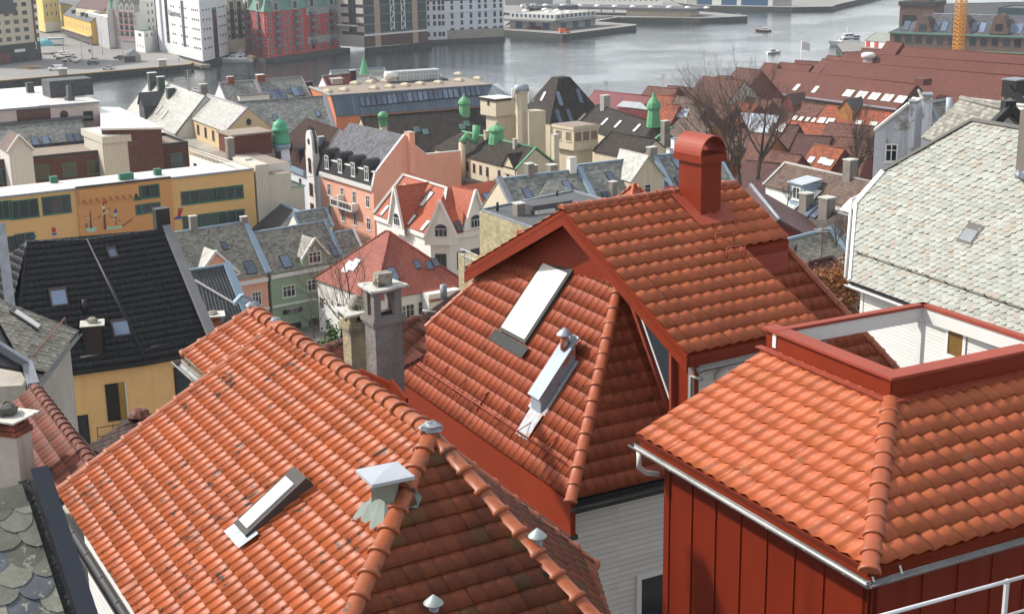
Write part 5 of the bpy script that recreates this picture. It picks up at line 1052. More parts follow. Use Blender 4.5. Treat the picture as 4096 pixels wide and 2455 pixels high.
strip(ts[0].r, [ts[0].Ra+V((0, 0, .2)), ts[0].A+V((0, 0, .2))], .6, .4, M_lead)
skys(ts[0].r, ts[0].p, ((2109, 775), (2268, 745)), .9, 1.5); skys(ts[1].r, ts[1].p, ((2442, 710), (2565, 683), (2425, 790)), .9, 1.5); skys(ts[2].r, ts[2].p, ((2655, 745), (2720, 730), (2708, 655)), 1.0, 1.6)
q = ts[0].p.at(2225, 790); MB().slab([q-u*2.5, ts[0].p.at(2182, 738)+ts[0].p.n*.8, q+u*3.4], .1).build('dormer_hip', M_slp, ts[0].r)
q = ts[1].p.at(2590, 770); dormer(ts[1].r, q-V((0, 0, .6)), ts[1].p, 4.6, 2.3, 3.5, M_crm, M_slp, 'gable', W_(.9, 1.3, 1, 2, M_wf, M_glass))
stk(ts[0].r, ts[0].Rb-ts[0].u*.9+V((0, 0, -.2)), 0, 0, 632, .9, .7, M_wht, -33); stk(ts[0].r, ts[0].Rb-ts[0].u*6.4+V((0, 0, -.2)), 0, 0, 656, .8, .8, M_stk, -33); stk(ts[1].r, ts[1].Rb-ts[1].u*.2+V((0, 0, -.2)), 0, 0, 590, 1., .8, M_stk, -33); stk(ts[1].r, ts[1].p, 2452, 800, 728, .7, .7, M_stk, -33); stk(ts[1].r, ts[1].p, 2551, 748, 706, .7, .6, M_brk, -33)
for x, yb, yt in ((2682, 632, 596), (2700, 592, 555)): stk(ts[2].r, PY(x, yb, 165), 0, 0, yt, .8, .6, M_wht, -33, M_lead)
zt = PD(2520, 800, 98).z; C_ = PY(2522, 830, 98); hq = hiphouse('little red tiled turret roof poking up behind the red gable roof', C_, C_+dirv(-33)*2.2, C_+dirv(57)*2.4, 741, 16, M_wht, M_tm1, 'turret_house', .15); skylight(hq.r, hq.pl, 2487, 800, .5, .7, M_frb, M_feltw)
# ---------------------------------------------------------------- salmon building with the black mansard
zc = PD(1490, 746, 205).z; A, B = PZ(1281, 685, zc), PZ(1490, 746, zc)
h = mansard('salmon apartment house with black mansard dormers and a blank salmon gable', A, B, 74, (1489, 690), [(1618, 540), (1658, 582), (1705, 618), (1840, 605)], (1399, 490), G4, M_peach, M_tb, M_slv, M_salm)
W = h.W; W.band(-.05, W.L, zc-.7, .65, .4, M_white)
wa, wb_ = W_(1.15, 1.9, 2, 2, M_wf, M_glass, fr=.12), W_(1.15, 1.9, 2, 2, M_kf, M_glass, fr=.12); us = [W.L*f for f in (.14, .40, .63, .88)]
for i, zz in enumerate((3.2, 6.6, 10.)):
    for j, u_ in enumerate(us): W.win(u_, zc-zz-.3, wa, True)
for i, u_ in enumerate([W.L*f for f in (.12, .38, .63, .88)]): q = W.A+W.d*u_; q.z = zc+.35; dormer(h.r, q, h.p1, 1.8, 2.7, 1.9, M_blk, M_blk, 'barrel', W_(1.2, 2.1, 2, 2, M_wf, M_glass, fr=.13))
bal = MB(); q = W.A+W.d*(W.L*.27); q.z = zc-4.6; o_ = W.n
bal.par(q, W.d*7., o_*1.1, V((0, 0, .25)))
for a in range(8): bal.bar(q+W.d*a+o_*1.05+V((0, 0, .2)), q+W.d*a+o_*1.05+V((0, 0, 1.2)), .12)
bal.bar(q+o_*1.05+V((0, 0, 1.2)), q+W.d*7+o_*1.05+V((0, 0, 1.2)), .16, .1)
for a in (0, 2.4, 6.7): bal.par(q+W.d*a, W.d*.3, o_*1.1, V((0, 0, 1.3 if a != 2.4 else 2.)))
bal.par(q+W.d*.3+o_*1.0, W.d*6.4, o_*.04, V((0, 0, .9)), 1); bal.build('balcony', [M_wht, M_frm], h.r)
c = PV(1641, 612, h.WG.A, h.WG.B); stack(h.r, c+h.n*.0-V((0, 0, 3)), .9, 1.5, ZA(c, 530)-c.z+3, -33, M_salm, M_plas); strip(h.r, [h.k+V((0, 0, .15)), h.k-h.u*14.5+V((0, 0, .15))], .25, .2, M_wht, 'snow_board')
# ---------------------------------------------------------------- brown mansard with shaped gable and green onion turret
zm = PD(1222, 690, 226).z; A, B = PZ(1118, 640, zm), PZ(1275, 705, zm)
m8 = mansard('pale corner building with brown mansard, white shaped gable and green onion turret', A, B, 70, (1290, 606), [(1362, 516), (1400, 560), (1420, 620)], (1222, 479), G4, M_whb, M_tm9, M_tm9, M_whb, flash=M_blk); W = m8.W
for f in (.16, .46): q = W.A+W.d*(W.L*f); q.z = zm+.3; dormer(m8.r, q, m8.p1, 1.8, 2.3, 1.8, M_tm9, M_blk, 'barrel', W_(1.2, 1.9, 2, 2, M_rf, M_glass, fr=.14))
W.band(0, W.L*.66, zm-.9, .8, .5, M_blt)
sh_ = [(-1.75, -1.), (-1.75, 3.2), (-1.45, 3.7), (-1.35, 5.4), (-1.1, 6.2), (-.6, 6.75), (0, 6.9), (.6, 6.75), (1.1, 6.2), (1.35, 5.4), (1.45, 3.7), (1.75, 3.2), (1.75, -1.)]; q = W.A+W.d*(W.L*.82); q.z = zm
f3 = on_wall(W, q, .35); mb = MB(); fr_ = [f3 @ V((x, y, 0)) for x, y in sh_]; bk_ = [f3 @ V((x, y, -1.)) for x, y in sh_]; mb.poly(fr_); mb.poly(bk_[::-1])
for i in range(len(sh_)-1): mb.poly([fr_[i], fr_[i+1], bk_[i+1], bk_[i]])
sg = mb.build('shaped_gable', M_wht, m8.r); strip(sg, [p+V((0, 0, .1))-W.n*.5 for p in fr_[1:-1]], 1.2, .22, M_blk, 'gable_coping', up=W.n); Wg = Wall(sg, q-W.d*3+W.n*.36, q+W.d*3+W.n*.36); Wg.win(3., zm+.2, W_(1.2, 1.8, 2, 2, M_rf, M_glass, arch=True, fr=.13)); mb = MB().faces([(.5*math.cos(2*math.pi*k/14), -.04, .5*math.sin(2*math.pi*k/14)) for k in range(14)], [tuple(range(14))]); Wg.put(q+W.n*.36+V((0, 0, 5.1)), mb.mesh('round_window', M_glass), name='round_window')
for zz in (3.6, 6.9, 10.2, 13.): Wg.win(3., zm-zz, W_(1.5, 2., 2, 2, M_rf, M_glass, fr=.13)); W.win(W.L*.5, zm-zz, W_(1., 1.8, 2, 2, M_rf, M_glass, fr=.13))
MB().par(V((q.x, q.y, G4))-W.d*1.7, W.d*3.4, W.n*.34, V((0, 0, zm-1-G4))).build('gable_bay', M_wht, m8.r); stk(m8.r, m8.p2, 1285, 570, 548, .9, .9, M_blt, -30)
P = PD(1132, 700, 224); P.z = 0; zr = lambda y: ZA(P, y); R_ = 1.35; b = MB().lathe(P, [(R_*.9, G4), (R_*.9, zr(665)), (R_*1.05, zr(655)), (R_, zr(650)), (R_*.92, zr(592))], 16).build('turret', M_whb, m8.r)
MB().lathe(P, [(R_*1.02, zr(668)), (R_*1.12, zr(655)), (R_*.99, zr(640))], 16).build('turret_band', M_blt, b); MB().lathe(P, [(R_*.95, zr(594)), (R_*1.12, zr(588)), (R_*1.12, zr(578)), (R_, zr(572))], 16).build('turret_cornice', M_blt, b)
MB().lathe(P, [(R_*1.05, zr(573)), (R_*1.18, zr(566)), (R_*1.02, zr(560)), (R_*1.0, zr(540)), (R_*.93, zr(524)), (R_*1.04, zr(521)), (R_*1.04, zr(514)), (R_*.9, zr(510)), (R_*.88, zr(500)), (R_*.72, zr(488)), (R_*.4, zr(481)), (.12, zr(476)), (.05, zr(452))], 18).build('onion_dome', mat('onion verdigris', (.06, .30, .17), .5, .2, .5), b)
for zz in (605, ): place('turret_window', W_(.9, 1.7, 1, 2, M_rf, M_glass, fr=.12)[2], m8.r, frame3(P+V((-.35, -R_*.95, zr(640))), V((1, 0, 0)), V((0, 1, 0)), V((0, 0, 1))))
# ---------------------------------------------------------------- dark roofed bank complex with green vents
def green_vent(root, P, s=1., tall=1.):
    k = V(P); t = MB().lathe(k, [(s*1., -s*.8), (s*.92, s*.1*tall), (s*.75, s*.9*tall), (s*1.0, s*1.0*tall), (s*1.02, s*1.15*tall), (s*.9, s*1.45*tall), (s*.55, s*1.75*tall), (s*.28, s*1.95*tall), (s*.1, s*2.3*tall)], 10, sm=False); return t.build('ridge_vent', M_ge, root)
z = PD(1690, 600, 252).z; A, B = PZ(1500, 625, z), PZ(2080, 575, z)
ba = ghouse('long dark tiled hall with green ridge vent beside the cream towers', A, B, 40, (1720, 448), G4, M_crm, M_tm3, cat='building', name='bank_building', trim=M_tm3); green_vent(ba.r, ba.p.at(1858, 448), 1.15, 1.25); skys(ba.r, ba.p, ((1668, 519), (1703, 528), (1868, 496), (1849, 508)), 1., 1.2, M_ge, M_sky)
P = PD(1532, 470, 238); MB().lathe(P, [(.75, -1.5), (.75, 0), (.9, .05), (.85, .5), (.5, .9), (.1, 1.)], 10).build('round_vent', M_ge, ba.r); MB().box(P-V((0, 0, 4)), 1., 1., 3, -30).build('vent_base', M_crm, ba.r)
z = PD(1729, 594, 226).z; A, B = PZ(1729, 594, z), PZ(2061, 679, z)
bb_ = ghouse('cream wing with dark tiled roof, green elbow duct and green edged gable', A, B, 38, (2149, 594), G4, M_crm, M_tm3, cat='building', name='bank_wing', trim=M_ge, hA=3.5); W = bb_.W
W.grid([W.L*f for f in (.06, .12, .2, .27, .34, .42, .5, .58, .66, .8, .9)], [z-2.1], W_(.7, 1.3, 1, 2, M_kf, M_glass)); W.grid(lin(1, W.L-1, 9), [z-6.], W_(.7, 1.3, 1, 2, M_kf, M_glass)); mb = MB(); a_ = W.A+W.n*.05; a_.z = z-3.2; mb.par(a_, W.d*W.L*.65, W.n*1.6, V((0, 0, -.15))); mb.build('canopy_roof', M_tm3, bb_.r)
green_vent(bb_.r, bb_.Ra+bb_.u*10.2+V((0, 0, .3)), 1.3, .75); q = bb_.p.at(1868, 640); e0 = W.A+W.d*(W.L*.40)+W.n*.6; e0.z = z-4; p_ = [e0, V((e0.x, e0.y, z+2.2)), V((e0.x, e0.y, z+3.2))+W.d*.3+bb_.n*.5, bb_.p.at(1900, 595)+V((0, 0, 1.)), bb_.p.at(1908, 585)+V((0, 0, 3.2))]; MB().tube(p_[:2], .55, 8).build('duct', M_crm, bb_.r); MB().tube(p_[1:], .62, 8).build('elbow_duct', M_ge, bb_.r)
stk(bb_.r, bb_.Ra+bb_.u*7.6-bb_.n*0+V((0, 0, -.2)), 0, 0, 525, .9, .9, M_crm, -33); stk(bb_.r, bb_.Rb-bb_.u*4.6+bb_.n*-.6+V((0, 0, -.2)), 0, 0, 558, .55, .55, M_conc, -33); stk(bb_.r, bb_.Rb+bb_.n*3.5-V((0, 0, 1.5)), 0, 0, 540, .9, .8, M_crm, -33); strip(bb_.r, [bb_.Rb+V((0, 0, .1)), bb_.C+V((0, 0, .1))], .4, .2, M_ge, 'verge')
stk(bb_.r, PD(2130, 690, 190), 0, 0, 662, 1.1, 1., M_stk, -33); stk(bb_.r, PD(2208, 682, 178), 0, 0, 660, 1.1, 1., M_stk, -33); sg2 = bb_.p.at(2035, 668); dormer(bb_.r, sg2-V((0, 0, .8)), bb_.p, 3.2, 1., 2.5, M_crm, M_tm3, 'gable')
# pyramid roof and right hand roof
C_ = PD(2199, 495, 262); L_ = LN(C_, dirv(-33), (2217, 311), (2127, 406)); R_ = LN(C_, dirv(57), (2278, 309), (2363, 403)); D_ = L_+R_-C_; cn_ = (C_+D_)/2; r = thing('bank_building', 'steep dark truncated pyramid roof with narrow roof windows', 'building', (C_.x, C_.y, G4)); zt = ZA(cn_, 311); b4 = [C_, R_, D_, L_]; t4 = [cn_+(q-cn_)*.22 for q in b4]; t4 = [V((q.x, q.y, zt)) for q in t4]
for i in range(4): quad(r, [b4[i], b4[(i+1) % 4], t4[(i+1) % 4], t4[i]], 'roof', M_tm3)
MB().slab([q+V((0, 0, .12)) for q in t4], .1).build('roof_cap', M_tm3, r); MB().prism([cn_+(q-cn_)*.96 for q in b4], G4, C_.z-.05).build('wall', M_crm, r); pr_, pl_ = Pl(C_, R_, C=t4[0]), Pl(C_, L_, C=t4[0]); skys(r, pr_, ((2237, 395), (2317, 385), (2234, 468), (2278, 466)), 1., 3.); skys(r, pl_, ((2174, 386),), .8, 2., M_frb, M_feltw)
z = PD(2495, 571, 232).z; A, B = PZ(2310, 503, z), PZ(2561, 594, z)
bd = ghouse('dark tiled roof wing ending in a tall green lantern vent', A, B, 42, (2330, 400), G4, M_crm, M_tm3, cat='building', name='bank_wing', hB=3.5, trim=M_tm3); skys(bd.r, bd.p, ((2420, 488), (2473, 498), (2549, 513)), 1.0, 1.8, M_frm, M_feltw); skys(bd.r, bd.p, ((2330, 470),), 1., 1.8, M_frm, M_felt); green_vent(bd.r, bd.Rb+V((0, 0, .2)), 1.2, 1.7)
stk(bd.r, bd.Ra+bd.u*3.4+V((0, 0, -.2)), 0, 0, 383, 1.4, 1.1, M_conc, -33); W = bd.W; W.grid([W.L*.55, W.L*.75, W.L*.92], [z-3.], W_(1.3, 1.5, 2, 1, M_kf, M_glass)); stk(bd.r, PD(2660, 600, 225), 0, 0, 485, 1.1, 1., M_stk, -33); q = PD(2590, 600, 226); MB().par(V((q.x, q.y, G4)), dirv(57)*6, dirv(-33)*3, V((0, 0, q.z+1-G4))).build('end_wall', M_crm, bd.r); strip(bd.r, [q+V((0, 0, .6)), q+dirv(57)*2+V((0, 0, 1.8)), q+dirv(57)*5.2+V((0, 0, 3.2))], .4, .35, M_ge, 'green_verge')
# dark slope and cream wall in front of it
z = PD(2480, 660, 212).z; A, B = PZ(2370, 605, z+2), PZ(2545, 640, z+2); ghouse('cream rear building with plain dark tiled slope under the belvedere', A, B, 35, (2520, 540), G4, M_crm, M_tm3, cat='building', name='bank_building', trim=M_tm3).W.grid([4, 9, 13], [z-2], W_(1.4, 1.4, 2, 1, M_kf, M_glass))
# towers
C_ = PD(1984, 461, 243); u1, u2 = dirv(-38), dirv(57); r = thing('stair_tower', 'cream stair tower with jutting flat black edged white roof', 'tower', (C_.x, C_.y, G4)); zt = ZA(C_, 408)
MB().par(C_-V((0, 0, .3)), u1*4.4, u2*3.9, V((0, 0, zt-C_.z+.3))).build('tower_head', M_crm, r); MB().par(V((C_.x, C_.y, G4))+u2*.6+u1*.5, u1*3.2, u2*7., V((0, 0, C_.z-G4-.35))).build('shaft', M_crm, r); o_ = V((C_.x, C_.y, zt+.01))-u1*.2-u2*.2; MB().par(o_, u1*4.8, u2*4.3, V((0, 0, .45))).build('roof_edge', M_blk, r); MB().par(o_+V((0, 0, .452)), u1*4.8, u2*4.3, V((0, 0, .04))).build('roof', M_feltw, r); Wall(r, C_, C_+u1*4.4).px(1954, 419, W_(.6, .8, 1, 1, M_kf, M_glass))
P = PD(2088, 545, 242); P.z = G4; zt = ZA(P, 372); MB().lathe(P, [(1., 0), (1., zt-G4), (1.15, zt-G4+.1), (1.15, zt-G4+.4)], 8, sm=False).build('flue_shaft', M_crm, r); MB().tube([P+V((-1, -.6, zt-G4+.7)), P+V((1, .3, zt-G4+.7))], .75, 10).build('barrel_cowl', M_zinc, r); mb = MB()
for x in (-1.5, -1.1, 1.5, 1.9): MB().tube([P+V((x, -.4, zt-G4-1.5)), P+V((x, -.4, zt-G4+.9))], .14, 6).build('aerial', M_wht, r)
MB().tube([P+V((-1, 0, zt-G4)), P+V((-1, 0, zt-G4+4))], .05, 5).build('aerial_mast', M_conc, r); MB().par(P+V((1.2, -1.5, 0)), u1*2.6, u2*3.4, V((0, 0, ZA(P, 445)-G4))).build('low_shaft', M_crm, r)
C_ = PD(2295, 604, 214); r = thing('belvedere_tower', 'cream tower with an overhanging top storey and shallow brown roof tray', 'tower', (C_.x, C_.y, G4)); zt = ZA(C_, 522); o_ = C_; MB().par(o_, u1*4.9, u2*4.6, V((0, 0, zt-C_.z))).build('top_storey', M_crm, r); MB().par(V((C_.x, C_.y, G4))+u1*.7+u2*.7, u1*3.6, u2*3.4, V((0, 0, C_.z-G4-.02))).build('shaft', M_crm, r); o2 = V((o_.x, o_.y, zt+.01))-u1*.15-u2*.15
MB().par(o2, u1*5.2, u2*4.9, V((0, 0, .4))).build('cornice', M_crm, r); MB().par(o2+V((0, 0, .41))+u1*.15+u2*.15, u1*4.9, u2*4.6, V((0, 0, .1))).build('roof', M_feltb, r); Wl, Wr2 = Wall(r, C_, C_+u1*4.9), Wall(r, C_, C_+u2*4.6); M_tan = mat('tan shutter', (.20, .14, .10), .7, .2, .5)
for W, us_ in ((Wl, (1.2, 3.5)), (Wr2, (.8, 2.3, 3.8))): W.grid(us_, [C_.z+1.3], W_(1.3, 1.5, 1, 1, M_crm, M_tan))
# ---------------------------------------------------------------- blue grey metal building with flat brown roof
z = PD(1347, 467, 285).z; A, B = PZ(1347, 467, z), PZ(1932, 425, z); p = Pl(A, B, 62); T0, T1 = p.at(1325, 383), p.at(1969, 323); T1.z = T0.z; u = hz(A, B); n = V((-u.y, u.x, 0)); n = n if n.y > 0 else -n; bk_ = LN(T0, n, (1240, 358), (1242, 200)); dep_ = (bk_-T0).dot(n)
r = thing('metal_roofed_block', 'blue grey sheet metal mansard block with flat brown roof, rooflights and orange end wall', 'building', (A.x, A.y, G4)); quad(r, [A, B, T1, T0], 'metal_slope', M_blz); q4 = [T0, T1, T1+n*dep_, T0+n*dep_]; quad(r, q4, 'flat_roof', M_feltb)
a2, b2 = A+n*(dep_+3), B+n*(dep_+3); T2 = T0+n*dep_; MB().prism([A+n*.3, B+n*.3, b2, a2], G4, z-.1).build('wall', M_ora, r); e_ = u*-.12; MB().poly([A+e_, T0+e_, T2+e_, a2+e_, V((a2.x, a2.y, G4))+e_, V((A.x, A.y, G4))+e_]).build('end_wall', M_ora, r); strip(r, [T0+e_+V((0, 0, .1)), T2+e_+V((0, 0, .1))], .5, .3, M_conc, 'coping'); strip(r, [T0+V((0, 0, .08)), T1+V((0, 0, .08))], .4, .2, M_lead, 'eave_trim'); quad(r, [T2, T1+n*dep_, b2+V((0, 0, .0)), a2+V((0, 0, 0))], 'metal_slope', M_blz)
S1 = PY(2100, 395, T1.y+2); quad(r, [B, T1, T1+n*dep_*.9+u*7-V((0, 0, 1.5)), B+u*11-V((0, 0, 1)), ], 'seamed_slope', M_zs)
for cx, cy, k in ((1471, 406, 2), (1537, 399, 2), (1599, 393, 2), (1660, 387, 2), (1722, 381, 2), (1792, 375, 3), (1881, 366, 3)):
    P = p.at(cx, cy)
    for i in range(k+1): skylight(r, p, 0, 0, 1.05, 2.1, M_frb, M_sky, hood=.15, P=P+u*(i-k/2)*1.14)
dm = MB().lathe((0, 0, 0), [(1., 0), (1., .3), (.7, .62), (.05, .75)], 4, sm=False).mesh('rooflight', M_crm)
for zx, zy in ((655, 785), (795, 772), (890, 715), (1020, 706), (1050, 757), (1150, 695), (1183, 745), (1313, 731), (1440, 720), (1595, 709), (1597, 656), (1770, 691), (1765, 638), (1930, 676)):
    P = PZ(1000+zx/2.12, zy/2.12, T0.z+.02); place('rooflight', dm, r, frame3(P, *(V(x) for x in (u*1.25, n*1.25, (0, 0, 1)))))
P = PZ(1640, 330, T0.z); MB().par(P-u*2.5, u*9.5, n*3, V((0, 0, 2.4))).build('plant_housing', M_zs, r); MB().par(P-u*4.5-n*.5, u*13, n*4, V((0, 0, .35))).build('plant_deck', M_felt, r); MB().tube([P-u*5.2+n*1+V((0, 0, 1.6)), P-u*2.6+n*1+V((0, 0, 1.6))], .95, 10).build('air_duct', M_wht, r); strip(r, [P-u*6-n*.4+V((0, 0, 1.6)), P+u*7-n*.4+V((0, 0, 1.6))], .08, .08, M_wht, 'rail'); stk(r, PZ(1232, 365, T0.z-2), 0, 0, 327, 1.8, 1.4, M_blk, -30, None)
# ---------------------------------------------------------------- grey slate roofs by the water
z = PD(1100, 560, 246).z; A, B = PZ(990, 572, z), PZ(1345, 545, z)
sl1 = ghouse('yellow house end with a broad grey slate slope beside the green onion turret', A, B, 44, (1100, 398), G4, M_crm2, M_slg, trim=M_slg); W = sl1.W; W.grid([W.L*f for f in (.14, .24, .33)], [z-3.2, z-6.4], W_(1.25, 1.7, 2, 2, M_kf, M_glass, fr=.12)); skys(sl1.r, sl1.p, ((1100, 472), (1271, 455)), .9, 1.4)
strip(sl1.r, [sl1.Rb+V((0, 0, .2)), sl1.B+V((0, 0, .2))], .7, .5, M_lav)
z = PD(1200, 440, 292).z; A, B = PZ(930, 455, z), PZ(1262, 425, z)
sl2 = ghouse('wide grey slate roof with four blue roof windows and a flat shed dormer', A, B, 40, (1100, 315), G4, M_wht, M_slg, trim=M_lav); skys(sl2.r, sl2.p, ((1088, 380), (1110, 378), (1129, 376), (1182, 368), (1198, 366)), 1.5, 2.6); skys(sl2.r, sl2.p, ((1067, 376), (1158, 366)), 1., 1.3)
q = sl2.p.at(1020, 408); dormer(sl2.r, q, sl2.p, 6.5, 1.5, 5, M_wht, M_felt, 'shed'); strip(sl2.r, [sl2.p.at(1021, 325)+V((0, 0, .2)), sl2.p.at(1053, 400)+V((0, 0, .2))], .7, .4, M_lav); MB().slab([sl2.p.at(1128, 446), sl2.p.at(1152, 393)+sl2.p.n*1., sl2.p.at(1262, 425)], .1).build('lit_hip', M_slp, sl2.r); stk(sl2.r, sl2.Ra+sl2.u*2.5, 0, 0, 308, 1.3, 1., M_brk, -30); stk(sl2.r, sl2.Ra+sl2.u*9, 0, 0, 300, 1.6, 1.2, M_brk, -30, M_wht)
z = PD(1400, 345, 318).z; A, B = PZ(1310, 350, z), PZ(1420, 340, z); rd = ghouse('small dark red ribbed roof by the quay with pale dormer hood', A, B, 45, (1400, 295), G4, M_wht, mat('ribbed red roof', (.22, .05, .045), .5, .1, .3, pat='tile', pw=1.2, ph=.7), trim=M_lead); dormer(rd.r, rd.p.at(1350, 338), rd.p, 2.6, 1.2, 2.4, M_plas, M_plas, 'shed'); stk(rd.r, rd.p.at(1412, 322), 0, 0, 282, 1.2, 1., M_tm9, -30)
A2 = rd.B+rd.u*.3; ln = ghouse('pale slate roof with little pyramid turret beside the quay', A2, A2+rd.u*14, 36, (1480, 300), G4, M_wht, M_slp, trim=M_slp); C_ = ln.p.at(1472, 328); hiphouse('small pyramid capped roof turret by the water', C_, C_+dirv(-33)*2.6, C_+dirv(57)*2.6, 302, 8, M_rf, M_slp, 'roof_turret', .1, 'turret')
z = PD(1500, 300, 345).z; q = ghouse('grey slate house on the quay between two light blue verge copings', PZ(1330, 305, z), PZ(1545, 290, z), 36, (1450, 276), G4, M_wht, M_slg, trim=M_blt)
P = PD(1457, 292, 335); sp = thing('green_spire', 'slender green copper spire rising in front of the dark water', 'spire', (P.x, P.y, 4)); MB().lathe((P.x, P.y, 0), [(1.2, 8), (1.1, P.z), (.55, P.z+2.2), (.28, ZA(P, 240)), (.06, ZA(P, 210))], 8, sm=False).build('spire', M_ge, sp)
# ---------------------------------------------------------------- warm cream house with glaring slate
z = PD(899, 528, 238).z; A, B = PZ(688, 447, z), PZ(899, 528, z); y3 = ghouse('warm cream house with glaring pale slate slope and a row of attic windows', A, B, 41, (922, 408), G4, M_crm2, M_slp, trim=M_lav); W = y3.W; W.grid([W.L*f for f in (.07, .2, .34, .48, .62, .76, .9)], [z-2.4], W_(1.2, 1.7, 2, 2, M_kf, M_glass, fr=.12), True); W.grid([W.L*f for f in (.07, .2, .34, .48, .62)], [z-6.8], W_(1.2, 1.7, 2, 2, M_kf, M_glass, fr=.12))
a_ = W.A+W.n*.02; a_.z = z-3.4; MB().par(a_-W.d*2, W.d*(W.L+2), W.n*3., V((0, 0, -.3))).build('ledge_roof', M_slp, y3.r); MB().par(a_-W.d*2+V((0, 0, -.31)), W.d*(W.L+2), W.n*2.8, V((0, 0, -9))).build('lower_wall', M_crm2, y3.r); stk(y3.r, y3.p, 815, 380, 338, 1.3, 1.1, M_brk if 0 else M_stk, -33); strip(y3.r, [y3.Ra+V((0, 0, .2)), y3.Ra+y3.n*.2+y3.u*0+V((0, 0, .2)), y3.D+V((0, 0, .2))], .6, .4, M_lav)
MB().faces([(.55*math.cos(2*math.pi*k/12), -.03, .55*math.sin(2*math.pi*k/12)) for k in range(12)], [tuple(range(12))]); y3.WB.put(y3.B+y3.n*y3.run+V((0, 0, 1.3)), MB().faces([(.45*math.cos(2*math.pi*k/12), -.03, .6*math.sin(2*math.pi*k/12)) for k in range(12)], [tuple(range(12))]).mesh('oval_window', M_glass), name='oval_window')
# ---------------------------------------------------------------- tall slate gable with green chimneys
z = PD(690, 512, 262).z; A, B = PZ(500, 447, z), PZ(700, 540, z); s2 = ghouse('tall pale slate roof rising left to a point with dark green chimneys', A, B, 47, (600, 303), G4, M_wht, M_slp, trim=M_geq if 0 else mat('green grey verge', (.10, .13, .11), .6, .2, .4)); M_gch = mat('dark green chimney', (.055, .075, .062), .6, .2, .4); stk(s2.r, s2.p.at(612, 350), 0, 0, 292, 1.6, 1.2, M_gch, -33, M_feltw); stk(s2.r, s2.p.at(646, 366), 0, 0, 308, 1.3, 1., M_gch, -33, M_feltw); stk(s2.r, s2.p.at(684, 382), 0, 0, 352, 1.5, 1.1, M_gch, -33, M_feltw)
skys(s2.r, s2.p, ((576, 418), (594, 422), (638, 440), (660, 460)), .7, 2., M_frm, M_feltw); dq = s2.p.at(570, 480); dormer(s2.r, dq, s2.p, 4., 3., 4., M_sld, M_sld, 'gable')
# ---------------------------------------------------------------- ochre building with the ship mural
z = PD(1014, 679, 204).z; B = PZ(1014, 679, z); A = PZ(-30, 796, z); W0 = hz(A, B); n = V((-W0.y, W0.x, 0)); n = n if n.y > 0 else -n; C_, D_ = B+n*8, A+n*8
h = block('long ochre yellow building with white roof and a painted sailing ship', A+n*8, A, B, G4, z, M_mur, M_feltw, par_=0); W = h.WR; r = h.r; strip(r, [A+V((0, 0, .1)), B+V((0, 0, .1))], .5, .25, M_lead, 'eave_trim')
m0, m1 = PV(302, 760, W.A, W.B), PV(680, 715, W.A, W.B); lo = V((m0.x, m0.y, G4)); MB().par(lo, V((m1.x-m0.x, m1.y-m0.y, 0)), W.n*.35, V((0, 0, z-G4+.15))).build('middle_front', M_mur2, r); MB().par(V((m0.x, m0.y, z+.16))-W.n*.1, V((m1.x-m0.x, m1.y-m0.y, 0)), W.n*.6, V((0, 0, .25))).build('black_eave', M_blk, r)
Wm = Wall(r, m0+W.n*.352, m1+W.n*.352); sc_ = MB(); mm = [V((Wm.A.x, Wm.A.y, 0))+Wm.d*(Wm.L*(.02+.62*k/90)) for k in range(91)]
for a in list(range(90)): q, q2 = mm[a], mm[a+1]; za = z-2.1+.75*abs(math.sin(a*math.pi/10)); sc_.par(V((q.x, q.y, za)), q2-q, Wm.n*.3, V((0, 0, z-.05-za)))
sc_.build('scalloped_frieze', M_mur2, r)
wg = W_(3.9, 2.5, 3, 1, M_gf, M_glass, fr=.14); P = PV(100, 872, W.A, W.B); W.put(P, wg[0], wg[1]); P = PV(230, 855, W.A, W.B); W.put(P, wg[0], wg[1]); P = PV(-5, 880, W.A, W.B); W.put(P, wg[0], wg[1])
wb7 = W_(9.4, 1.95, 7, 1, M_gf, M_glass, fr=.16); W.put(PV(852, 806, W.A, W.B), wb7[0], wb7[1]); W.put(PV(858, 903, W.A, W.B), wb7[0], wb7[1])
for (x, y, w_, h_) in ((551, 800, 1.0, 1.9), (603, 792, 2.7, 1.9), (556, 858, .9, 1.4), (607, 850, 2.7, 1.4)): q = W_(w_, h_, 1 if w_ < 2 else 2, 1, M_gf, M_glass, fr=.13); Wm.put(PV(x, y, Wm.A, Wm.B), q[0], q[1])
for (x, y) in ((30, 1010), (105, 995)): q = W_(2.6, 2.2, 2, 1, M_gf, M_glass, fr=.14); W.put(PV(x, y, W.A, W.B), q[0], q[1])
def paint(Wx, pts, col, name='mural', off=.02):
    ps = [PV(x, y, Wx.A, Wx.B)+Wx.n*off for x, y in pts]; return MB().poly(ps).build(name, col, r)
Z = lambda L: [(x/2.12, 600+y/2.12) for x, y in L]
PM = {k: mat('mural '+k, c, .85, .15, 1.) for k, c in (('brown', (.16, .05, .03)), ('white', (.65, .62, .55)), ('teal', (.30, .55, .42)), ('red', (.42, .03, .03)), ('blue', (.03, .10, .35)))}
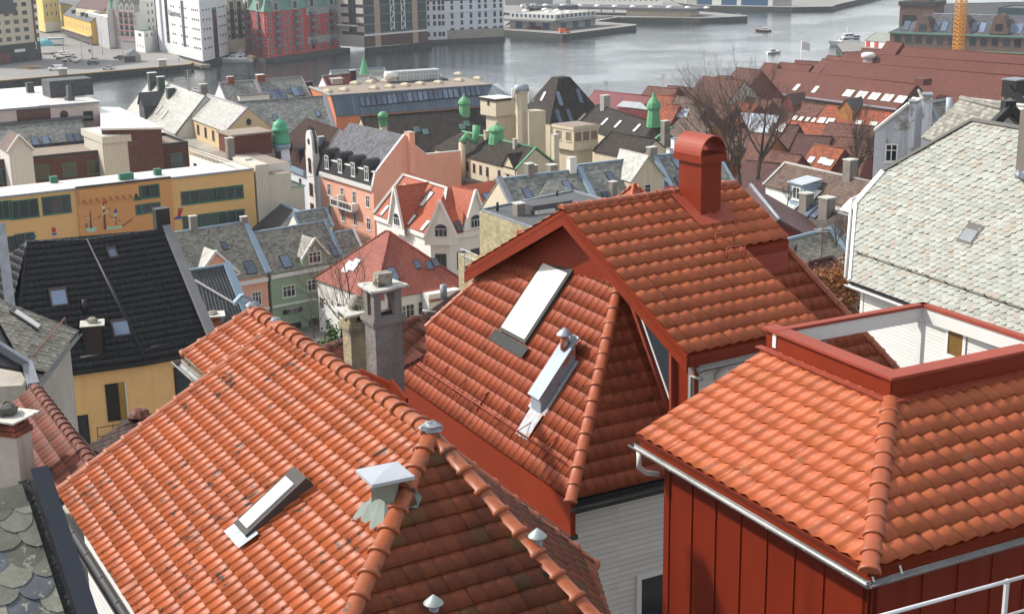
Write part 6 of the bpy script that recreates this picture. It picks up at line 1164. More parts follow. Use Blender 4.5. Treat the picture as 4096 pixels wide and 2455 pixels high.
for c, L in (('brown', [(872, 440), (880, 440), (905, 675), (880, 675)]), ('brown', [(760, 515), (768, 515), (780, 665), (762, 665)]), ('brown', [(974, 560), (984, 560), (990, 640), (980, 640)]), ('brown', [(825, 572), (930, 493), (934, 500), (832, 580)]), ('white', [(834, 568), (925, 502), (915, 520), (880, 548), (862, 552)]), ('brown', [(718, 555), (808, 592), (806, 598), (716, 562)]), ('white', [(726, 562), (800, 594), (775, 590), (745, 580)]), ('brown', [(928, 556), (1026, 602), (1024, 608), (926, 563)]), ('white', [(936, 562), (1018, 602), (990, 598), (960, 585)]), ('brown', [(1030, 642), (1122, 580), (1126, 588), (1038, 650)]), ('teal', [(728, 660), (820, 652), (815, 690), (738, 696)]), ('teal', [(890, 655), (1040, 640), (1030, 662), (895, 680)]), ('red', [(876, 438), (914, 436), (902, 446), (908, 455), (876, 452)]), ('white', [(862, 475), (888, 475), (886, 500), (864, 502)]), ('blue', [(968, 512), (992, 505), (994, 530), (970, 538)]), ('red', [(724, 640), (742, 638), (745, 660), (724, 660)]), ('red', [(974, 498), (986, 498), (986, 510), (974, 510)]), ('blue', [(722, 625), (742, 622), (742, 636), (724, 636)]), ('teal', [(960, 538), (992, 534), (984, 562), (968, 562)])): paint(Wm, Z(L), PM[c], off=.02+RN.uniform(0, .02))
for c, L in (('red', [(1512, 500), (1530, 486), (1534, 570), (1502, 572)]), ('red', [(1532, 505), (1548, 486), (1556, 490), (1530, 560)]), ('white', [(1520, 472), (1530, 472), (1528, 490), (1518, 490)]), ('white', [(1546, 468), (1558, 468), (1554, 488), (1544, 488)]), ('blue', [(1472, 580), (1500, 562), (1535, 566), (1564, 560), (1556, 580), (1476, 592)]), ('blue', [(258, 728), (310, 720), (305, 742), (262, 748)]), ('blue', [(440, 706), (482, 702), (478, 722), (440, 722)]), ('red', [(440, 650), (476, 668), (468, 698), (440, 700)])): paint(W, Z(L), PM[c], off=.02+RN.uniform(0, .02))
for (x, y, w_) in ((220, 733, 1.), (510, 720, 2.), (636, 702, 1.)): MB().box(PZ(x, y, z+.03)+n*.6, w_, .8, .9, -35).build('roof_vent', M_gf, r)
# corrugated stair block at its right end
C_ = PZ(1030, 700, z); a_ = B+W0*.3; zt = ZA(a_, 652); r2 = thing('corrugated_block', 'cream corrugated sheet clad block at the right end of the ochre building', 'building', (a_.x, a_.y, G4))
MB().prism([a_, a_+W0*2.0, a_+W0*2.0+n*9, a_+n*9], G4, z+.6).build('end_pier', M_cor, r2); w1 = PV(1217, 746, a_, a_+W0); L2 = (w1-a_).dot(W0); k1 = PV(1163, 692, a_, a_+W0); L1 = (k1-a_).dot(W0); MB().prism([a_+W0*2.02, a_+W0*L1, a_+W0*L1+n*9, a_+W0*2.02+n*9], G4, k1.z).build('wall', M_cor, r2); MB().prism([a_+W0*L1, a_+W0*L2, a_+W0*L2+n*9, a_+W0*L1+n*9], G4, w1.z).build('low_wall', M_cor, r2); q = [a_+W0*2.1+n*.1, a_+W0*(L1-.1)+n*.1, a_+W0*(L1-.1)+n*8.9, a_+W0*2.1+n*8.9]; MB().slab([V((p.x, p.y, k1.z+.03)) for p in q], .02).build('roof', M_feltb, r2); strip(r2, [V((p.x, p.y, w1.z+.1)) for p in (a_+W0*L1, a_+W0*L2, a_+W0*L2+n*9)], .3, .2, M_geq, 'green_coping')
stk(r2, V((a_.x, a_.y, z+.6))+W0*.8+n*5, 0, 0, 636, 1.1, .8, M_wht, -33)
# ---------------------------------------------------------------- brown brick building with corrugated towers
z = PD(396, 613, 226).z; A, B = PZ(-60, 658, z), PZ(752, 578, z); W0 = hz(A, B); n = V((-W0.y, W0.x, 0)); n = n if n.y > 0 else -n
h = block('brown brick office building with green windows and black flat roof terraces', A+n*12, A, B, G4, z, M_bk2, M_feltb, par_=.5, parm=M_blk); W = h.WR; r = h.r; wq = W_(2.1, 2.2, 2, 1, M_gf, M_glass, fr=.14)
for x in (10, 172, 281, 378, 606, 709, 470): W.px(x, 716-(x-172)*.095, wq, True)
pq = [A+n*12+V((0, 0, .3)), B-W0*13+n*12+V((0, 0, .3))]; q5 = Pl(pq[0], pq[1], 40); up_ = V((0, 0, 3.2))+n*3.8; quad(r, [pq[0], pq[1], pq[1]+up_, pq[0]+up_], 'slate_slope', M_sld if 0 else M_slg); skys(r, q5, ((141, 570), (184, 566), (281, 557), (311, 554)), 1.2, 2.2, M_frm, M_sky)
b0, b1 = pq[0]+up_, pq[1]+up_; MB().par(V((b0.x, b0.y, b0.z+.02)), b1-b0+W0*2, n*2.5, V((0, 0, .25))).build('black_ledge', M_felt, r); f0 = b0+n*2.5; zt = ZA(b1+n*2.5, 418); f1 = LN(f0, W0, (405, 500), (393, 418)); MB().prism([f0, f1, f1+n*30, f0+n*30], G4, zt).build('upper_storey', M_pnk, r); MB().slab([V((q.x, q.y, zt+.2)) for q in (f0-n*.3, f1-n*.3+W0*.3, f1+n*30, f0+n*30)], .3).build('white_roof', M_feltw, r); strip(r, [V((q.x, q.y, zt+.1)) for q in (f0-n*.4, f1-n*.4)], .3, .35, M_lead, 'eave_trim')
Wu = Wall(r, f0, f1); wv_ = W_(1.9, 2.6, 2, 1, M_rf, mat('curtained red glass', (.10, .05, .05), .2, .8, .6), fr=.12)
for x, y in ((94, 492), (138, 488), (182, 483)): P = PV(x, y, Wu.A, Wu.B); Wu.put(P, wv_[0], wv_[1])
Wu.put(PV(256, 459, Wu.A, Wu.B), MB().faces([(.72*math.cos(2*math.pi*k/16)*s_, -.03-.02*(s_ < 1), .72*math.sin(2*math.pi*k/16)*s_) for s_ in (1, .85) for k in range(16)], [(k, (k+1) % 16, 16+(k+1) % 16, 16+k) for k in range(16)]).faces([(.6*math.cos(2*math.pi*k/16), -.03, .6*math.sin(2*math.pi*k/16)) for k in range(16)], [tuple(range(16))], 1).mesh('round_window', [M_rf, M_glass]), name='round_window'); Wu.put(PV(355, 482, Wu.A, Wu.B), *W_(1.6, 1.6, 1, 1, M_blk, M_glass)[:2])
P = PZ(285, 385, zt+.2); bx_ = MB().box(P+n*2, 7.6, 5, 2.9, -33).build('roof_plant', M_sld, r); P = PZ(279, 402, zt+.2); MB().lathe(P, [(.9, 0), (.9, .7), (.55, .75), (.42, 2.6), (.2, 2.62)], 4, sm=False).build('vent', M_blt if 0 else M_felt, r); stk(r, PZ(122, 375, zt), 0, 0, 333, 1.2, 1.2, M_gch, -33, M_blk)
zq = zt-1.6; q = [PZ(402, 428, zq), PZ(478, 430, zq), PZ(652, 510, zq), PZ(402, 514, zq)]; MB().slab(q, .3).build('sloping_white_roof', M_feltw, r); MB().prism([p_+(sum(q, V((0, 0, 0)))/4-p_)*.04 for p_ in q], G4, zq-.35).build('lower_wall', M_bk2, r)
def tower(label, xl, xr, yb, yt, dpt, mt, gable=False, yp=0, front=4.):
    a, b = PV(xl, yb, A-n*front, B-n*front), PV(xr, yb, A-n*front, B-n*front); a.z = b.z = 0; zt = ZA((a+b)/2, yt); t = thing('corrugated_tower', label, 'tower', (a.x, a.y, G4)); MB().prism([a, b, b+n*dpt, a+n*dpt], G4, zt).build('cladding', mt, t); return t, a, b, zt
t, a, b, zt = tower('white corrugated tower with a small brown gabled roof, at far left', 38, 133, 640, 600, 6.5, M_cor2); m_ = (a+b)/2; ap = V((m_.x, m_.y, ZA(m_, 538))); a.z = b.z = zt; MB().poly([a, b, ap]).build('gable', M_cor2, t); quad(t, [a-V((0, 0, .1))-W0*.3-n*.3, ap+V((0, 0, .1))-n*.3, ap+n*6.5+V((0, 0, .1)), a+n*6.5-W0*.3], 'roof', M_tmb); quad(t, [b-V((0, 0, .1))+W0*.3-n*.3, ap+V((0, 0, .1))-n*.3, ap+n*6.5+V((0, 0, .1)), b+n*6.5+W0*.3], 'roof', M_tmb); strip(t, [a-n*.3-W0*.3, ap-n*.3+V((0, 0, .15)), b-n*.3+W0*.3], .25, .3, M_white, 'barge_board')
t, a, b, zt = tower('broad cream corrugated tower with a deep parapet over brown brick walls', 415, 625, 640, 545, 11, M_cor, front=3.); a.z = b.z = 0
a2, b2 = PV(412, 545, A-n*3, B-n*3), PV(626, 545, A-n*3, B-n*3); MB().prism([V((a2.x, a2.y, 0))-n*.35-W0*.3, V((b2.x, b2.y, 0))-n*.35+W0*.3, b+n*11.3+W0*.3, a+n*11.3-W0*.3], ZA(a, 562)-.4, zt+.4).build('parapet', M_cor, t); MB().slab([V((q.x, q.y, zt+.45)) for q in (a+W0*.5+n*.5, b-W0*.5+n*.5, b+n*10.5-W0*.5, a+n*10.5+W0*.5)], .03).build('roof', M_feltw, t)
# brick penthouse, terrace rail
P = PD(945, 628, 218); u1, u2 = dirv(-33), dirv(57); r = thing('brick_penthouse', 'square brown brick rooftop plant room with thin cream lid', 'penthouse', P); z1 = ZA(P, 546); MB().par(P-V((0, 0, 1))-u2*.5, u1*5.5, u2*6.6, V((0, 0, z1-P.z+1))).build('wall', mat('dark red brick', (.13, .036, .026), .85, .15, .4, pat='brick', pw=.3, ph=.12, cellv=.2, line=.25), r); MB().par(V((P.x, P.y, z1+.01))-u1*.25-u2*.75, u1*6, u2*7.1, V((0, 0, .25))).build('lid', M_feltb, r); MB().par(P-V((0, 0, .5))-u2*.55-u1*.05, u1*5.6, u2*6.7, V((0, 0, .45))).build('lead_upstand', M_lead, r)
q0, q1 = PD(755, 590, 219), PD(918, 655, 206); r = thing('roof_terrace', 'flat roof terrace with thin white railing beside the brick penthouse', 'terrace', (q0.x, q0.y, G4)); q1.z = q0.z; d_ = hz(q0, q1); nn = V((-d_.y, d_.x, 0)); nn = nn if nn.y > 0 else -nn; q1 = q0+d_*17; MB().prism([q0, q1, q1+nn*9, q0+nn*9], G4, q0.z-1.1).build('wall', M_wht, r); MB().slab([p_+V((0, 0, -1.06)) for p_ in (q0, q1, q1+nn*9, q0+nn*9)], .03).build('deck', M_feltb, r); mb = MB()
for i in range(12): mb.bar(q0+d_*i*1.5-V((0, 0, 1.05)), q0+d_*i*1.5, .07)
for k in (0, -.4): mb.bar(q0+V((0, 0, k)), q1+V((0, 0, k)), .08)
mb.build('railing', M_wht, r); stk(r, q0+d_*9+nn*3-V((0, 0, 1)), 0, 0, 553, 1.1, 1., M_stk, -33); Wt = Wall(r, q0, q1); Wt.grid(lin(1, 15, 6), [q0.z-3.8], W_(1.2, 1.6, 2, 1, M_kf, M_glass))
# ================================================================ right hillside and the old wharf
def rhouse(label, P, Q, zr, half, drop, rm_, wm_, z0=2.6, name='wharf_house', group=None, gm_=None, cat='house'):
    """ridged house given by its ridge line"""
    P = PZ(P[0], P[1], zr) if len(P) == 2 else V(P); Q = PZ(Q[0], Q[1], zr) if len(Q) == 2 else V(Q); u = hz(P, Q); n = V((-u.y, u.x, 0)); dz = V((0, 0, -drop))
    r = thing(name, label, cat, ((P.x+Q.x)/2, (P.y+Q.y)/2, z0), group)
    for s_ in (1, -1): quad(r, [P, Q, Q+n*s_*half+dz, P+n*s_*half+dz], 'roof', rm_, .2)
    e = u*.25; h2 = half-.35; mb = MB(); b = [P+e+n*h2, Q-e+n*h2, Q-e-n*h2, P+e-n*h2]; zt = zr-drop+.1; mb.prism(b, z0, zt)
    for s_, c in ((e, P), (-e, Q)): mb.poly([V((c.x, c.y, zt))+s_+n*h2, V((c.x, c.y, zt))+s_-n*h2, c+s_-V((0, 0, .3))])
    mb.build('wall', wm_, r); MB().tube([P+V((0, 0, .03)), Q+V((0, 0, .03))], .16, 5).build('ridge_cap', gm_ or rm_, r)
    class H_: pass
    h = H_(); h.r, h.P, h.Q, h.u, h.n = r, P, Q, u, n; nn = n if n.dot(CAM-P) > 0 else -n; h.p = Pl(P, Q, C=P+nn*half+dz); f = nn*h2; h.W = Wall(r, P+f, Q+f); h.ze = zt; return h
M_rdw = mat('dark red boards', (.16, .028, .024), .8, .2, .4, pat='siding', ph=.25, cellv=.1); M_och = mat('ochre boards', (.34, .15, .035), .8, .2, .4, pat='siding', ph=.25, cellv=.1); M_wbr = mat('wharf brown brick', (.14, .07, .055), .85, .2, .3)
z = 8.; A, B = PZ(3019, 362, z), PZ(3588, 436, z)
b1 = ghouse('nearest long dark red tiled wharf roof with a row of paired skylights', A, B, 38, (3400, 308), 2.6, M_wbr, M_tm5, cat='building', name='wharf_building'); u = b1.u
skys(b1.r, b1.p, [(3187, 351), (3262, 359)]+[(x, 373+(x-3386)*.118) for x in (3386, 3404, 3438, 3457, 3489, 3508, 3541, 3561, 3594, 3613, 3649, 3668)], 1.5, 2.6, M_frm, M_feltw); b1.W.grid([b1.W.L*f for f in (.32, .38, .46, .53, .6, .68, .78, .9)], [z-3.], W_(1.7, 2., 1, 1, M_kf, M_glass)); strip(b1.r, [A-b1.n*.1+V((0, 0, -.1)), B-b1.n*.1+V((0, 0, -.1))], .5, .4, M_lav, 'gutter')
MB().box(b1.p.at(3690, 340), 3., 3., 1.6, -33).build('roof_vent', M_tm5, b1.r)
for i, (lab, P, Q, zr, hf, dr, xs) in enumerate((('long dark red wharf roof, second from the slate gable, with a small turret vent', (3322, 241), (4150, 312), 16, 11, 8.5, 0), ('long dark red wharf roof with a white mushroom vent, third row towards the brick warehouse', (3382, 208), (4150, 264), 17, 12, 8.5, 1), ('long dark red wharf roof below the orange crane mast', (3618, 189), (4150, 224), 18, 12, 8.5, 0), ('short dark red wharf roof at the water end of the third row', (3310, 222), (3372, 229), 14, 8, 6, 0), ('short dark red wharf roof before the white striped shed', (3447, 194), (3594, 204), 14.5, 9, 7, 0), ('small high dark red gabled roof just left of the stone warehouse', (3546, 167), (3612, 172), 19, 8, 7, 0), ('dark red wharf roof with a small ridge hatch behind the flagpole', (3118, 250), (3252, 262), 14, 8, 6, 0), ('dark red roof end at the quay between two taller wharf roofs', (3057, 252), (3117, 258), 14, 7, 6, 0), ('narrow far dark red wharf roof beside grey flat roof', (3181, 242), (3286, 249), 14.5, 7, 6, 0), ('dark red roof stub joining the second long row', (3289, 236), (3324, 241), 16, 9, 8, 0))):
    q = rhouse(lab, P, Q, zr, hf, dr, M_tm5, M_rdw, name='wharf_building', cat='building')
    if xs: MB().lathe(q.p.at(3472, 250), [(1.3, -.5), (1.3, 1.2), (1.9, 1.3), (1.9, 2.2), (1.2, 2.6)], 10).build('mushroom_vent', M_wht, q.r); MB().box(q.P+u*0+q.u*58-V((0, 0, .5)), 2.6, 2., 5., -30).build('chimney', M_tm8, q.r)
q4_ = ('crimson sheet metal roof at the waterfront, left of the old wharf', (2377, 362), (2605, 386), 11.5, 8, 6, M_crim, M_rdw), ('rusty brown tiled roof with small ochre gable by the water', (2590, 345), (2712, 357), 12, 7, 5.5, M_tm6, M_rdw), ('tiny brown roof tip at the water edge', (2672, 342), (2712, 347), 12.5, 5, 4, M_tm6, M_rdw), ('maroon roof sloping to a pale glass roof', (2712, 346), (2796, 357), 12, 7, 5.5, M_tm8, M_rdw), ('large old brown roof with white gable end among the tree tops', (2811, 306), (2982, 324), 15.5, 11, 8.5, M_tm6, M_wht), ('brown roof peeping behind the large roof with white gable', (2868, 303), (2930, 308), 15.5, 8, 6, M_tm6, M_rdw), ('tall old brown roof left of the long wharf rows', (2946, 272), (3046, 282), 16.5, 11, 9, M_tm6, M_rdw), ('speckled orange brown roof beside the green lantern vent', (2618, 380), (2700, 387), 12, 6, 5, M_tm7, M_rdw), ('grey brown roof with pale verge right of the lantern vent', (2702, 386), (2790, 398), 12, 6.5, 5, M_tmb, M_rdw), ('long old roof with pinkish ridge behind the bare trees', (2850, 372), (3092, 402), 11.5, 7, 5.5, M_tm6, M_rdw), ('orange speckled roof above a tilted skylight pane', (2655, 416), (2722, 421), 11.5, 6, 5, M_tm7, M_rdw), ('taupe roof between the bare trees and the green vent', (2724, 412), (2836, 424), 11.5, 7, 5, M_tmb, M_rdw), ('brown roof crossed by bare branches', (2838, 408), (2950, 425), 11, 7, 5, M_tm6, M_rdw), ('bright orange patch of tiled roof between tree trunks', (2953, 405), (3036, 418), 11.5, 6, 4.5, M_tm7, M_rdw), ('old brown tiled roof with a red dormer', (3094, 396), (3302, 421), 11, 7.5, 5.5, M_tm6, M_rdw), ('bright orange tiled roof behind the right bare tree', (3303, 422), (3575, 450), 11.5, 8, 6, M_tm7, M_rdw), ('orange brown roof between maroon and grey roofs', (3150, 481), (3312, 498), 11.5, 6.5, 5, M_tm7, M_rdw), ('dull brown roof under the branches of the right tree', (3313, 489), (3512, 508), 12, 7, 5.5, M_tm6, M_rdw), ('charcoal roof with red gable end and a pale skylight', (3088, 494), (3200, 503), 12.5, 6, 5, M_tm8, M_rdw), ('dark maroon roof behind the taupe roofed house', (3189, 538), (3330, 548), 13.5, 6.5, 5, M_tm8, M_rdw), ('maroon roof at the foot of the right tree', (3332, 545), (3510, 560), 13.5, 6.5, 5, M_tm6, M_rdw), ('orange speckled roof with white framed skylights', (3255, 578), (3380, 595), 14.5, 6, 5, M_tm7, M_rdw), ('brown roof with bright red gable by the white rendered wall', (3382, 585), (3480, 592), 14.5, 6, 5, M_tm6, M_rdw), ('tall ochre boarded house behind the tree trunks', (2960, 522), (3108, 545), 13.5, 6, 5.5, M_tm6, M_och), ('grey brown roof behind the red chimney cowl', (2720, 470), (2860, 492), 12, 6.5, 5, M_tmb, M_och), ('old dark roof below the speckled wharf roofs', (2860, 560), (2960, 570), 12, 6, 5, M_tm6, M_och), ('dark brown gabled roof left of the taupe roof', (2985, 640), (3120, 655), 15, 6, 5, M_tm8, M_rdw), ('low brown roof in front of ochre house', (3060, 600), (3210, 622), 14.5, 6, 5, M_tm6, M_rdw)
wh = {}
for a in q4_: wh[a[0]] = rhouse(a[0], *a[1:7], a[7])
q = wh['old brown tiled roof with a red dormer']; dormer(q.r, q.p.at(3148, 448), q.p, 3.6, 2.2, 4, M_rdw, M_tm8, 'gable'); skys(q.r, q.p, ((3180, 473), (3205, 476), (3231, 479), (3256, 482)), 1.2, 1.6, M_frm, M_feltw)
q = wh['bright orange tiled roof behind the right bare tree']; dormer(q.r, q.p.at(3380, 478), q.p, 3.8, 2.4, 4, M_och, M_sld, 'gable'); skys(q.r, q.p, ((3287, 483), (3322, 486), (3432, 495), (3492, 500)), 2., 2., M_frm, M_feltw)
q = wh['charcoal roof with red gable end and a pale skylight']; skys(q.r, q.p, ((3124, 511),), 1.8, 2.6, M_frm, M_feltw)
q = wh['orange speckled roof with white framed skylights']; skys(q.r, q.p, ((3245, 640), (3288, 643), (3310, 650), (3320, 652)), 1.4, 1.6, M_frm, M_feltw)
for lab, pts in (('pale blue glass roof between wharf houses', [(2748, 374), (2838, 367), (2820, 394), (2752, 394)]), ('tilted pale skylight pane on orange roof', [(2714, 436), (2758, 437), (2744, 472), (2704, 467)]), ('large pale blue sheet roof behind the bare trees', [(2962, 449), (3115, 462), (3090, 532), (2996, 528)]), ('ribbed pale metal roof beside the crimson roof', [(2492, 404), (2563, 410), (2597, 440), (2465, 425)])):
    zz = 10.5; ps = [PZ(pts[0][0], pts[0][1], zz), PZ(pts[1][0], pts[1][1], zz)]; pp = Pl(ps[1], ps[0], pitch=30); ps += [pp.at(*pts[2]), pp.at(*pts[3])]; r = thing('wharf_shed', lab, 'shed', (ps[0].x, ps[0].y, 2.6)); quad(r, ps, 'roof', M_zs if 'ribbed' in lab else M_ltb, .15); MB().prism([p_+(sum(ps, V((0, 0, 0)))/4-p_)*.08 for p_ in ps], 2.6, min(p_.z for p_ in ps)-.3).build('wall', M_rdw, r)
fl = thing('flagpole', 'white flagpole with white banner over the wharf roofs', 'flagpole', PD(3202, 290, 400)); P = PD(3202, 290, 400); zt = ZA(P, 163); MB().tube([P-V((0, 0, 8)), V((P.x, P.y, zt))], .12, 6).build('pole', M_wht, fl); vs = [V((P.x+.15+a*.55, P.y, zt-.4-b*.55-.02*a*a+.12*math.sin(a*1.3))) for b in range(5) for a in range(5)]; MB().faces(vs, [(b*5+a, b*5+a+1, b*5+a+6, b*5+a+5) for b in range(4) for a in range(4)], 0, True).build('flag', M_white, fl)
# houses on the slope at right
A = PD(3052, 741, 140); B = PZ(3440, 838, A.z); t1 = ghouse('taupe tiled house with white dormer, chimney on its pale ridge', A, B, 36, (3113, 645), 8, M_wht, M_tmb, trim=M_conc); skys(t1.r, t1.p, ((3255, 788), (3394, 822), (3411, 826)), 1., 1.9, M_frm, M_feltw); dormer(t1.r, t1.p.at(3185, 810), t1.p, 2., 1.9, 2.2, M_blt, M_ltb, 'shed', W_(1.2, 1.3, 2, 1, M_wf, M_glass, fr=.13)); stk(t1.r, t1.Ra+t1.u*9.5, 0, 0, 640, 1., .9, M_stk, -33)
A = PD(3113, 902, 112); B = PZ(3345, 985, A.z); t2 = ghouse('dark grey tiled house with two tall chimneys and twin skylights', A, B, 38, (3231, 812), 8, M_wht, mat('slate brown tile', (.075, .06, .052), .6, .25, .3, pat='tile', pw=.3, ph=.4, cellv=.2), trim=M_lead); skys(t2.r, t2.p, ((3248, 842), (3278, 847)), .8, 1.6, M_frm, M_sky); skys(t2.r, t2.p, ((3180, 948),), 1.2, 1.4, M_frm, M_feltw); stk(t2.r, t2.p, 3224, 838, 775, .85, .8, M_stk, -33); stk(t2.r, t2.p, 3306, 858, 792, .95, .9, M_stk, -33); stk(t2.r, t2.Rb+t2.u*.1, 0, 0, 795, .8, .8, M_wht, -33)
A = PD(3165, 1075, 92); B = PZ(3400, 1010, A.z); t3 = ghouse('small house with rounded grey slates and blue zinc verge', A, B, 38, (3283, 925), 10, M_wht, M_slo, trim=M_blt); strip(t3.r, [t3.Rb+V((0, 0, .15)), t3.B+V((0, 0, .15))], .7, .4, M_blt); MB().tube([t3.p.at(3180, 1018), t3.p.at(3180, 1018)+V((0, 0, .7))], .1, 6).build('vent_pipe', M_blk, t3.r); P = t3.p.at(3286, 1035); MB().tube([P, P+V((0, 0, 2.2))], .03, 5).build('aerial_mast', M_tdr, t3.r); MB().bar(P+V((-.6, 0, 2.1)), P+V((.6, 0, 2.1)), .04).bar(P+V((-.4, 0, 1.9)), P+V((.4, 0, 1.9)), .04).build('aerial', M_wht, t3.r)
A = PD(3200, 1205, 78); B = PZ(3430, 1140, A.z); t4 = ghouse('dark maroon tiled house beside the pale slate roof, autumn hedge below', A, B, 34, (3290, 1038), 12, M_rdw, M_tm8, hA=3.); MB().tube([t4.A, t4.Ra], .16, 6).build('hip_tiles', M_tm8, t4.r)
P = PD(3118, 878, 98); Q = PZ(3004, 741, P.z); rhouse('dark maroon roof with pale ridge line beyond the red chimney', P, Q, P.z, 4.5, 2.6, M_tm8, M_rdw, 12, 'hillside_house', gm_=M_lead); MB()
# white rendered house with slates
A0 = PD(3500, 523, 96); u = dirv(100); w_ = lambda x, y: PV(x, y, A0, A0+u); r = thing('rendered_house', 'tall peeling white rendered gable house with slate roof and built in chimneys', 'house', (A0.x, A0.y, 10)); ap = w_(3683, 398); rt = w_(3778, 533); b_ = dirv(13)
pg = [A0, w_(3632, 420), ap, w_(3720, 412), rt]; base = [V((rt.x, rt.y, 8)), V((A0.x, A0.y, 8))]; mb = MB(); k = pg+base; mb.poly(k); mb.poly([q+b_*.3 for q in k][::-1]); mb.build('gable_wall', M_old, r); MB().prism([A0+b_*.31+u*.1, rt+b_*.31, rt+b_*5, A0+b_*5+u*.6], 8, A0.z-2.).build('wall', M_old, r)
for a, b, w1 in ((3628, 3652, 412), (3679, 3717, 384)): p_, q_ = w_(a, 600), w_(b, 600); MB().par(V((p_.x, p_.y, 8))-b_*.45, V((q_.x-p_.x, q_.y-p_.y, 0)), b_*1.2, V((0, 0, ZA(p_, w1)-8))).build('wall_chimney', M_old, r); MB().par(V((p_.x, p_.y, ZA(p_, w1)+.01))-b_*.5-u*.05, V((q_.x-p_.x, q_.y-p_.y, 0))*1.1, b_*1.3, V((0, 0, .15))).build('chimney_cap', M_lead, r)
top = V((w_(3690, 392).x, w_(3690, 392).y, w_(3690, 392).z)); quad(r, [A0-u*.1, top, top+b_*.5, A0-u*.1+b_*.5], 'roof', M_slp); quad(r, [rt+u*.2, top, top+b_*5, rt+u*.2+b_*5], 'roof', M_slo); strip(r, [A0-b_*.1+V((0, 0, .1)), w_(3632, 420)-b_*.1+V((0, 0, .1))], .3, .15, M_wht, 'verge'); strip(r, [w_(3722, 412)-b_*.1, rt-b_*.1], .35, .2, M_blt, 'verge')
Wg = Wall(r, A0-b_*.01, rt-b_*.01); Wg.px(3563, 648, W_(.85, 1.25, 2, 2, M_wf, M_glass, fr=.1), True); Wg.px(3719, 555, W_(.5, 1.1, 1, 2, M_wf, M_glass, fr=.1), True)
A = PD(3730, 575, 99); B = PZ(3900, 545, A.z); s1 = ghouse('olive slate wing behind the peeling white gable', A, B, 44, (3790, 402), 10, M_old, M_slo, trim=M_lead); P = s1.p.at(3792, 480); MB().tube([P, P+V((0, 0, 1.6))], .22, 8).build('slate_vent', M_ltb, s1.r)
P = PZ(3862, 397, s1.Rb.z+.3); rhouse('pale slate roof lit along its slope, right of the olive slate wing', P, P+dirv(147)*9, P.z, 7, 6, M_slp, M_old, 10, 'hillside_house')
P = PD(4040, 362, 108); q = rhouse('pale slate roof with heavy black verge and a dark round chimney', P, P+dirv(57)*9, P.z, 6.5, 6.2, M_slo, M_wht, 10, 'hillside_house'); strip(q.r, [P+V((0, 0, .2)), P-q.n*6.5*(1 if q.n.dot(CAM-P) < 0 else -1)+V((0, 0, -6.))], .6, .5, M_blk, 'black_verge'); stack(q.r, P+dirv(57)*.6-V((0, 0, .5)), 1.5, 1.3, ZA(P, 338)-P.z+.8, -33, M_blk, M_lead); skys(q.r, q.p, ((4085, 395),), .9, 1.3, M_frb, M_feltw)
P = PD(4032, 442, 86); q = rhouse('small white gable edged with thick black boards', P, P+dirv(-10)*6, P.z, 2.6, 2.4, M_slo, M_white, 12, 'hillside_house'); f = dirv(80); strip(q.r, [P-f*2.8+V((0, 0, -2.4))-dirv(-10)*.3, P-dirv(-10)*.3+V((0, 0, .2)), P+f*2.8+V((0, 0, -2.4))-dirv(-10)*.3], .5, .45, M_blk, 'black_barge'); MB().box(P-V((0, 0, .3)), .7, .6, .9, -10).build('chimney', M_blk, q.r)
# ================================================================ far side of the harbour
QZ = 2.4
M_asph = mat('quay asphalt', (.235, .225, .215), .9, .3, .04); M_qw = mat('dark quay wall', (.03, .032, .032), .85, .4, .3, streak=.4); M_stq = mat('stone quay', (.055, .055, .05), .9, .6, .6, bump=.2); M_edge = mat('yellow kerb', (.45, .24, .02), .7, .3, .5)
def quay(name, pts, wallm, kind='structure', z=QZ):
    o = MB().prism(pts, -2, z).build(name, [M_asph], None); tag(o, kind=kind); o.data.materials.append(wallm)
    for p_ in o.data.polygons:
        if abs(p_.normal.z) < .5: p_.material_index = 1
    return o
ea, eb, ec = PZ(-150, 338, QZ), PZ(757, 259, QZ), PZ(775, 250, QZ); far_l = [ea, eb, ec, PZ(690, 228, QZ), PZ(640, 215, QZ)]
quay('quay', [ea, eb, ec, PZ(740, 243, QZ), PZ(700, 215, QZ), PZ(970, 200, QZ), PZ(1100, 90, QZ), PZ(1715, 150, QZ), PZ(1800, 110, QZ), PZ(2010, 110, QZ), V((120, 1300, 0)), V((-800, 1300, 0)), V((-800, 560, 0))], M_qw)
k = MB(); k.bar(ea+V((0, 0, .1)), eb+V((0, 0, .1)), .5, .22).bar(eb+V((0, 0, .1)), ec+V((0, 0, .1)), .5, .22); tag(k.build('quay_kerb', M_edge), kind='structure')
dq = hz(ea, eb); nq = V((dq.y, -dq.x, 0)); nq = nq if nq.y < 0 else -nq
tor = bpy.data.meshes.new('tyre'); tm = MB(); vs = []; fs = []
for i in range(12):
    for j in range(6): a, b = 2*math.pi*i/12, 2*math.pi*j/6; R_ = .5+.2*math.cos(b); vs.append((R_*math.cos(a), .2*math.sin(b), R_*math.sin(a)))
for i in range(12):
    for j in range(6): fs.append((i*6+j, ((i+1) % 12)*6+j, ((i+1) % 12)*6+(j+1) % 6, i*6+(j+1) % 6))
tor = tm.faces(vs, fs, 0, True).mesh('tyre_fender', M_blk)
L = (eb-ea).length
for i in range(int(L/2.4)):
    P = ea+dq*(i*2.4+1)+nq*.25
    if PZ(0, 340, QZ).x-3 < P.x: o = link('tyre_fender', tor); o.location = (P.x, P.y, 1.2+.15*math.sin(i*2.7)); o.rotation_euler.z = math.atan2(dq.y, dq.x); o.scale = (1.2,)*3; tag(o, 'black tyre fender hung on the dark wall of the yellow kerbed quay', 'tyre', 'tyre fenders along the quay wall')
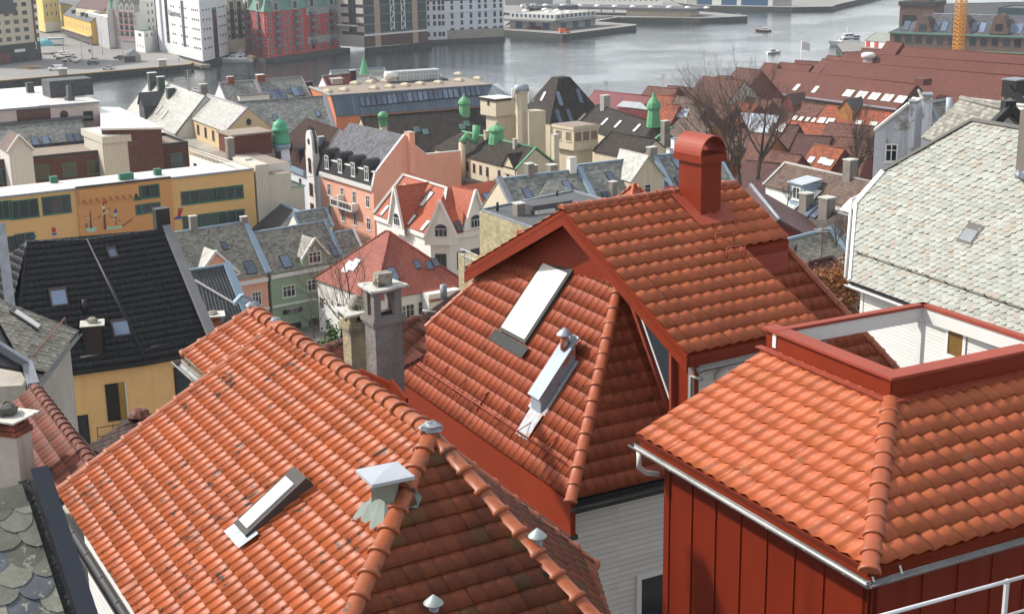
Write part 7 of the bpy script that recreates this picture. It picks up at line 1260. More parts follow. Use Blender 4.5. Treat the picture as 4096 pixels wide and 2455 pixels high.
def fblock(label, L, C, R, ytop, wm_, rm_, z0=QZ, par_=.5, zt=None, name='harbour_building', parm=None):
    L, C, R = (PZ(p_[0], p_[1], z0) for p_ in (L, C, R)); return block(label, L, C, R, z0, zt or ZA(C, ytop), wm_, rm_, name, 'building', par_, parm=parm)
WG = lambda w, h, nx=1, ny=1, f=None, g=None, a=False: W_(w, h, nx, ny, f or M_wf, g or M_glass, fr=.16, arch=a, sill=False)
def rows(z0, z1, n): return [z0+(z1-z0)*i/n for i in range(n)]
# cream corner block with rounded banded corner
L, C = PZ(-90, 271, QZ), PZ(150, 243, QZ); d = hz(L, C); nb = V((-d.y, d.x, 0)); nb = nb if nb.y > 0 else -nb; zb = ZA(C, 168)
r = thing('corner_block', 'cream office block with dark shopfront and rounded striped glass corner', 'building', (C.x, C.y, QZ)); MB().prism([L, C, C+nb*24, L+nb*24], QZ, zb).build('shop_storey', mat('black green cladding', (.02, .03, .026), .4, .3, .4), r); MB().prism([L-nb*.3, C-nb*.3, C+nb*24, L+nb*24], zb+.01, zb+34).build('wall', M_crm, r)
W = Wall(r, L-nb*.31, C-nb*.31); sp = (ZA(C, 95)-ZA(C, 128)); zs_ = [zb+1.2+sp*i for i in range(6)]; M_wb = mat('bronze window frame', (.05, .035, .03), .4, .1, 1.); W.grid([W.L-4-4.2*i for i in range(7)], zs_, W_(2.2, 1.6, 2, 1, M_wb, M_glass, sill=False))
cc = C+nb*4.2-nb*.3; R_ = 4.2; mc = MB(); mg = MB()
def arc(r_, z0, z1, mb_): vs = [cc+d*(math.sin(t)*r_)-nb*(math.cos(t)*r_)+V((0, 0, zz-cc.z)) for zz in (z0, z1) for t in (math.pi*.5*k/8 for k in range(9))]; mb_.faces(vs, [(k, k+1, 10+k, 9+k) for k in range(8)], 0, True)
for i in range(9): arc(R_+.1, zb+.1+sp*i, zb+.1+sp*i+sp*.48, mc); arc(R_, zb+.1+sp*i+sp*.48, zb+.1+sp*(i+1), mg)
mc.build('corner_band', M_wht, r); mg.build('corner_glass', M_wb if 0 else M_glass, r); ms = MB(); arc(R_+.02, QZ, zb, ms); ms.build('corner_shop', M_blk, r); MB().bar(C-nb*.5+V((0, 0, zb-QZ)), C-nb*.5+V((0, 0, zb-QZ+34)), .7, .5).build('rusty_pipe', mat('rust brown', (.17, .08, .03), .8, .4, .3), r); aw = PZ(185, 215, QZ); MB().lathe(V((aw.x-1, aw.y, 5.6)), [(4.4, 0), (4.3, .6), (3.2, 2.), (1.2, 2.6)], 14).build('awning', mat('turquoise awning', (.12, .42, .47), .6, .1, .5), r)
rf = MB(); a_ = PV(-60, 60, W.A, W.B); q = [PV(-80, 62, W.A, W.B)-nb*.5, PV(68, 54, W.A, W.B)-nb*.5, PV(38, -30, W.A, W.B)-nb*.2, PV(-80, -30, W.A, W.B)-nb*.2]; quad(r, q, 'black_mansard', M_sld); W.px(82, 213, W_(5, .1, 1, 1, M_wht, M_wht)) if 0 else None
lz = PV(80, 209, W.A, W.B)-nb*.15+nb*.28; MB().par(lz-d*2.4, d*4.8, -nb*.3, V((0, 0, 1.1))).build('shop_sign', M_wht, r)
for x, wd_, mt in ((25, 5, M_rdw), (80, 8, M_glass), (132, 9, M_glass)): P = PV(x, 250, W.A, W.B); P.z = QZ+.3; W.put(P+nb*.2, *W_(wd_, 4., 4, 1, M_wb, mt, fr=.2, sill=False)[:2])
# yellow houses up the street
g1 = fblock('bright yellow house with blue windows and a small columned porch', (150, 122), (182, 130), (246, 120), -20, M_yl2, M_felt, 3., .3); g1.WR.grid(lin(1, g1.WR.L-1, 3), [ZA(g1.C, 68), ZA(g1.C, 35), ZA(g1.C, 2)], WG(1.4, 2.2, g=mat('blue pane', (.02, .06, .14), .2, .2, 1.))); MB().par(V((g1.C.x, g1.C.y, 3))-hz(g1.C, g1.L)*.3, hz(g1.C, g1.R)*g1.WR.L, -g1.WR.n*-.4, V((0, 0, 4.6))).build('porch', M_wht, g1.r)
A, B = PZ(258, 140, 3.), PZ(368, 178, 3.); A.z = B.z = ZA(A, 60); y2 = ghouse('long yellow wooden house with black roof and five hooded dormers', A, B, 38, (310, 12), 3., mat('warm yellow boards', (.62, .38, .08), .8, .1, .2), M_sld, cat='building', name='harbour_building'); y2.W.grid(lin(.5, y2.W.L-.5, 9), [A.z-4.3], WG(1.2, 2.4), False); zt = A.z-6; a_ = y2.W.A+y2.W.n*.05; a_.z = 3.; MB().par(a_, y2.W.d*y2.W.L, y2.W.n*.3, V((0, 0, zt-3.))).build('dark_shopfront', M_kf, y2.r); a_.z = zt; MB().par(a_-y2.W.n*0, y2.W.d*y2.W.L, y2.W.n*1.4, V((0, 0, .5))).build('yellow_fascia', M_mur, y2.r)
for f in (.25, .42, .58, .74): dormer(y2.r, y2.A+y2.u*((y2.B-y2.A).length*f)+V((0, 0, 1.2))+y2.n*1.4, y2.p, 3., 1.6, 3.5, M_blk, M_felt, 'shed')
s_ = fblock('building wrapped in pale grey scaffold sheeting', (352, 170), (440, 197), (492, 192), 70, mat('grey scaffold sheet', (.42, .41, .42), .8, .3, .25, pat='corr', pw=3., line=.25, bd=.2), M_wht, QZ, 0); MB().par(s_.C+hz(s_.C, s_.R)*.3+V((0, 0, .5)), hz(s_.C, s_.R)*6, -s_.WR.n*-.05, V((0, 0, s_.z1+3-QZ))).build('white_sheet', M_wht, s_.r)
g5 = fblock('grey stone building with red scaffold bars and dormered slate mansard', (440, 190), (478, 197), (552, 203), 46, mat('grey stone front', (.28, .26, .26), .85, .15, .3), M_slg, QZ, 0); hh = g5.z1-QZ; g5.WR.grid(lin(1, g5.WR.L-1, 3), [QZ+hh*f for f in (.36, .52, .68, .84)], WG(2.2, 2.2, 3, 2, M_kf)); mb = MB()
for f in (.32, .49, .66, .83, .99): mb.bar(g5.C+g5.WR.n*.8+V((0, 0, hh*f)), g5.R+g5.WR.n*.8+V((0, 0, hh*f)), .22)
mb.build('scaffold_bars', mat('red scaffold', (.35, .06, .05), .6, .2, 1.), g5.r); q = [V((p_.x, p_.y, g5.z1)) for p_ in (g5.C, g5.R, g5.D, g5.L)]; cen = sum(q, V((0, 0, 0)))/4; tp = [p_+(cen-p_)*.35+V((0, 0, 7)) for p_ in q]; mb = MB(); [mb.poly([q[i], q[(i+1) % 4], tp[(i+1) % 4], tp[i]]) for i in range(4)]; mb.poly(tp); mb.build('mansard_roof', M_slg, g5.r); pm = Pl(q[0], q[1], C=tp[0])
for f in (.3, .6, .88): dormer(g5.r, q[0]+(q[1]-q[0])*f+V((0, 0, .3)), pm, 2.8, 3., 2.5, M_conc, M_slg, 'gable', WG(1.8, 2.2, 2, 2))
MB().lathe(V((g5.L.x+6, g5.L.y-2, g5.z1-2)), [(4.2, 0), (4.2, 6.5), (4.6, 6.6), (2.5, 10), (.5, 16)], 8, sm=False).build('green_turret', M_cop, g5.r)
w6 = fblock('small white two storey house at the head of the inner quay', (545, 204), (582, 212), (645, 198), 134, M_wht, M_geq); w6.WL.grid(lin(.8, w6.WL.L-.8, 3), [QZ+1.6], WG(1., 1.4)); w6.WL.grid([w6.WL.L*.45], [QZ+6], WG(4., 1.6, 4)); w6.WR.grid([2.5, 7], [QZ+6], WG(1.8, 1.6, 2))
w7 = fblock('white five storey warehouse behind the small white house', (560, 200), (590, 196), (720, 178), 8, M_wht, M_felt); hh = w7.z1-QZ; w7.WR.grid(lin(1, 14, 5), [QZ+hh*f for f in (.2, .38, .55, .72, .88)], WG(1.2, 1.8, 1, 2))
# large white office with ribbon windows
k8 = fblock('large white office block with rows of slot windows and dark glass stair strips', (655, 206), (813, 247), (916, 219), 8, mat('white panels', (.66, .66, .67), .6, .06, .2, pat='siding', ph=3.3, line=.12, cellv=.02), M_feltw); hh = k8.z1-QZ; zs_ = [QZ+4.2+3.55*i for i in range(9) if 4.2+3.55*i < hh-.6]
wn = W_(1.5, .75, 1, 1, M_conc, M_glass, fr=.1, sill=False); k8.WL.grid([2.2, 4.6, 7., 9.4, 17.5, 20, 22.5, 25, 33, 36][::1], zs_, wn) if k8.WL.L > 38 else k8.WL.grid([k8.WL.L*f for f in (.05, .12, .19, .26, .33, .52, .59, .66, .73, .9)], zs_, wn); k8.WR.grid([k8.WR.L*f for f in (.12, .24, .34, .72, .82, .92)], zs_, wn)
def vstrip(W, f, wd_, z0, z1, name='stair_glazing', mt=None): a_ = W.A+W.d*(W.L*f-wd_/2)+W.n*.02; a_.z = z0; MB().par(a_, W.d*wd_, W.n*.12, V((0, 0, z1-z0))).build(name, mt or M_glass, W.r)
vstrip(k8.WL, .42, 3., QZ+4, k8.z1-.5); vstrip(k8.WL, .84, 3.4, QZ+4, k8.z1-.5); vstrip(k8.WR, .53, 4.2, QZ, k8.z1-3); P = k8.WL.A+k8.WL.d*(k8.WL.L*.63); P.z = ZA(P, 55); lettering(k8.r, 'Kalmarhuset', 3.1, on_wall(k8.WL, P, .1), mat('dark blue lettering', (.03, .07, .13), .5, .1, 1.)); a_ = k8.WL.A+k8.WL.d*(k8.WL.L*.97); a_.z = QZ; MB().par(a_, k8.WL.d*5, k8.WL.n*.8, V((0, 0, hh+8))).build('stair_core', M_whb, k8.r); MB().par(a_+k8.WL.d*5.1, k8.WL.d*2.2, k8.WL.n*.6, V((0, 0, hh+8))).build('core_strip', M_frm, k8.r)
MB().prism([k8.C, k8.R, k8.D, k8.L], -1.5, QZ-.02).build('plinth', M_qw, k8.r); qd = V((k8.C.x, k8.C.y, 0)); pr = hz(k8.C, k8.L); MB().prism([qd-pr*3+k8.WL.n*.2+k8.WR.n*2, qd+pr*44+k8.WL.n*.2, qd+pr*44+k8.WL.n*4, qd-pr*3+k8.WL.n*4+k8.WR.n*2], 0.3, 1.5).build('timber_jetty', mat('weathered timber', (.24, .20, .15), .9, .3, .5), k8.r)
c9 = fblock('narrow cream warehouse with hoist gables and dark hatches', (900, 208), (920, 211), (984, 206), 38, M_crm, M_slg, QZ, 0); hh = c9.z1-QZ; c9.WR.grid([c9.WR.L*.28, c9.WR.L*.74], [QZ+hh*f for f in (.3, .48, .66, .83)], WG(2., 3., 1, 1, M_kf, M_door)); c9.WR.grid([c9.WR.L*.05, c9.WR.L*.5, c9.WR.L*.95], [QZ+hh*f for f in (.32, .5, .68, .85)], WG(1.2, 1.8))
for f in (.27, .74): q = c9.WR.A+c9.WR.d*(c9.WR.L*f); q.z = c9.z1; dormer(c9.r, q, Pl(V((c9.C.x, c9.C.y, c9.z1)), V((c9.R.x, c9.R.y, c9.z1)), 50), 4., 3.6, 5, M_crm, M_slg, 'gable', WG(1.6, 2.6, 1, 1, M_kf))
# red hotel with copper roof
h10 = fblock('large red waterside hotel with green copper mansard and grey banded right bay', (978, 214), (1068, 237), (1362, 195), 50, mat('harbour red render', (.42, .05, .042), .8, .12, .2), M_cop, 1.2, 0); r = h10.r; hh = h10.z1-1.2; st = hh/6.3; wq = W_(1.25, 2.1, 1, 2, M_conc, M_glass, fr=.2); wt = W_(2., 2.6, 2, 2, M_frm, M_glass, fr=.15, sill=False); M_bal = mat('balcony iron', (.15, .16, .175), .5, .1, 1.); bm_ = MB().par((-1.6, -1.2, 0), (3.2, 0, 0), (0, 1.2, 0), (0, 0, .2)).par((-1.6, -1.2, .2), (3.2, 0, 0), (0, .08, 0), (0, 0, .9)).par((-1.6, -1.2, .2), (.08, 0, 0), (0, 1.2, 0), (0, 0, .9)).par((1.52, -1.2, .2), (.08, 0, 0), (0, 1.2, 0), (0, 0, .9)).mesh('balcony', M_bal)
zs_ = [1.2+1.3+st*i for i in range(6)]; fW = [f*h10.WR.L for f in (.07, .25, .31, .48, .71, .83, .96)]; h10.WR.grid(fW, zs_, wq); h10.WR.grid([h10.WL.L*0+h10.WR.L*f for f in (.155, .40, .62, .89)], zs_, wt)
for f in (.155, .40, .62, .89):
    for z_ in zs_[1:]: P = h10.WR.A+h10.WR.d*(h10.WR.L*f); P.z = z_-.2; h10.WR.put(P, bm_, name='balcony')
h10.WL.grid([h10.WL.L*f for f in (.12, .34, .5, .58, .9)], zs_, wq); h10.WL.grid([h10.WL.L*f for f in (.25, .72)], zs_, wt)
for f in (.25, .72):
    for z_ in zs_[1:]: P = h10.WL.A+h10.WL.d*(h10.WL.L*f); P.z = z_-.2; h10.WL.put(P, bm_, name='balcony')
for f0, z0, z1 in ((.545, 1.2+hh*.84, h10.z1), (.545, 1.2+hh*.20, 1.2+hh*.36)): a_ = h10.WR.A+h10.WR.d*(h10.WR.L*f0)+h10.WR.n*.015; a_.z = z0; MB().par(a_, h10.WR.d*(h10.WR.L*(1-f0)), h10.WR.n*.02, V((0, 0, z1-z0))).build('grey_band', M_conc, r)
q = [V((p_.x, p_.y, h10.z1)) for p_ in (h10.C, h10.R, h10.D, h10.L)]; cen = sum(q, V((0, 0, 0)))/4; q = [p_+(p_-cen)*.02 for p_ in q]; uL, uR = hz(h10.C, h10.L), hz(h10.C, h10.R); i4 = [q[0]+(uL+uR)*4.2, q[1]+(uL-uR)*4.2, q[2]-(uL+uR)*4.2, q[3]+(uR-uL)*4.2]; tp = [p_+V((0, 0, 8)) for p_ in i4]; mb = MB(); [mb.poly([q[i], q[(i+1) % 4], tp[(i+1) % 4], tp[i]]) for i in range(4)]; mb.poly(tp); mb.build('copper_mansard', M_cop, r); pm, pm2 = Pl(q[0], q[1], C=tp[0]), Pl(q[0], q[3], C=tp[0])
for f in (.155, .40, .62, .89): dormer(r, q[0]+(q[1]-q[0])*f+V((0, 0, .2)), pm, 3.6, 3.8, 3.2, M_conc, M_cop, 'barrel', WG(2., 2.6, 2, 2, M_frm))
for f in (.25, .72): dormer(r, q[0]+(q[3]-q[0])*f+V((0, 0, .2)), pm2, 3.6, 3.8, 3.2, M_conc, M_cop, 'barrel', WG(2., 2.6, 2, 2, M_frm))
for W, f in ((h10.WL, .045), (h10.WR, .022)):
    P = W.A+W.d*(W.L*f); zz = 1.2+hh*.90
    for ch in 'HOTEL ADMIRAL':
        if ch != ' ': P2 = V((P.x, P.y, zz)); lettering(r, ch, 1.35, on_wall(W, P2, .1), M_wht)
        zz -= 1.42
MB().prism([h10.C+h10.WR.n*5-uR*1, h10.R+h10.WR.n*5, h10.R, h10.C-uR*1], -2, 1.6).build('stone_plinth', M_stq, r)
# beige office with glass front
b11 = fblock('beige panelled office with big blue glass front between brick piers', (1300, 180), (1458, 191), (1712, 168), -40, mat('beige panels', (.50, .45, .40), .6, .06, .2, pat='siding', ph=1.6, line=.15, cellv=.04), M_felt); r = b11.r; W = b11.WR; z0, z1 = QZ+5.2, b11.z1; M_cw = mat('blue curtain wall', (.03, .05, .06), .08, .3, .25, pat='corr', pw=1.5, line=.25, spec=.6, bd=.01)
for a, b in ((.01, .165), (.255, .755), (.84, .985)): vstrip(W, (a+b)/2, (b-a)*W.L, z0, z1, 'glass_front', M_cw); [W.band(W.L*a, W.L*b, z0+3.7*i, .5, .22, mat('teal spandrel', (.07, .13, .15), .3, .1, 1.) if i == 0 and a < .1 else bpy.data.materials['teal spandrel'], 'spandrel') for i in range(7)]
for a in (.21, .80): vstrip(W, a, W.L*.085, QZ, z1, 'brick_pier', mat('beige brick pier', (.40, .29, .21), .8, .15, .3) if a < .5 else bpy.data.materials['beige brick pier'])
W.band(0, W.L, z0-.7, .7, .3, M_wht); W.band(0, W.L, QZ, z0-QZ-.75, .04, M_tm8, 'dark_base')
for a in (.42, .59): P = W.A+W.d*(W.L*a)+W.n*1.2; tr = MB(); [tr.bar(V((P.x, P.y, z0+1+i*2.2))+W.d*(.9 if i % 2 else -.9), V((P.x, P.y, z0+3.2+i*2.2))+W.d*(-.9 if i % 2 else .9), .3) for i in range(11)]; [tr.bar(V((P.x, P.y, z0+1))+W.d*s2, V((P.x, P.y, z1))+W.d*s2, .3) for s2 in (-.95, .95)]; tr.build('lattice_mast', M_wht, r)
b11.WL.grid([b11.WL.L*f for f in (.09, .45)], [QZ+4.8+3.7*i for i in range(7)], WG(4.6, 1.3, 5, 1, M_rf)); vstrip(b11.WL, .27, 4.2, QZ+5, z1, 'stair_glazing'); a_ = b11.WL.A+b11.WL.n*2; a_.z = QZ+8.4; MB().par(a_+b11.WL.d*3, b11.WL.d*17, -b11.WL.n*2.2, V((0, 0, .5))).build('canopy', M_wht, r); MB().prism([b11.C+W.n*2.5, b11.R+W.n*2.5, b11.R, b11.C], -2, QZ-.1).build('piled_quay', mat('dark piling', (.022, .03, .03), .7, .3, .5, pat='corr', pw=1.6, bd=.3), r)
w12 = fblock('white waterfront warehouse with arched ground floor windows and stone base', (1690, 163), (1790, 159), (2016, 147), 6, M_whb, M_tm8, 1.6, .9, parm=M_tm8); r = w12.r; hh = w12.z1-1.6; us = [w12.WR.L*f for f in (.07, .2, .34, .47, .6, .8, .92)]; w12.WR.grid([w12.WR.L*f for f in (.09, .26, .42, .57, .68, .84, .95)], [1.6+hh*f for f in (.36, .76, .91)], WG(1.6, 2.2)); w12.WR.grid([w12.WR.L*f for f in (.09, .26, .42, .57, .68, .84, .95)], [1.6+hh*.53], WG(1.6, 2.4, 1, 1, a=True)); w12.WR.grid([w12.WR.L*f for f in (.09, .26, .42, .57, .68, .84, .95)], [1.6+.8], WG(2.2, 3.2, 1, 1, M_stq, mat('teal pane', (.02, .08, .09), .1, .2, .5), True)); w12.WL.grid([w12.WL.L*f for f in (.15, .3, .5, .75)], [1.6+hh*f for f in (.08, .36, .53, .76, .91)], WG(1.6, 2.3)); w12.WR.band(0, w12.WR.L, 1.6, hh*.24, .06, mat('stone base', (.30, .28, .23), .9, .3, .4), 'stone_base'); w12.WR.band(0, w12.WR.L, 1.6+hh*.70, .4, .3, M_whb)
MB().prism([w12.C+w12.WR.n*1.5-hz(w12.C, w12.R)*14, w12.R+w12.WR.n*1.5, w12.R-w12.WR.n*3, w12.C-w12.WR.n*3-hz(w12.C, w12.R)*14], -2, 1.7).build('quay_base', M_stq, r)
# terminal piers
quay('pier', [PZ(2000, 119, QZ), PZ(2250, 137, QZ), PZ(2262, 137, QZ), PZ(2546, 102, QZ), PZ(2545, 98, QZ), PZ(2380, 86, QZ), PZ(2470, 70, QZ), PZ(2720, 72, QZ), PZ(2800, 74, QZ), PZ(2990, 66, QZ), PZ(2985, 62, QZ), PZ(2780, 45, QZ), V((90, 1100, 0)), V((20, 900, 0))], M_stq)
T = fblock('flat roofed ferry terminal with a ribbed band of windows over a dark canopy', (2040, 112), (2222, 121), (2382, 103), 64, mat('pale green panels', (.48, .47, .42), .7, .1, .2), M_feltw if 0 else mat('pale flat roof', (.40, .40, .36), .7, .1, .1), QZ, .3); zc_ = ZA(T.C, 84); M_bw = mat('terminal glass', (.05, .09, .13), .1, .4, .4)
for W, n_ in ((T.WL, 10), (T.WR, 9)): W.grid(lin(.6, W.L-.6, n_), [zc_+.6], W_(W.L/n_*.72, 2.1, 1, 1, M_wht, M_bw, fr=.25, sill=False)); a_ = W.A-W.d*5; a_.z = zc_-.5; MB().par(a_, W.d*(W.L+11), W.n*6., V((0, 0, .45))).build('canopy', M_felt, T.r); W.grid([W.L*.2, W.L*.5, W.L*.8], [QZ+.1], W_(4., 3., 2, 1, M_kf, mat('blue door', (.04, .10, .19), .4, .1, 1.) if W is T.WL else bpy.data.materials['blue door'], sill=False))
for x, y in ((2102, 47), (2180, 41), (2228, 45), (2274, 51), (2192, 50), (2241, 55)): place('rooflight', MB().lathe((0, 0, 0), [(1.8, 0), (1.6, .6), (.3, 1.)], 10).mesh('rooflight', M_wht), T.r, Matrix.Translation(PZ(x, y, T.z1)))
MB().box(PZ(2262, 40, T.z1), 12, 5, 2., -30).build('roof_plant', M_felt, T.r)
r = thing('long_shed', 'long low cream quay shed with grey roof and round rooflights', 'building', PZ(2640, 66, QZ)); A, B = PZ(2505, 63, QZ), PZ(2760, 68, QZ); d_ = hz(A, B); nb = V((-d_.y, d_.x, 0)); nb = nb if nb.y > 0 else -nb; zt = ZA(A, 40); MB().prism([A, B, B+nb*14, A+nb*14], QZ, zt).build('wall', M_crm, r); a2 = A-d_*56-nb*2; MB().prism([a2, B+d_*4-nb*3, B+d_*4+nb*16, a2+nb*18], zt+.02, zt+1.2).build('roof', M_felt, r); [MB().tube([a2+d_*i*7+nb*2+V((0, 0, 0)), a2+d_*i*7+nb*2+V((0, 0, zt-QZ))], .3, 6).build('post', M_conc, r) for i in range(8)]
for i in range(10): place('rooflight', MB().lathe((0, 0, 0), [(1.6, 0), (1.4, .6), (.3, .9)], 8).mesh('rooflight', M_wht), r, Matrix.Translation(a2+d_*(8+i*10)+nb*6+V((0, 0, zt+1.2-QZ))))
q = fblock('far white harbour office with several rows of small dark windows', (2270, 15), (2290, 17), (2650, 20), -30, M_wht, M_felt, QZ, 0); q.WR.grid(lin(2, q.WR.L-2, 16), [QZ+2, QZ+5.5, QZ+9], WG(1.4, 1.6))
q = fblock('grey far harbour store with green fascia behind the lorries', (1990, 20), (2020, 22), (2280, 16), -8, M_conc, M_felt, QZ, 0); q.WR.band(0, q.WR.L, QZ+5, 1.5, .3, M_ge)
quay('far_quay', [PZ(2700, 12, QZ), PZ(2790, 23, QZ), PZ(3170, 30, QZ), PZ(3330, 27, QZ), PZ(3345, 20, QZ), V((430, 1250, 0)), V((120, 1250, 0))], M_stq)
q = fblock('long white quay shed with bright blue doors', (2785, 16), (2794, 20), (3088, 25), -8, M_wht, M_zs, QZ, 0); q.WR.grid([q.WR.L*f for f in (.08, .42, .69, .84)], [QZ+.1], W_(9., 6., 1, 1, bpy.data.materials['blue door'], bpy.data.materials['blue door'], sill=False)); q.WR.grid([q.WR.L*f for f in (.2, .27, .34, .57)], [QZ+4], WG(1.8, 1.8)); fblock('grey metal end of the blue doored shed', (3080, 24), (3090, 26), (3166, 26), -8, M_conc, M_zs, QZ, 0); fblock('grey concrete silo block left of the blue doored shed', (2740, 14), (2745, 18), (2792, 20), -8, M_conc, M_zs, QZ, 0)
# stone warehouse, tower and crane at right
A = PD(3556, 128, 505); B = PZ(4200, 150, A.z); u = hz(A, B); M_stn = mat('brown stone', (.135, .085, .068), .85, .15, .3, pat='brick', pw=1.2, ph=.6, cellv=.15, line=.3); wv = ghouse('massive brown stone warehouse with grey slate roof and shaped gables', A, B, 42, (3850, 58), 2.4, M_stn, M_slv, cat='building', name='stone_warehouse', hA=13, trim=M_lead); W = wv.W
us = lin(1, W.L-1, 14); W.grid(us, [A.z-3.6, A.z-11.], W_(2.2, 2.6, 2, 1, M_kf, M_glass)); W.band(-.3, W.L, A.z-.5, .6, .7, M_cop, 'copper_gutter'); W.band(-2, W.L, A.z-7, 1.6, 1.6, M_cop, 'copper_ledge'); a_ = W.A+W.n*.05; a_.z = 2.4; MB().par(a_-W.d*1.5, W.d*(W.L+1.5), W.n*.9, V((0, 0, A.z-7-2.4))).build('lower_front', M_stn, wv.r); skys(wv.r, wv.p, ((3627, 104), (3748, 106), (3778, 107), (3898, 110), (3930, 111), (4052, 114), (4078, 115)), 2.2, 4.5, M_frm, M_sky)
shp = [(-6.5, 0), (-6.5, 2), (-5, 4.5), (-4.2, 8), (-2.5, 11), (0, 12.2), (2.5, 11), (4.2, 8), (5, 4.5), (6.5, 2), (6.5, 0)]
for x in (3690, 3845, 3995): q = PV(x, 137, W.A, W.B); f3 = on_wall(W, q, .4); fr_ = [f3 @ V((a*.5, b*.55, 0)) for a, b in shp]; bk_ = [f3 @ V((a*.5, b*.55, -5)) for a, b in shp]; mb = MB(); mb.poly(fr_); [mb.poly([fr_[i], fr_[i+1], bk_[i+1], bk_[i]]) for i in range(10)]; gg = mb.build('shaped_gable', M_stn, wv.r); place('gable_window', WG(2.6, 2.4, 1, 1, M_kf)[2], gg, frame3(f3 @ V((0, 1., .02)), W.x, -W.n, V((0, 0, 1))))
C_ = PD(3690, 100, 540); t = thing('stone_tower', 'square brown stone tower with railed flat top behind the slate roof', 'tower', (C_.x, C_.y, 2.4)); zt = ZA(C_, 26); MB().par(V((C_.x, C_.y, 2.4))-u*9, u*13, wv.n*12, V((0, 0, zt-2.4))).build('shaft', M_stn, t); MB().par(V((C_.x, C_.y, zt+.01))-u*9.5-wv.n*.5, u*14, wv.n*13, V((0, 0, 1.6))).build('parapet', M_frm, t); MB().par(V((C_.x, C_.y, zt+1.62))-u*6+wv.n*3, u*7, wv.n*6, V((0, 0, 9))).build('top_room', M_stn, t); Wt = Wall(t, V((C_.x, C_.y, 0))-u*9, V((C_.x, C_.y, 0))+u*4); MB().par(Wt.A+Wt.d*1.2+Wt.n*.02+V((0, 0, zt-7.6)), Wt.d*5, Wt.n*.2, V((0, 0, 4.2))).build('sign_board', M_blk, t)
A = PD(3770, 70, 600); B = PZ(4200, 60, A.z); ghouse('dark roofed modern buildings behind the stone warehouse', A, B, 22, (3900, 14), 2.4, mat('dark teal front', (.03, .06, .06), .5, .2, .3), M_felt, cat='building', name='harbour_building'); A = PD(3990, 62, 580); block('dark flat roofed office with teal front at far right', A+wv.n*20, A, A+u*60, 2.4, ZA(A, 36), bpy.data.materials['dark teal front'], M_felt)
P = PD(3832, 205, 440); cr = thing('crane_mast', 'orange lattice crane mast rising past the stone warehouse', 'crane', (P.x, P.y, 2.4)); M_or = mat('crane orange', (.62, .27, .02), .5, .15, .5); mb = MB(); hw = 1.15; tops = ZA(P, -60); n_ = 24; z0 = 2.4; ux, uy = dirv(70), dirv(-20); cn = [ux*a*hw+uy*b*hw for a, b in ((-1, -1), (1, -1), (1, 1), (-1, 1))]; st = (tops-z0)/n_
for c in cn: mb.bar(V((P.x, P.y, z0))+c, V((P.x, P.y, tops))+c, .26)
for i in range(n_):
    for k in range(4): a_, b_2 = cn[k], cn[(k+1) % 4]; mb.bar(V((P.x, P.y, z0+st*i))+a_, V((P.x, P.y, z0+st*(i+1)))+b_2, .16); mb.bar(V((P.x, P.y, z0+st*i))+a_, V((P.x, P.y, z0+st*i))+b_2, .16)
mb.build('lattice', M_or, cr)
quay('small_pier', [PZ(3345, 180, 2.), PZ(3372, 213, 2.), PZ(3600, 200, 2.), PZ(3600, 172, 2.), PZ(3380, 172, 2.)], M_stq); A = PZ(3457, 190, 2.2); B = PZ(3560, 200, 2.2); A.z = B.z = ZA(A, 162); sh = ghouse('white quay shed with red stripes and grey gabled roof', A, B, 24, (3515, 131), 2.2, M_wht, M_felt if 0 else mat('grey green sheet', (.24, .26, .23), .6, .1, .3), cat='shed', name='quay_shed'); [vstrip(sh.W, f, 2., 2.3, A.z-.3, 'red_stripe', mat('stripe red', (.45, .05, .04), .6, .1, 1.) if f < .2 else bpy.data.materials['stripe red']) for f in (.12, .45)]

for i, (x0, x1, y, d, yr, rm_, wm_, l) in enumerate(((300, 420, 30, 650, -10, M_tm8, M_crm, 'brown roofed town house behind the yellow wooden building'), (395, 500, 26, 690, -14, M_slg, M_wht, 'grey roofed house behind the scaffold sheeting'), (505, 620, 24, 720, -18, M_slg, M_crm, 'slate roofed house behind the grey mansard'), (225, 330, 14, 720, -24, M_sld, M_yl2, 'dark roofed house above the yellow terrace'), (880, 1010, 22, 640, -12, M_slp, M_crm, 'pale roofed warehouse behind the cream hoist gables'))):
    A = PD(x0, y, d); ghouse(l, A, PZ(x1, y+14, A.z), 38, ((x0+x1)/2, yr), QZ, wm_, rm_, name='harbour_building', cat='building').W.grid(lin(1, 12, 4), [A.z-3.5], WG(1.3, 1.8))
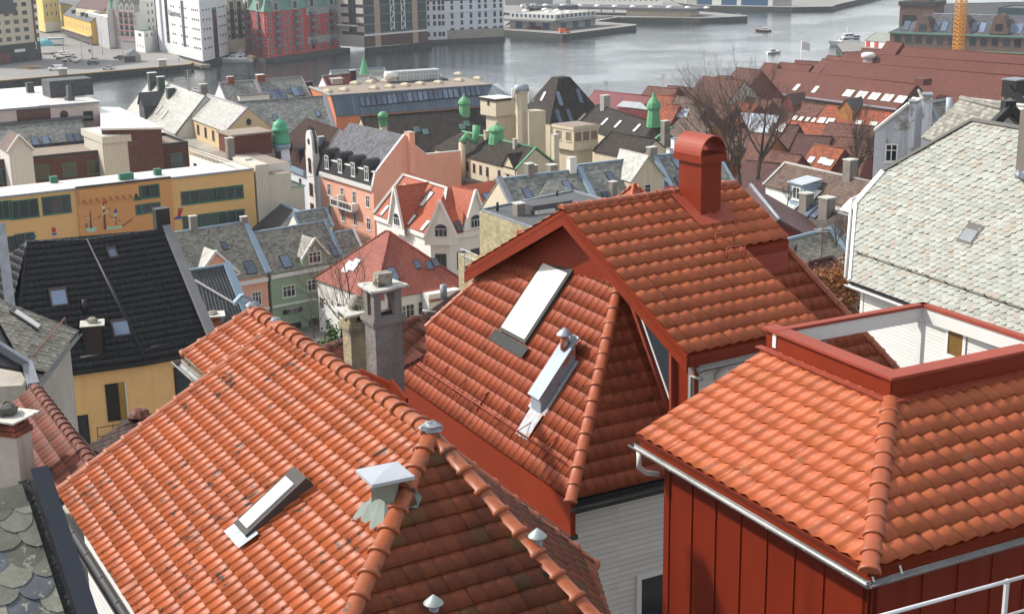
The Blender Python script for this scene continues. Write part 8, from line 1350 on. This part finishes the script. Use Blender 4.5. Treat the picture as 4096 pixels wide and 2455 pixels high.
# ================================================================ trees and shrubs
M_bark = mat('bark', (.075, .058, .046), .9, .35, .8); M_twig = mat('twigs', (.105, .072, .058), .9, .3, .5)
def bare_tree(label, base, hgt, spread, seed, lean=(0, 0), tr=.32, lev=5, group=None, fork=.33, nb=3, name='bare_tree'):
    q = random.Random(seed); base = V(base); t = thing(name, label, 'tree', base, group); tm_ = MB(); cm = MB(); cnt = [0]
    def br(p, d, L, r, lv):
        n = 3 if lv > 1 else 2; pts = [p]; dd = d.copy(); rs = [r]
        for i in range(n):
            dd = (dd+V((q.uniform(-.16, .16), q.uniform(-.16, .16), q.uniform(-.03, .13)))*(.5 if lv == lev else 1.2)).normalized(); pts.append(pts[-1]+dd*(L/n)); rs.append(r*(1-.42*(i+1)/n))
        (tm_ if lv >= lev-1 else cm).tube(pts, rs, 7 if lv >= lev-1 else 4 if lv > 1 else 3, cap=False, sm=lv >= lev-1)
        if lv == 0: return
        k = nb if lv > 1 else nb+1
        if lv == lev: k = nb+2
        for i in range(k):
            f = q.uniform(.35, 1.) if lv < lev else q.uniform(fork, 1.); j = min(n-1, int(f*n)); pp = pts[j]+(pts[j+1]-pts[j])*(f*n-j); a = q.uniform(0, 6.283); sp = q.uniform(.45, .95)*spread
            nd = (dd+V((math.cos(a)*sp, math.sin(a)*sp, q.uniform(-.2, .3)))).normalized(); br(pp, nd, L*q.uniform(.52, .78) if lv < lev else hgt*q.uniform(.32, .5), rs[j+1]*q.uniform(.55, .75), lv-1)
        br(pts[-1], (dd+V((q.uniform(-.2, .2), q.uniform(-.2, .2), .1))).normalized(), L*.68 if lv < lev else hgt*.45, rs[-1]*.9, lv-1)
    br(base-V((0, 0, .5)), (V((lean[0], lean[1], 1))).normalized(), hgt*.36, tr, lev)
    tm_.build('trunk', M_bark, t); cm.build('crown', M_twig, t); return t
for i, (lab, x, y, d, yt, ln, sd, sp) in enumerate((('tall bare tree left of its pair, leaning left behind the red chimney cowl', 2925, 740, 215, 285, (-.16, 0), 3, 1.05), ('tall bare tree with upright limbs between two others behind the chimney', 2958, 730, 214, 282, (.0, .05), 8, 1.0), ('bare tree with dark trunk right of the chimney, before the ochre house', 3033, 705, 216, 300, (.10, 0), 14, 1.05), ('broad bare tree before the orange roof left of the peeling white gable', 3425, 715, 190, 405, (-.03, 0), 21, 1.0))):
    P = PD(x, y, d); bare_tree(lab, P, (ZA(P, yt)-P.z)*.84, sp, sd, ln, .42 if i < 3 else .4, 5, 'bare trees above the old wharf')
P = PD(1412, 1420, 143); bare_tree('twisted bare tree in front of the red hipped roof, behind the chimneys', P, ZA(P, 1010)-P.z, 1.0, 33, (.0, 0), .2, 5, fork=.25)
P = PD(1255, 1340, 166); bare_tree('small bare street tree before the green house shopfront', P, ZA(P, 1185)-P.z, .9, 40, (0, 0), .1, 4)
for j, (x, y, d, yt) in enumerate(((3345, 960, 96, 830), (3395, 985, 94, 850), (3150, 800, 130, 715))): P = PD(x, y, d); bare_tree(('bare shrub behind the dark grey tiled house', 'bare shrub against the white barge board', 'thin bare shrub before the maroon roof')[j], P, ZA(P, yt)-P.z, 1.1, 50+j, (0, 0), .06, 4, nb=4, fork=.1, name='bare_shrub')
def leafy(label, P, rx, ry, rz, n, mt, size, seed, cat='shrub', name='shrub'):
    q = random.Random(seed); P = V(P); t = thing(name, label, cat, P); mb = MB(); st = MB()
    cl = [V((q.gauss(0, .42)*rx, q.gauss(0, .42)*ry, q.uniform(.15, 1)*rz)) for _ in range(26)]
    for i in range(n):
        c = q.choice(cl); p = P+c+V((q.gauss(0, .18)*rx, q.gauss(0, .18)*ry, q.gauss(0, .12)*rz)); a = V((q.uniform(-1, 1), q.uniform(-1, 1), q.uniform(-.6, 1))).normalized(); b = a.cross(V((q.uniform(-1, 1), q.uniform(-1, 1), q.uniform(-1, 1)))).normalized(); s_ = size*q.uniform(.6, 1.3); mb.poly([p-a*s_, p+b*s_*.5, p+a*s_, p-b*s_*.5])
    for i in range(14): c = cl[i]; st.tube([P, P+c*.5+V((0, 0, .1*rz)), P+c], [.03, .02, .008], 4, cap=False)
    mb.build('foliage', mt, t); st.build('stem', M_bark, t); return t
M_aut = mat('copper beech leaves', (.24, .095, .03), .8, .5, 3., cellv=.5, spots=(.10, .04, .015), spk=.52, sps=5.); M_lfg = mat('green leaves', (.06, .12, .025), .7, .5, 3., spots=(.02, .05, .012), spk=.5, sps=6.)
leafy('rusty brown autumn hedge between dark tiles and the white house corner', PD(3350, 1290, 62), 1.5, 1.5, 2.4, 5200, M_aut, .10, 1, 'hedge', 'hedge'); leafy('rusty brown shrub at the left end of the autumn hedge', PD(3290, 1180, 66), .9, .9, 1.3, 1800, M_aut, .10, 4)
leafy('small green bush at the foot of the rendered chimneys', PD(1352, 1390, 50), .5, .5, .8, 700, M_lfg, .07, 2); leafy('low green shrub beside the weathered ridge tiles', PD(1312, 1400, 48), .45, .4, .35, 400, M_lfg, .06, 3)
# ================================================================ boats
M_hull = mat('white gelcoat', (.72, .72, .72), .3, .05, .5, spec=.5); M_wood = mat('varnished hull', (.22, .085, .03), .4, .2, 1.); M_bwin = mat('boat window', (.015, .018, .022), .1, .1, 1.); M_bcan = mat('blue canvas', (.02, .045, .12), .7, .1, 1.)
def boat(label, px, L, az, hm, kind, name='motor_boat', z=0.):
    P = PZ(px[0], px[1], z); B = L*.31; D = L*.10; r = local(thing(name, label, 'boat', P, None, -math.radians(az))); mb = MB(); vs = []; fs = []; ns = 11; prof = ((0, -.25), (.62, -.1), (.86, .35), (1., 1.))
    for i in range(ns):
        t = i/(ns-1); y = (t-.5)*L; wd = B/2*(1-max(0, (t-.45)/.55)**2.2)*(.86+.14*min(1, t*4)); sh = D*(1+.55*t*t); rake = L*.07*max(0, (t-.6)/.4)
        ring = [(f*wd*(1 if h > .5 else .9), y+rake*h, sh*h) for f, h in prof]; row = [(-x, yy, zz) for x, yy, zz in ring[:0:-1]]+ring; vs += row
    m_ = 7
    for i in range(ns-1):
        for k in range(m_-1): fs.append((i*m_+k, i*m_+k+1, (i+1)*m_+k+1, (i+1)*m_+k))
    fs.append(tuple(range(m_)))
    mb.faces(vs, fs, 0, True).build('hull', hm, r); dk = MB(); dv = []
    for i in range(ns): dv += [V(vs[i*m_])*1+V((0, 0, -.03)), V(vs[i*m_+m_-1])+V((0, 0, -.03))]
    dk.faces(dv, [(2*i, 2*i+1, 2*i+3, 2*i+2) for i in range(ns-1)]).build('deck', M_hull if hm is M_hull else mat('teak deck', (.33, .22, .12), .7, .2, 1.), r)
    def cab(y0, y1, w0, h0, h1, rake, nm='cabin', mt=M_hull, par_=r):
        b = [(-w0, y0, h0), (w0, y0, h0), (w0*.9, y1, h0), (-w0*.9, y1, h0)]; t = [(-w0*.88, y0+rake*.3, h1), (w0*.88, y0+rake*.3, h1), (w0*.72, y1-rake, h1), (-w0*.72, y1-rake, h1)]; k = MB(); k.poly(t)
        for i in range(4): k.poly([b[i], b[(i+1) % 4], t[(i+1) % 4], t[i]])
        o = k.build(nm, mt, par_); g_ = MB()
        for i in range(4):
            a, b2, c, d = V(b[i]), V(b[(i+1) % 4]), V(t[(i+1) % 4]), V(t[i]); nn = (b2-a).cross(d-a).normalized()*.02; f = lambda s_, v_: (a+(b2-a)*s_)*(1-v_)+(d+(c-d)*s_)*v_+nn
            g_.poly([f(.08, .42), f(.92, .42), f(.92, .82), f(.08, .82)])
        g_.build('cabin_window', M_bwin, o); return o
    if kind == 'yacht': cab(-L*.34, L*.24, B*.36, D*1.05, D*2.3, L*.16); cab(-L*.30, L*.0, B*.3, D*2.31, D*2.9, L*.08, 'flybridge'); MB().bar((-B*.3, -L*.26, D*2.9), (-B*.3, -L*.2, D*3.7), .3, .15).bar((B*.3, -L*.26, D*2.9), (B*.3, -L*.2, D*3.7), .3, .15).bar((-B*.32, -L*.2, D*3.7), (B*.32, -L*.2, D*3.7), .5, .12).build('radar_arch', M_hull, r); MB().par((-B*.42, -L*.54, D*.3), (B*.84, 0, 0), (0, L*.08, 0), (0, 0, .2)).build('swim_platform', M_hull, r)
    elif kind == 'canvas': cab(-L*.42, L*.02, B*.42, D*1.05, D*2.1, L*.1, 'canopy', M_bcan); cab(L*.03, L*.32, B*.26, D*1.2, D*1.6, L*.1)
    elif kind == 'cruise': cab(-L*.40, L*.22, B*.36, D*1.05, D*2.3, L*.08); cab(-L*.2, L*.12, B*.3, D*2.31, D*3.4, L*.05, 'wheelhouse'); MB().par((-B*.33, -L*.38, D*2.35), (B*.66, 0, 0), (0, L*.2, 0), (0, 0, D*.35)).build('awning', M_bcan, r); MB().tube([(0, 0, D*3.4), (0, 0, D*5.)], .12, 6).build('mast', M_hull, r)
    else: cab(-L*.30, L*.14, B*.34, D*1.0, D*2.5, L*.07); MB().tube([(0, -L*.1, D*2.5), (0, -L*.1, D*3.5)], .05, 5).build('mast', M_hull, r)
    return r
boat('large white motor yacht moored by the white office block', (940, 251), 13.5, -78, M_hull, 'yacht', 'motor_yacht'); boat('white motor boat with dark blue canopy behind the quay tip', (648, 236), 10, -58, M_hull, 'canvas', z=.3)
boat('small boat with varnished brown hull and white cabin on open water', (3055, 127), 7.2, -72, M_wood, 'small'); boat('small white cabin boat heading right, trailing a faint wake', (3094, 214), 6.6, 62, M_hull, 'small'); boat('white passenger cruiser with blue awning moored by the small pier', (3385, 182), 14, -100, M_hull, 'cruise', 'passenger_boat')
# ================================================================ vehicles and street things
M_tyre = mat('tyre rubber', (.015, .015, .015), .8, .1, 1.); WHL = {}
def car(label, px, az, col, kind='car', name='parked_car', z=None, group=None, cat='car'):
    z = QZ if z is None else z; P = PZ(px[0], px[1], z); r = local(thing(name, label, cat, P, group, -math.radians(az)))
    pr = {'car': (4.4, 1.75, [(-2.2, .35), (2.2, .35), (2.2, .7), (2.05, .85), (.9, .98), (.25, 1.43), (-1.1, 1.45), (-1.8, 1.05), (-2.2, .95)], [(.72, 1.0), (.2, 1.37), (-1.05, 1.39), (-1.6, 1.03)]), 'van': (5.0, 1.95, [(-2.5, .4), (2.5, .4), (2.5, .95), (2.3, 1.15), (1.6, 1.35), (1.0, 2.0), (-2.4, 2.05), (-2.5, 1.9)], [(1.5, 1.38), (1.05, 1.9), (.1, 1.9), (.1, 1.35)]), 'truck': (8.5, 2.4, [(-4.2, .6), (4.2, .6), (4.2, 2.7), (2.6, 2.9), (2.5, 3.3), (-4.2, 3.3)], [(4.0, 1.8), (4.0, 2.6), (2.9, 2.6), (2.9, 1.8)])}[kind]; L, w, bp, gp = pr
    cm = mat('paint '+label[:24], col, .3, .05, .5, spec=.5); n = len(bp); vs = [(-w/2*(1 if zz < 1 else .86), y, zz) for y, zz in bp]+[(w/2*(1 if zz < 1 else .86), y, zz) for y, zz in bp]; fs = [tuple(range(n))[::-1], tuple(range(n, 2*n))]+[(i, (i+1) % n, n+(i+1) % n, n+i) for i in range(n)]
    b = MB().faces(vs, fs).build('body', cm, r); g_ = MB(); s_ = w/2*.9
    for sg in (-1, 1): g_.poly([(sg*(s_ if zz > 1.2 else w/2*.95)*1.04, y, zz) for y, zz in gp])
    if kind == 'car': g_.poly([(-.66, .80, 1.02), (.66, .80, 1.02), (.6, .28, 1.42), (-.6, .28, 1.42)]); g_.poly([(-.66, -1.78, 1.1), (.66, -1.78, 1.1), (.6, -1.16, 1.46), (-.6, -1.16, 1.46)])
    elif kind == 'van': g_.poly([(-.8, 1.62, 1.37), (.8, 1.62, 1.37), (.75, 1.04, 1.98), (-.75, 1.04, 1.98)])
    g_.build('glass', M_bwin, r)
    if 'w' not in WHL: WHL['w'] = MB().tube([(-.11, 0, 0), (.11, 0, 0)], .33, 12).mesh('wheel', M_tyre)
    for sg in (-1, 1):
        for y in (L*.31, -L*.30): o = link('wheel', WHL['w'], r); o.location = (sg*(w/2-.08), y, .33)
    return r
car('white delivery van on the quay, near the grey ticket hut', (223, 283), -85, (.7, .7, .7), 'van', 'delivery_van', cat='van'); car('dark green saloon car on the open quay', (373, 259), -86, (.02, .05, .045)); car('silver hatchback nearest the yellow kerb', (434, 279), -80, (.48, .49, .5)); car('silver car just behind the dark green saloon', (372, 247), -86, (.5, .5, .5)); car('dark car parked left of the grey gabled hut', (478, 237), -80, (.08, .07, .06)); car('olive camouflage coloured car touching the grey gabled hut', (497, 241), -80, (.15, .13, .08))
car('bright orange van at the corner of the ferry terminal pier', (2258, 133), 70, (.7, .12, .02), 'van', 'delivery_van', cat='van')
for x, c, l in ((2124, (.35, .02, .03), 'leftmost of three red cars under the terminal canopy'), (2164, (.35, .02, .03), 'middle red car under the terminal canopy'), (2201, (.38, .02, .03), 'red car nearest the orange van'), (2143, (.02, .02, .02), 'black car between two red cars at the terminal'), (2058, (.02, .02, .022), 'black car at the left corner of the terminal')): car(l, (x, 118-(x == 2058)*8), 65, c, group='cars parked at the ferry terminal')
car('white van on the road behind the terminal roof', (2140, 30), 80, (.7, .7, .7), 'van', 'delivery_van', cat='van'); car('small white van behind the terminal, left of the larger one', (2101, 32), 70, (.7, .7, .7), 'van', 'delivery_van', cat='van'); car('white box lorry behind the terminal', (2243, 26), 85, (.68, .68, .68), 'truck', 'lorry', cat='truck'); car('dark car beside the white warehouse with arched windows', (2024, 62), 75, (.03, .04, .05))
t = PZ(224, 184, QZ); r = thing('site_trailer', 'white site trailer with blue band beside the cream corner block', 'trailer', t); u = dirv(80); MB().par(t-u*3.1+V((0, 0, .5)), u*6.4, dirv(-10)*2.6, V((0, 0, 2.9))).build('body', M_hull, r); MB().par(t-u*3.1-dirv(-10)*.02+V((0, 0, 2.7)), u*6.4, -dirv(-10)*.02, V((0, 0, .4))).build('blue_band', M_bcan, r); MB().par(t-u*2.8+V((0, 0, 0)), u*5.8, dirv(-10)*2.2, V((0, 0, .48))).build('chassis', M_blk, r)
t = PZ(538, 248, QZ); r = thing('quay_hut', 'grey hut with steep blue grey gabled roof on the quay', 'hut', t); A, B = t+dirv(60)*-2.6, t+dirv(60)*2.6; b_ = dirv(-30); MB().prism([A, B, B+b_*3.6, A+b_*3.6], QZ, QZ+2.4).build('wall', M_conc, r); MB().poly([A+V((0, 0, 2.4)), B+V((0, 0, 2.4)), t+V((0, 0, 4.6))]).build('gable', M_conc, r); [MB().slab([q+V((0, 0, 2.3)), t+V((0, 0, 4.65))-b_*.2, t+b_*3.8+V((0, 0, 4.65)), q+b_*3.8+V((0, 0, 2.3))], .12).build('roof', M_ltb if s_ else M_blz, r) for s_, q in ((0, A), (1, B))]
t = PZ(520, 250, QZ); r = thing('waste_container', 'dark open topped container left of the grey hut', 'container', t); MB().par(t-u*2, u*4, dirv(-10)*2, V((0, 0, 2.2))).build('body', M_sld, r); MB().par(t-u*2.1-dirv(-10)*.1+V((0, 0, 2.2)), u*4.2, dirv(-10)*2.2, V((0, 0, .15))).build('rim', M_conc, r)
for x, y, l in ((250, 303, 'grey service hut by the quay edge near the white van'), (650, 266, 'grey service hut near the tip of the quay')): t = PZ(x, y, QZ); r = thing('service_hut', l, 'hut', t, 'service huts on the quay edge'); MB().par(t-u*1.2, u*2.6, dirv(-10)*2, V((0, 0, 2.2))).build('wall', M_conc, r); MB().par(t-u*1.5-dirv(-10)*.3+V((0, 0, 2.2)), u*3.2, dirv(-10)*2.6, V((0, 0, .25))).build('roof', M_wht, r)
lp = local(thing('street_lamp', 'tall grey street lamp on the quay', 'street lamp', (0, 0, 0), 'street lamps on the quay')); MB().tube([(0, 0, 0), (0, 0, 9.)], [.14, .08], 6).build('pole', M_conc, lp); MB().tube([(0, 0, 8.9), (.9, 0, 9.2)], .07, 5).build('arm', M_conc, lp); MB().par((.6, -.2, 9.15), (.9, 0, 0), (0, .4, 0), (0, 0, .15)).build('lamp_head', M_wht, lp)
for i, (x, y, l) in enumerate(((255, 205, 'street lamp at the site trailer'), (331, 263, 'street lamp beside the pale market tables'), (371, 233, 'street lamp with a yellow box at its foot'), (411, 220, 'street lamp before the sheeted scaffold'), (496, 252, 'street lamp by the dark container'), (212, 150, 'street lamp before the yellow house porch'), (2262, 120, 'lamp at the terminal corner'), (2140, 100, 'lamp behind the terminal roof'))):
    P = PZ(x, y, QZ); l = 'grey '+l
    if i == 0: lp.location = P; lp['label'] = l
    else: dup(lp, P, i*.7, l)
tb = local(thing('market_table', 'pale covered market table in the fenced square', 'table', (0, 0, 0), 'covered market tables by the corner block')); MB().par((-1.1, -.6, .75), (2.2, 0, 0), (0, 1.2, 0), (.05, 0, .25)).build('cover', M_wht, tb); MB().par((-.9, -.45, 0), (1.8, 0, 0), (0, .9, 0), (0, 0, .74)).build('crate', M_kf, tb)
q = random.Random(4); first = True
for i in range(30):
    f, g_ = q.random(), q.random(); x = 200+f*80+g_*45; y = 209+g_*42+f*6; P = PZ(x, y, QZ)
    if first: tb.location = P; first = False
    else: dup(tb, P, q.uniform(-.4, .4), None, None, q.uniform(.8, 1.1))
t = PZ(95, 276, QZ); r = thing('plank_pile', 'loose pile of timber planks on the quay', 'planks', t)
for i in range(9): a = q.uniform(60, 110); MB().bar(t+V((q.uniform(-3, 3), q.uniform(-2, 2), .1+.12*i)), t+V((q.uniform(-3, 3), q.uniform(-2, 2), .1+.12*i))+dirv(a)*q.uniform(4, 7), .5, .1).build('plank', mat('raw timber', (.36, .23, .12), .8, .3, 1.) if i == 0 else bpy.data.materials['raw timber'], r)
# a few figures on the quay
sk = bpy.data.meshes.new('person'); V_ = [(0, 0, .92), (0, 0, 1.2), (0, 0, 1.42), (0, .0, 1.56), (0, .02, 1.70), (-.1, 0, .86), (-.11, .04, .48), (-.12, -.02, .05), (.1, 0, .86), (.11, -.1, .48), (.12, -.2, .06), (-.2, 0, 1.4), (-.26, .03, 1.12), (-.25, .1, .88), (.2, 0, 1.4), (.26, -.05, 1.12), (.25, .05, .88), (-.12, .12, .03), (.12, -.08, .03)]; E_ = [(0, 1), (1, 2), (2, 3), (3, 4), (0, 5), (5, 6), (6, 7), (0, 8), (8, 9), (9, 10), (2, 11), (11, 12), (12, 13), (2, 14), (14, 15), (15, 16), (7, 17), (10, 18)]
sk.from_pydata(V_, E_, []); so_ = bpy.data.objects.new('t', sk); COL.objects.link(so_); md = so_.modifiers.new('s', 'SKIN'); rad = [.15, .15, .17, .06, .105, .1, .075, .05, .1, .075, .05, .07, .05, .04, .07, .05, .04, .045, .045]
for i, v in enumerate(sk.skin_vertices[0].data): v.radius = (rad[i], rad[i]*.8 if i < 3 else rad[i]); v.use_root = i == 0
so_.modifiers.new('b', 'SUBSURF').levels = 1; dg = bpy.context.evaluated_depsgraph_get(); pm = bpy.data.meshes.new_from_object(so_.evaluated_get(dg)); bpy.data.objects.remove(so_); pm.name = 'person'
for x, y, c, l, a in ((357, 214, (.03, .03, .035), 'person in dark clothes walking across the square, left of two', 0.5), (362, 214, (.12, .03, .03), 'person in dark red jacket walking across the square, right of two', .6), (168, 238, (.35, .45, .03), 'worker in yellow high visibility vest at the shopfront', 1.), (716, 250, (.03, .035, .05), 'person in dark coat at the tip of the quay', 2.), (262, 262, (.04, .04, .05), 'person standing right of the white delivery van', 0.), (2182, 122, (.05, .06, .12), 'person in blue jacket walking past the red cars', 1.5)):
    me = pm.copy(); me.materials.clear(); me.materials.append(mat('clothes '+l[-20:], c, .8, .1, 1.)); o = link('person', me); o.location = PZ(x, y, QZ); o.rotation_euler.z = a; tag(o, l, 'person')
# television aerials and wires over the town
M_wire = mat('cable', (.03, .03, .03), .6, .1, 1.)
for i, (x, y, d, yt, l) in enumerate(((30, 640, 222, 560, 'television aerial on the far left tower roof'), (757, 380, 265, 280, 'thin mast aerial behind the pale slate gable'), (1860, 1120, 70, 1010, 'pale aerial at the eave of the crossing gable'), (2424, 400, 285, 325, 'thin mast left of the crimson roof'), (2650, 380, 330, 298, 'thin mast with side arm among wharf roofs'))):
    P = PD(x, y, d); zt = ZA(P, yt); t = thing('aerial_mast', l, 'aerial', P); MB().tube([P, V((P.x, P.y, zt))], .05*d/200+.01, 5).build('mast', M_conc, t); s_ = (zt-P.z)*.16
    for k in (.98, .9, .82): MB().bar(V((P.x-s_, P.y, P.z+(zt-P.z)*k)), V((P.x+s_, P.y, P.z+(zt-P.z)*k)), .04*d/200+.01).build('aerial_arm', M_conc, t)
for (a, b, l) in (((1230, 990, 176), (1492, 945, 182), 'thin cable spanning the street from green gable to corner house'), ((1100, 668, 225), (1290, 700, 206), 'thin cable from the onion turret to the salmon house'), ((2900, 690, 160), (3110, 700, 150), 'sagging cable behind the red chimney')):
    A, B = PD(*a), PD(*b); o = MB().tube([A+(B-A)*(k/8)-V((0, 0, 4*.8*(k/8)*(1-k/8))) for k in range(9)], .03, 4).build('overhead_cable', M_wire); tag(o, l, 'cable')
# ---------------------------------------------------------------- haze over the harbour
g = bpy.data.materials.new('haze'); g.use_nodes = True; nt = g.node_tree; nt.nodes.clear(); ou = nt.nodes.new('ShaderNodeOutputMaterial'); vo = nt.nodes.new('ShaderNodeVolumePrincipled'); vo.inputs['Color'].default_value = (.86, .92, 1., 1); vo.inputs['Density'].default_value = .00014; vo.inputs['Anisotropy'].default_value = .2; nt.links.new(vo.outputs[0], ou.inputs['Volume'])
tag(MB().par((-950, -85, -4), (2400, 0, 0), (0, 1500, 0), (0, 0, 70)).build('haze', g), kind='stuff')
SC.cycles.volume_max_steps = 64; SC.cycles.volume_step_rate = 5
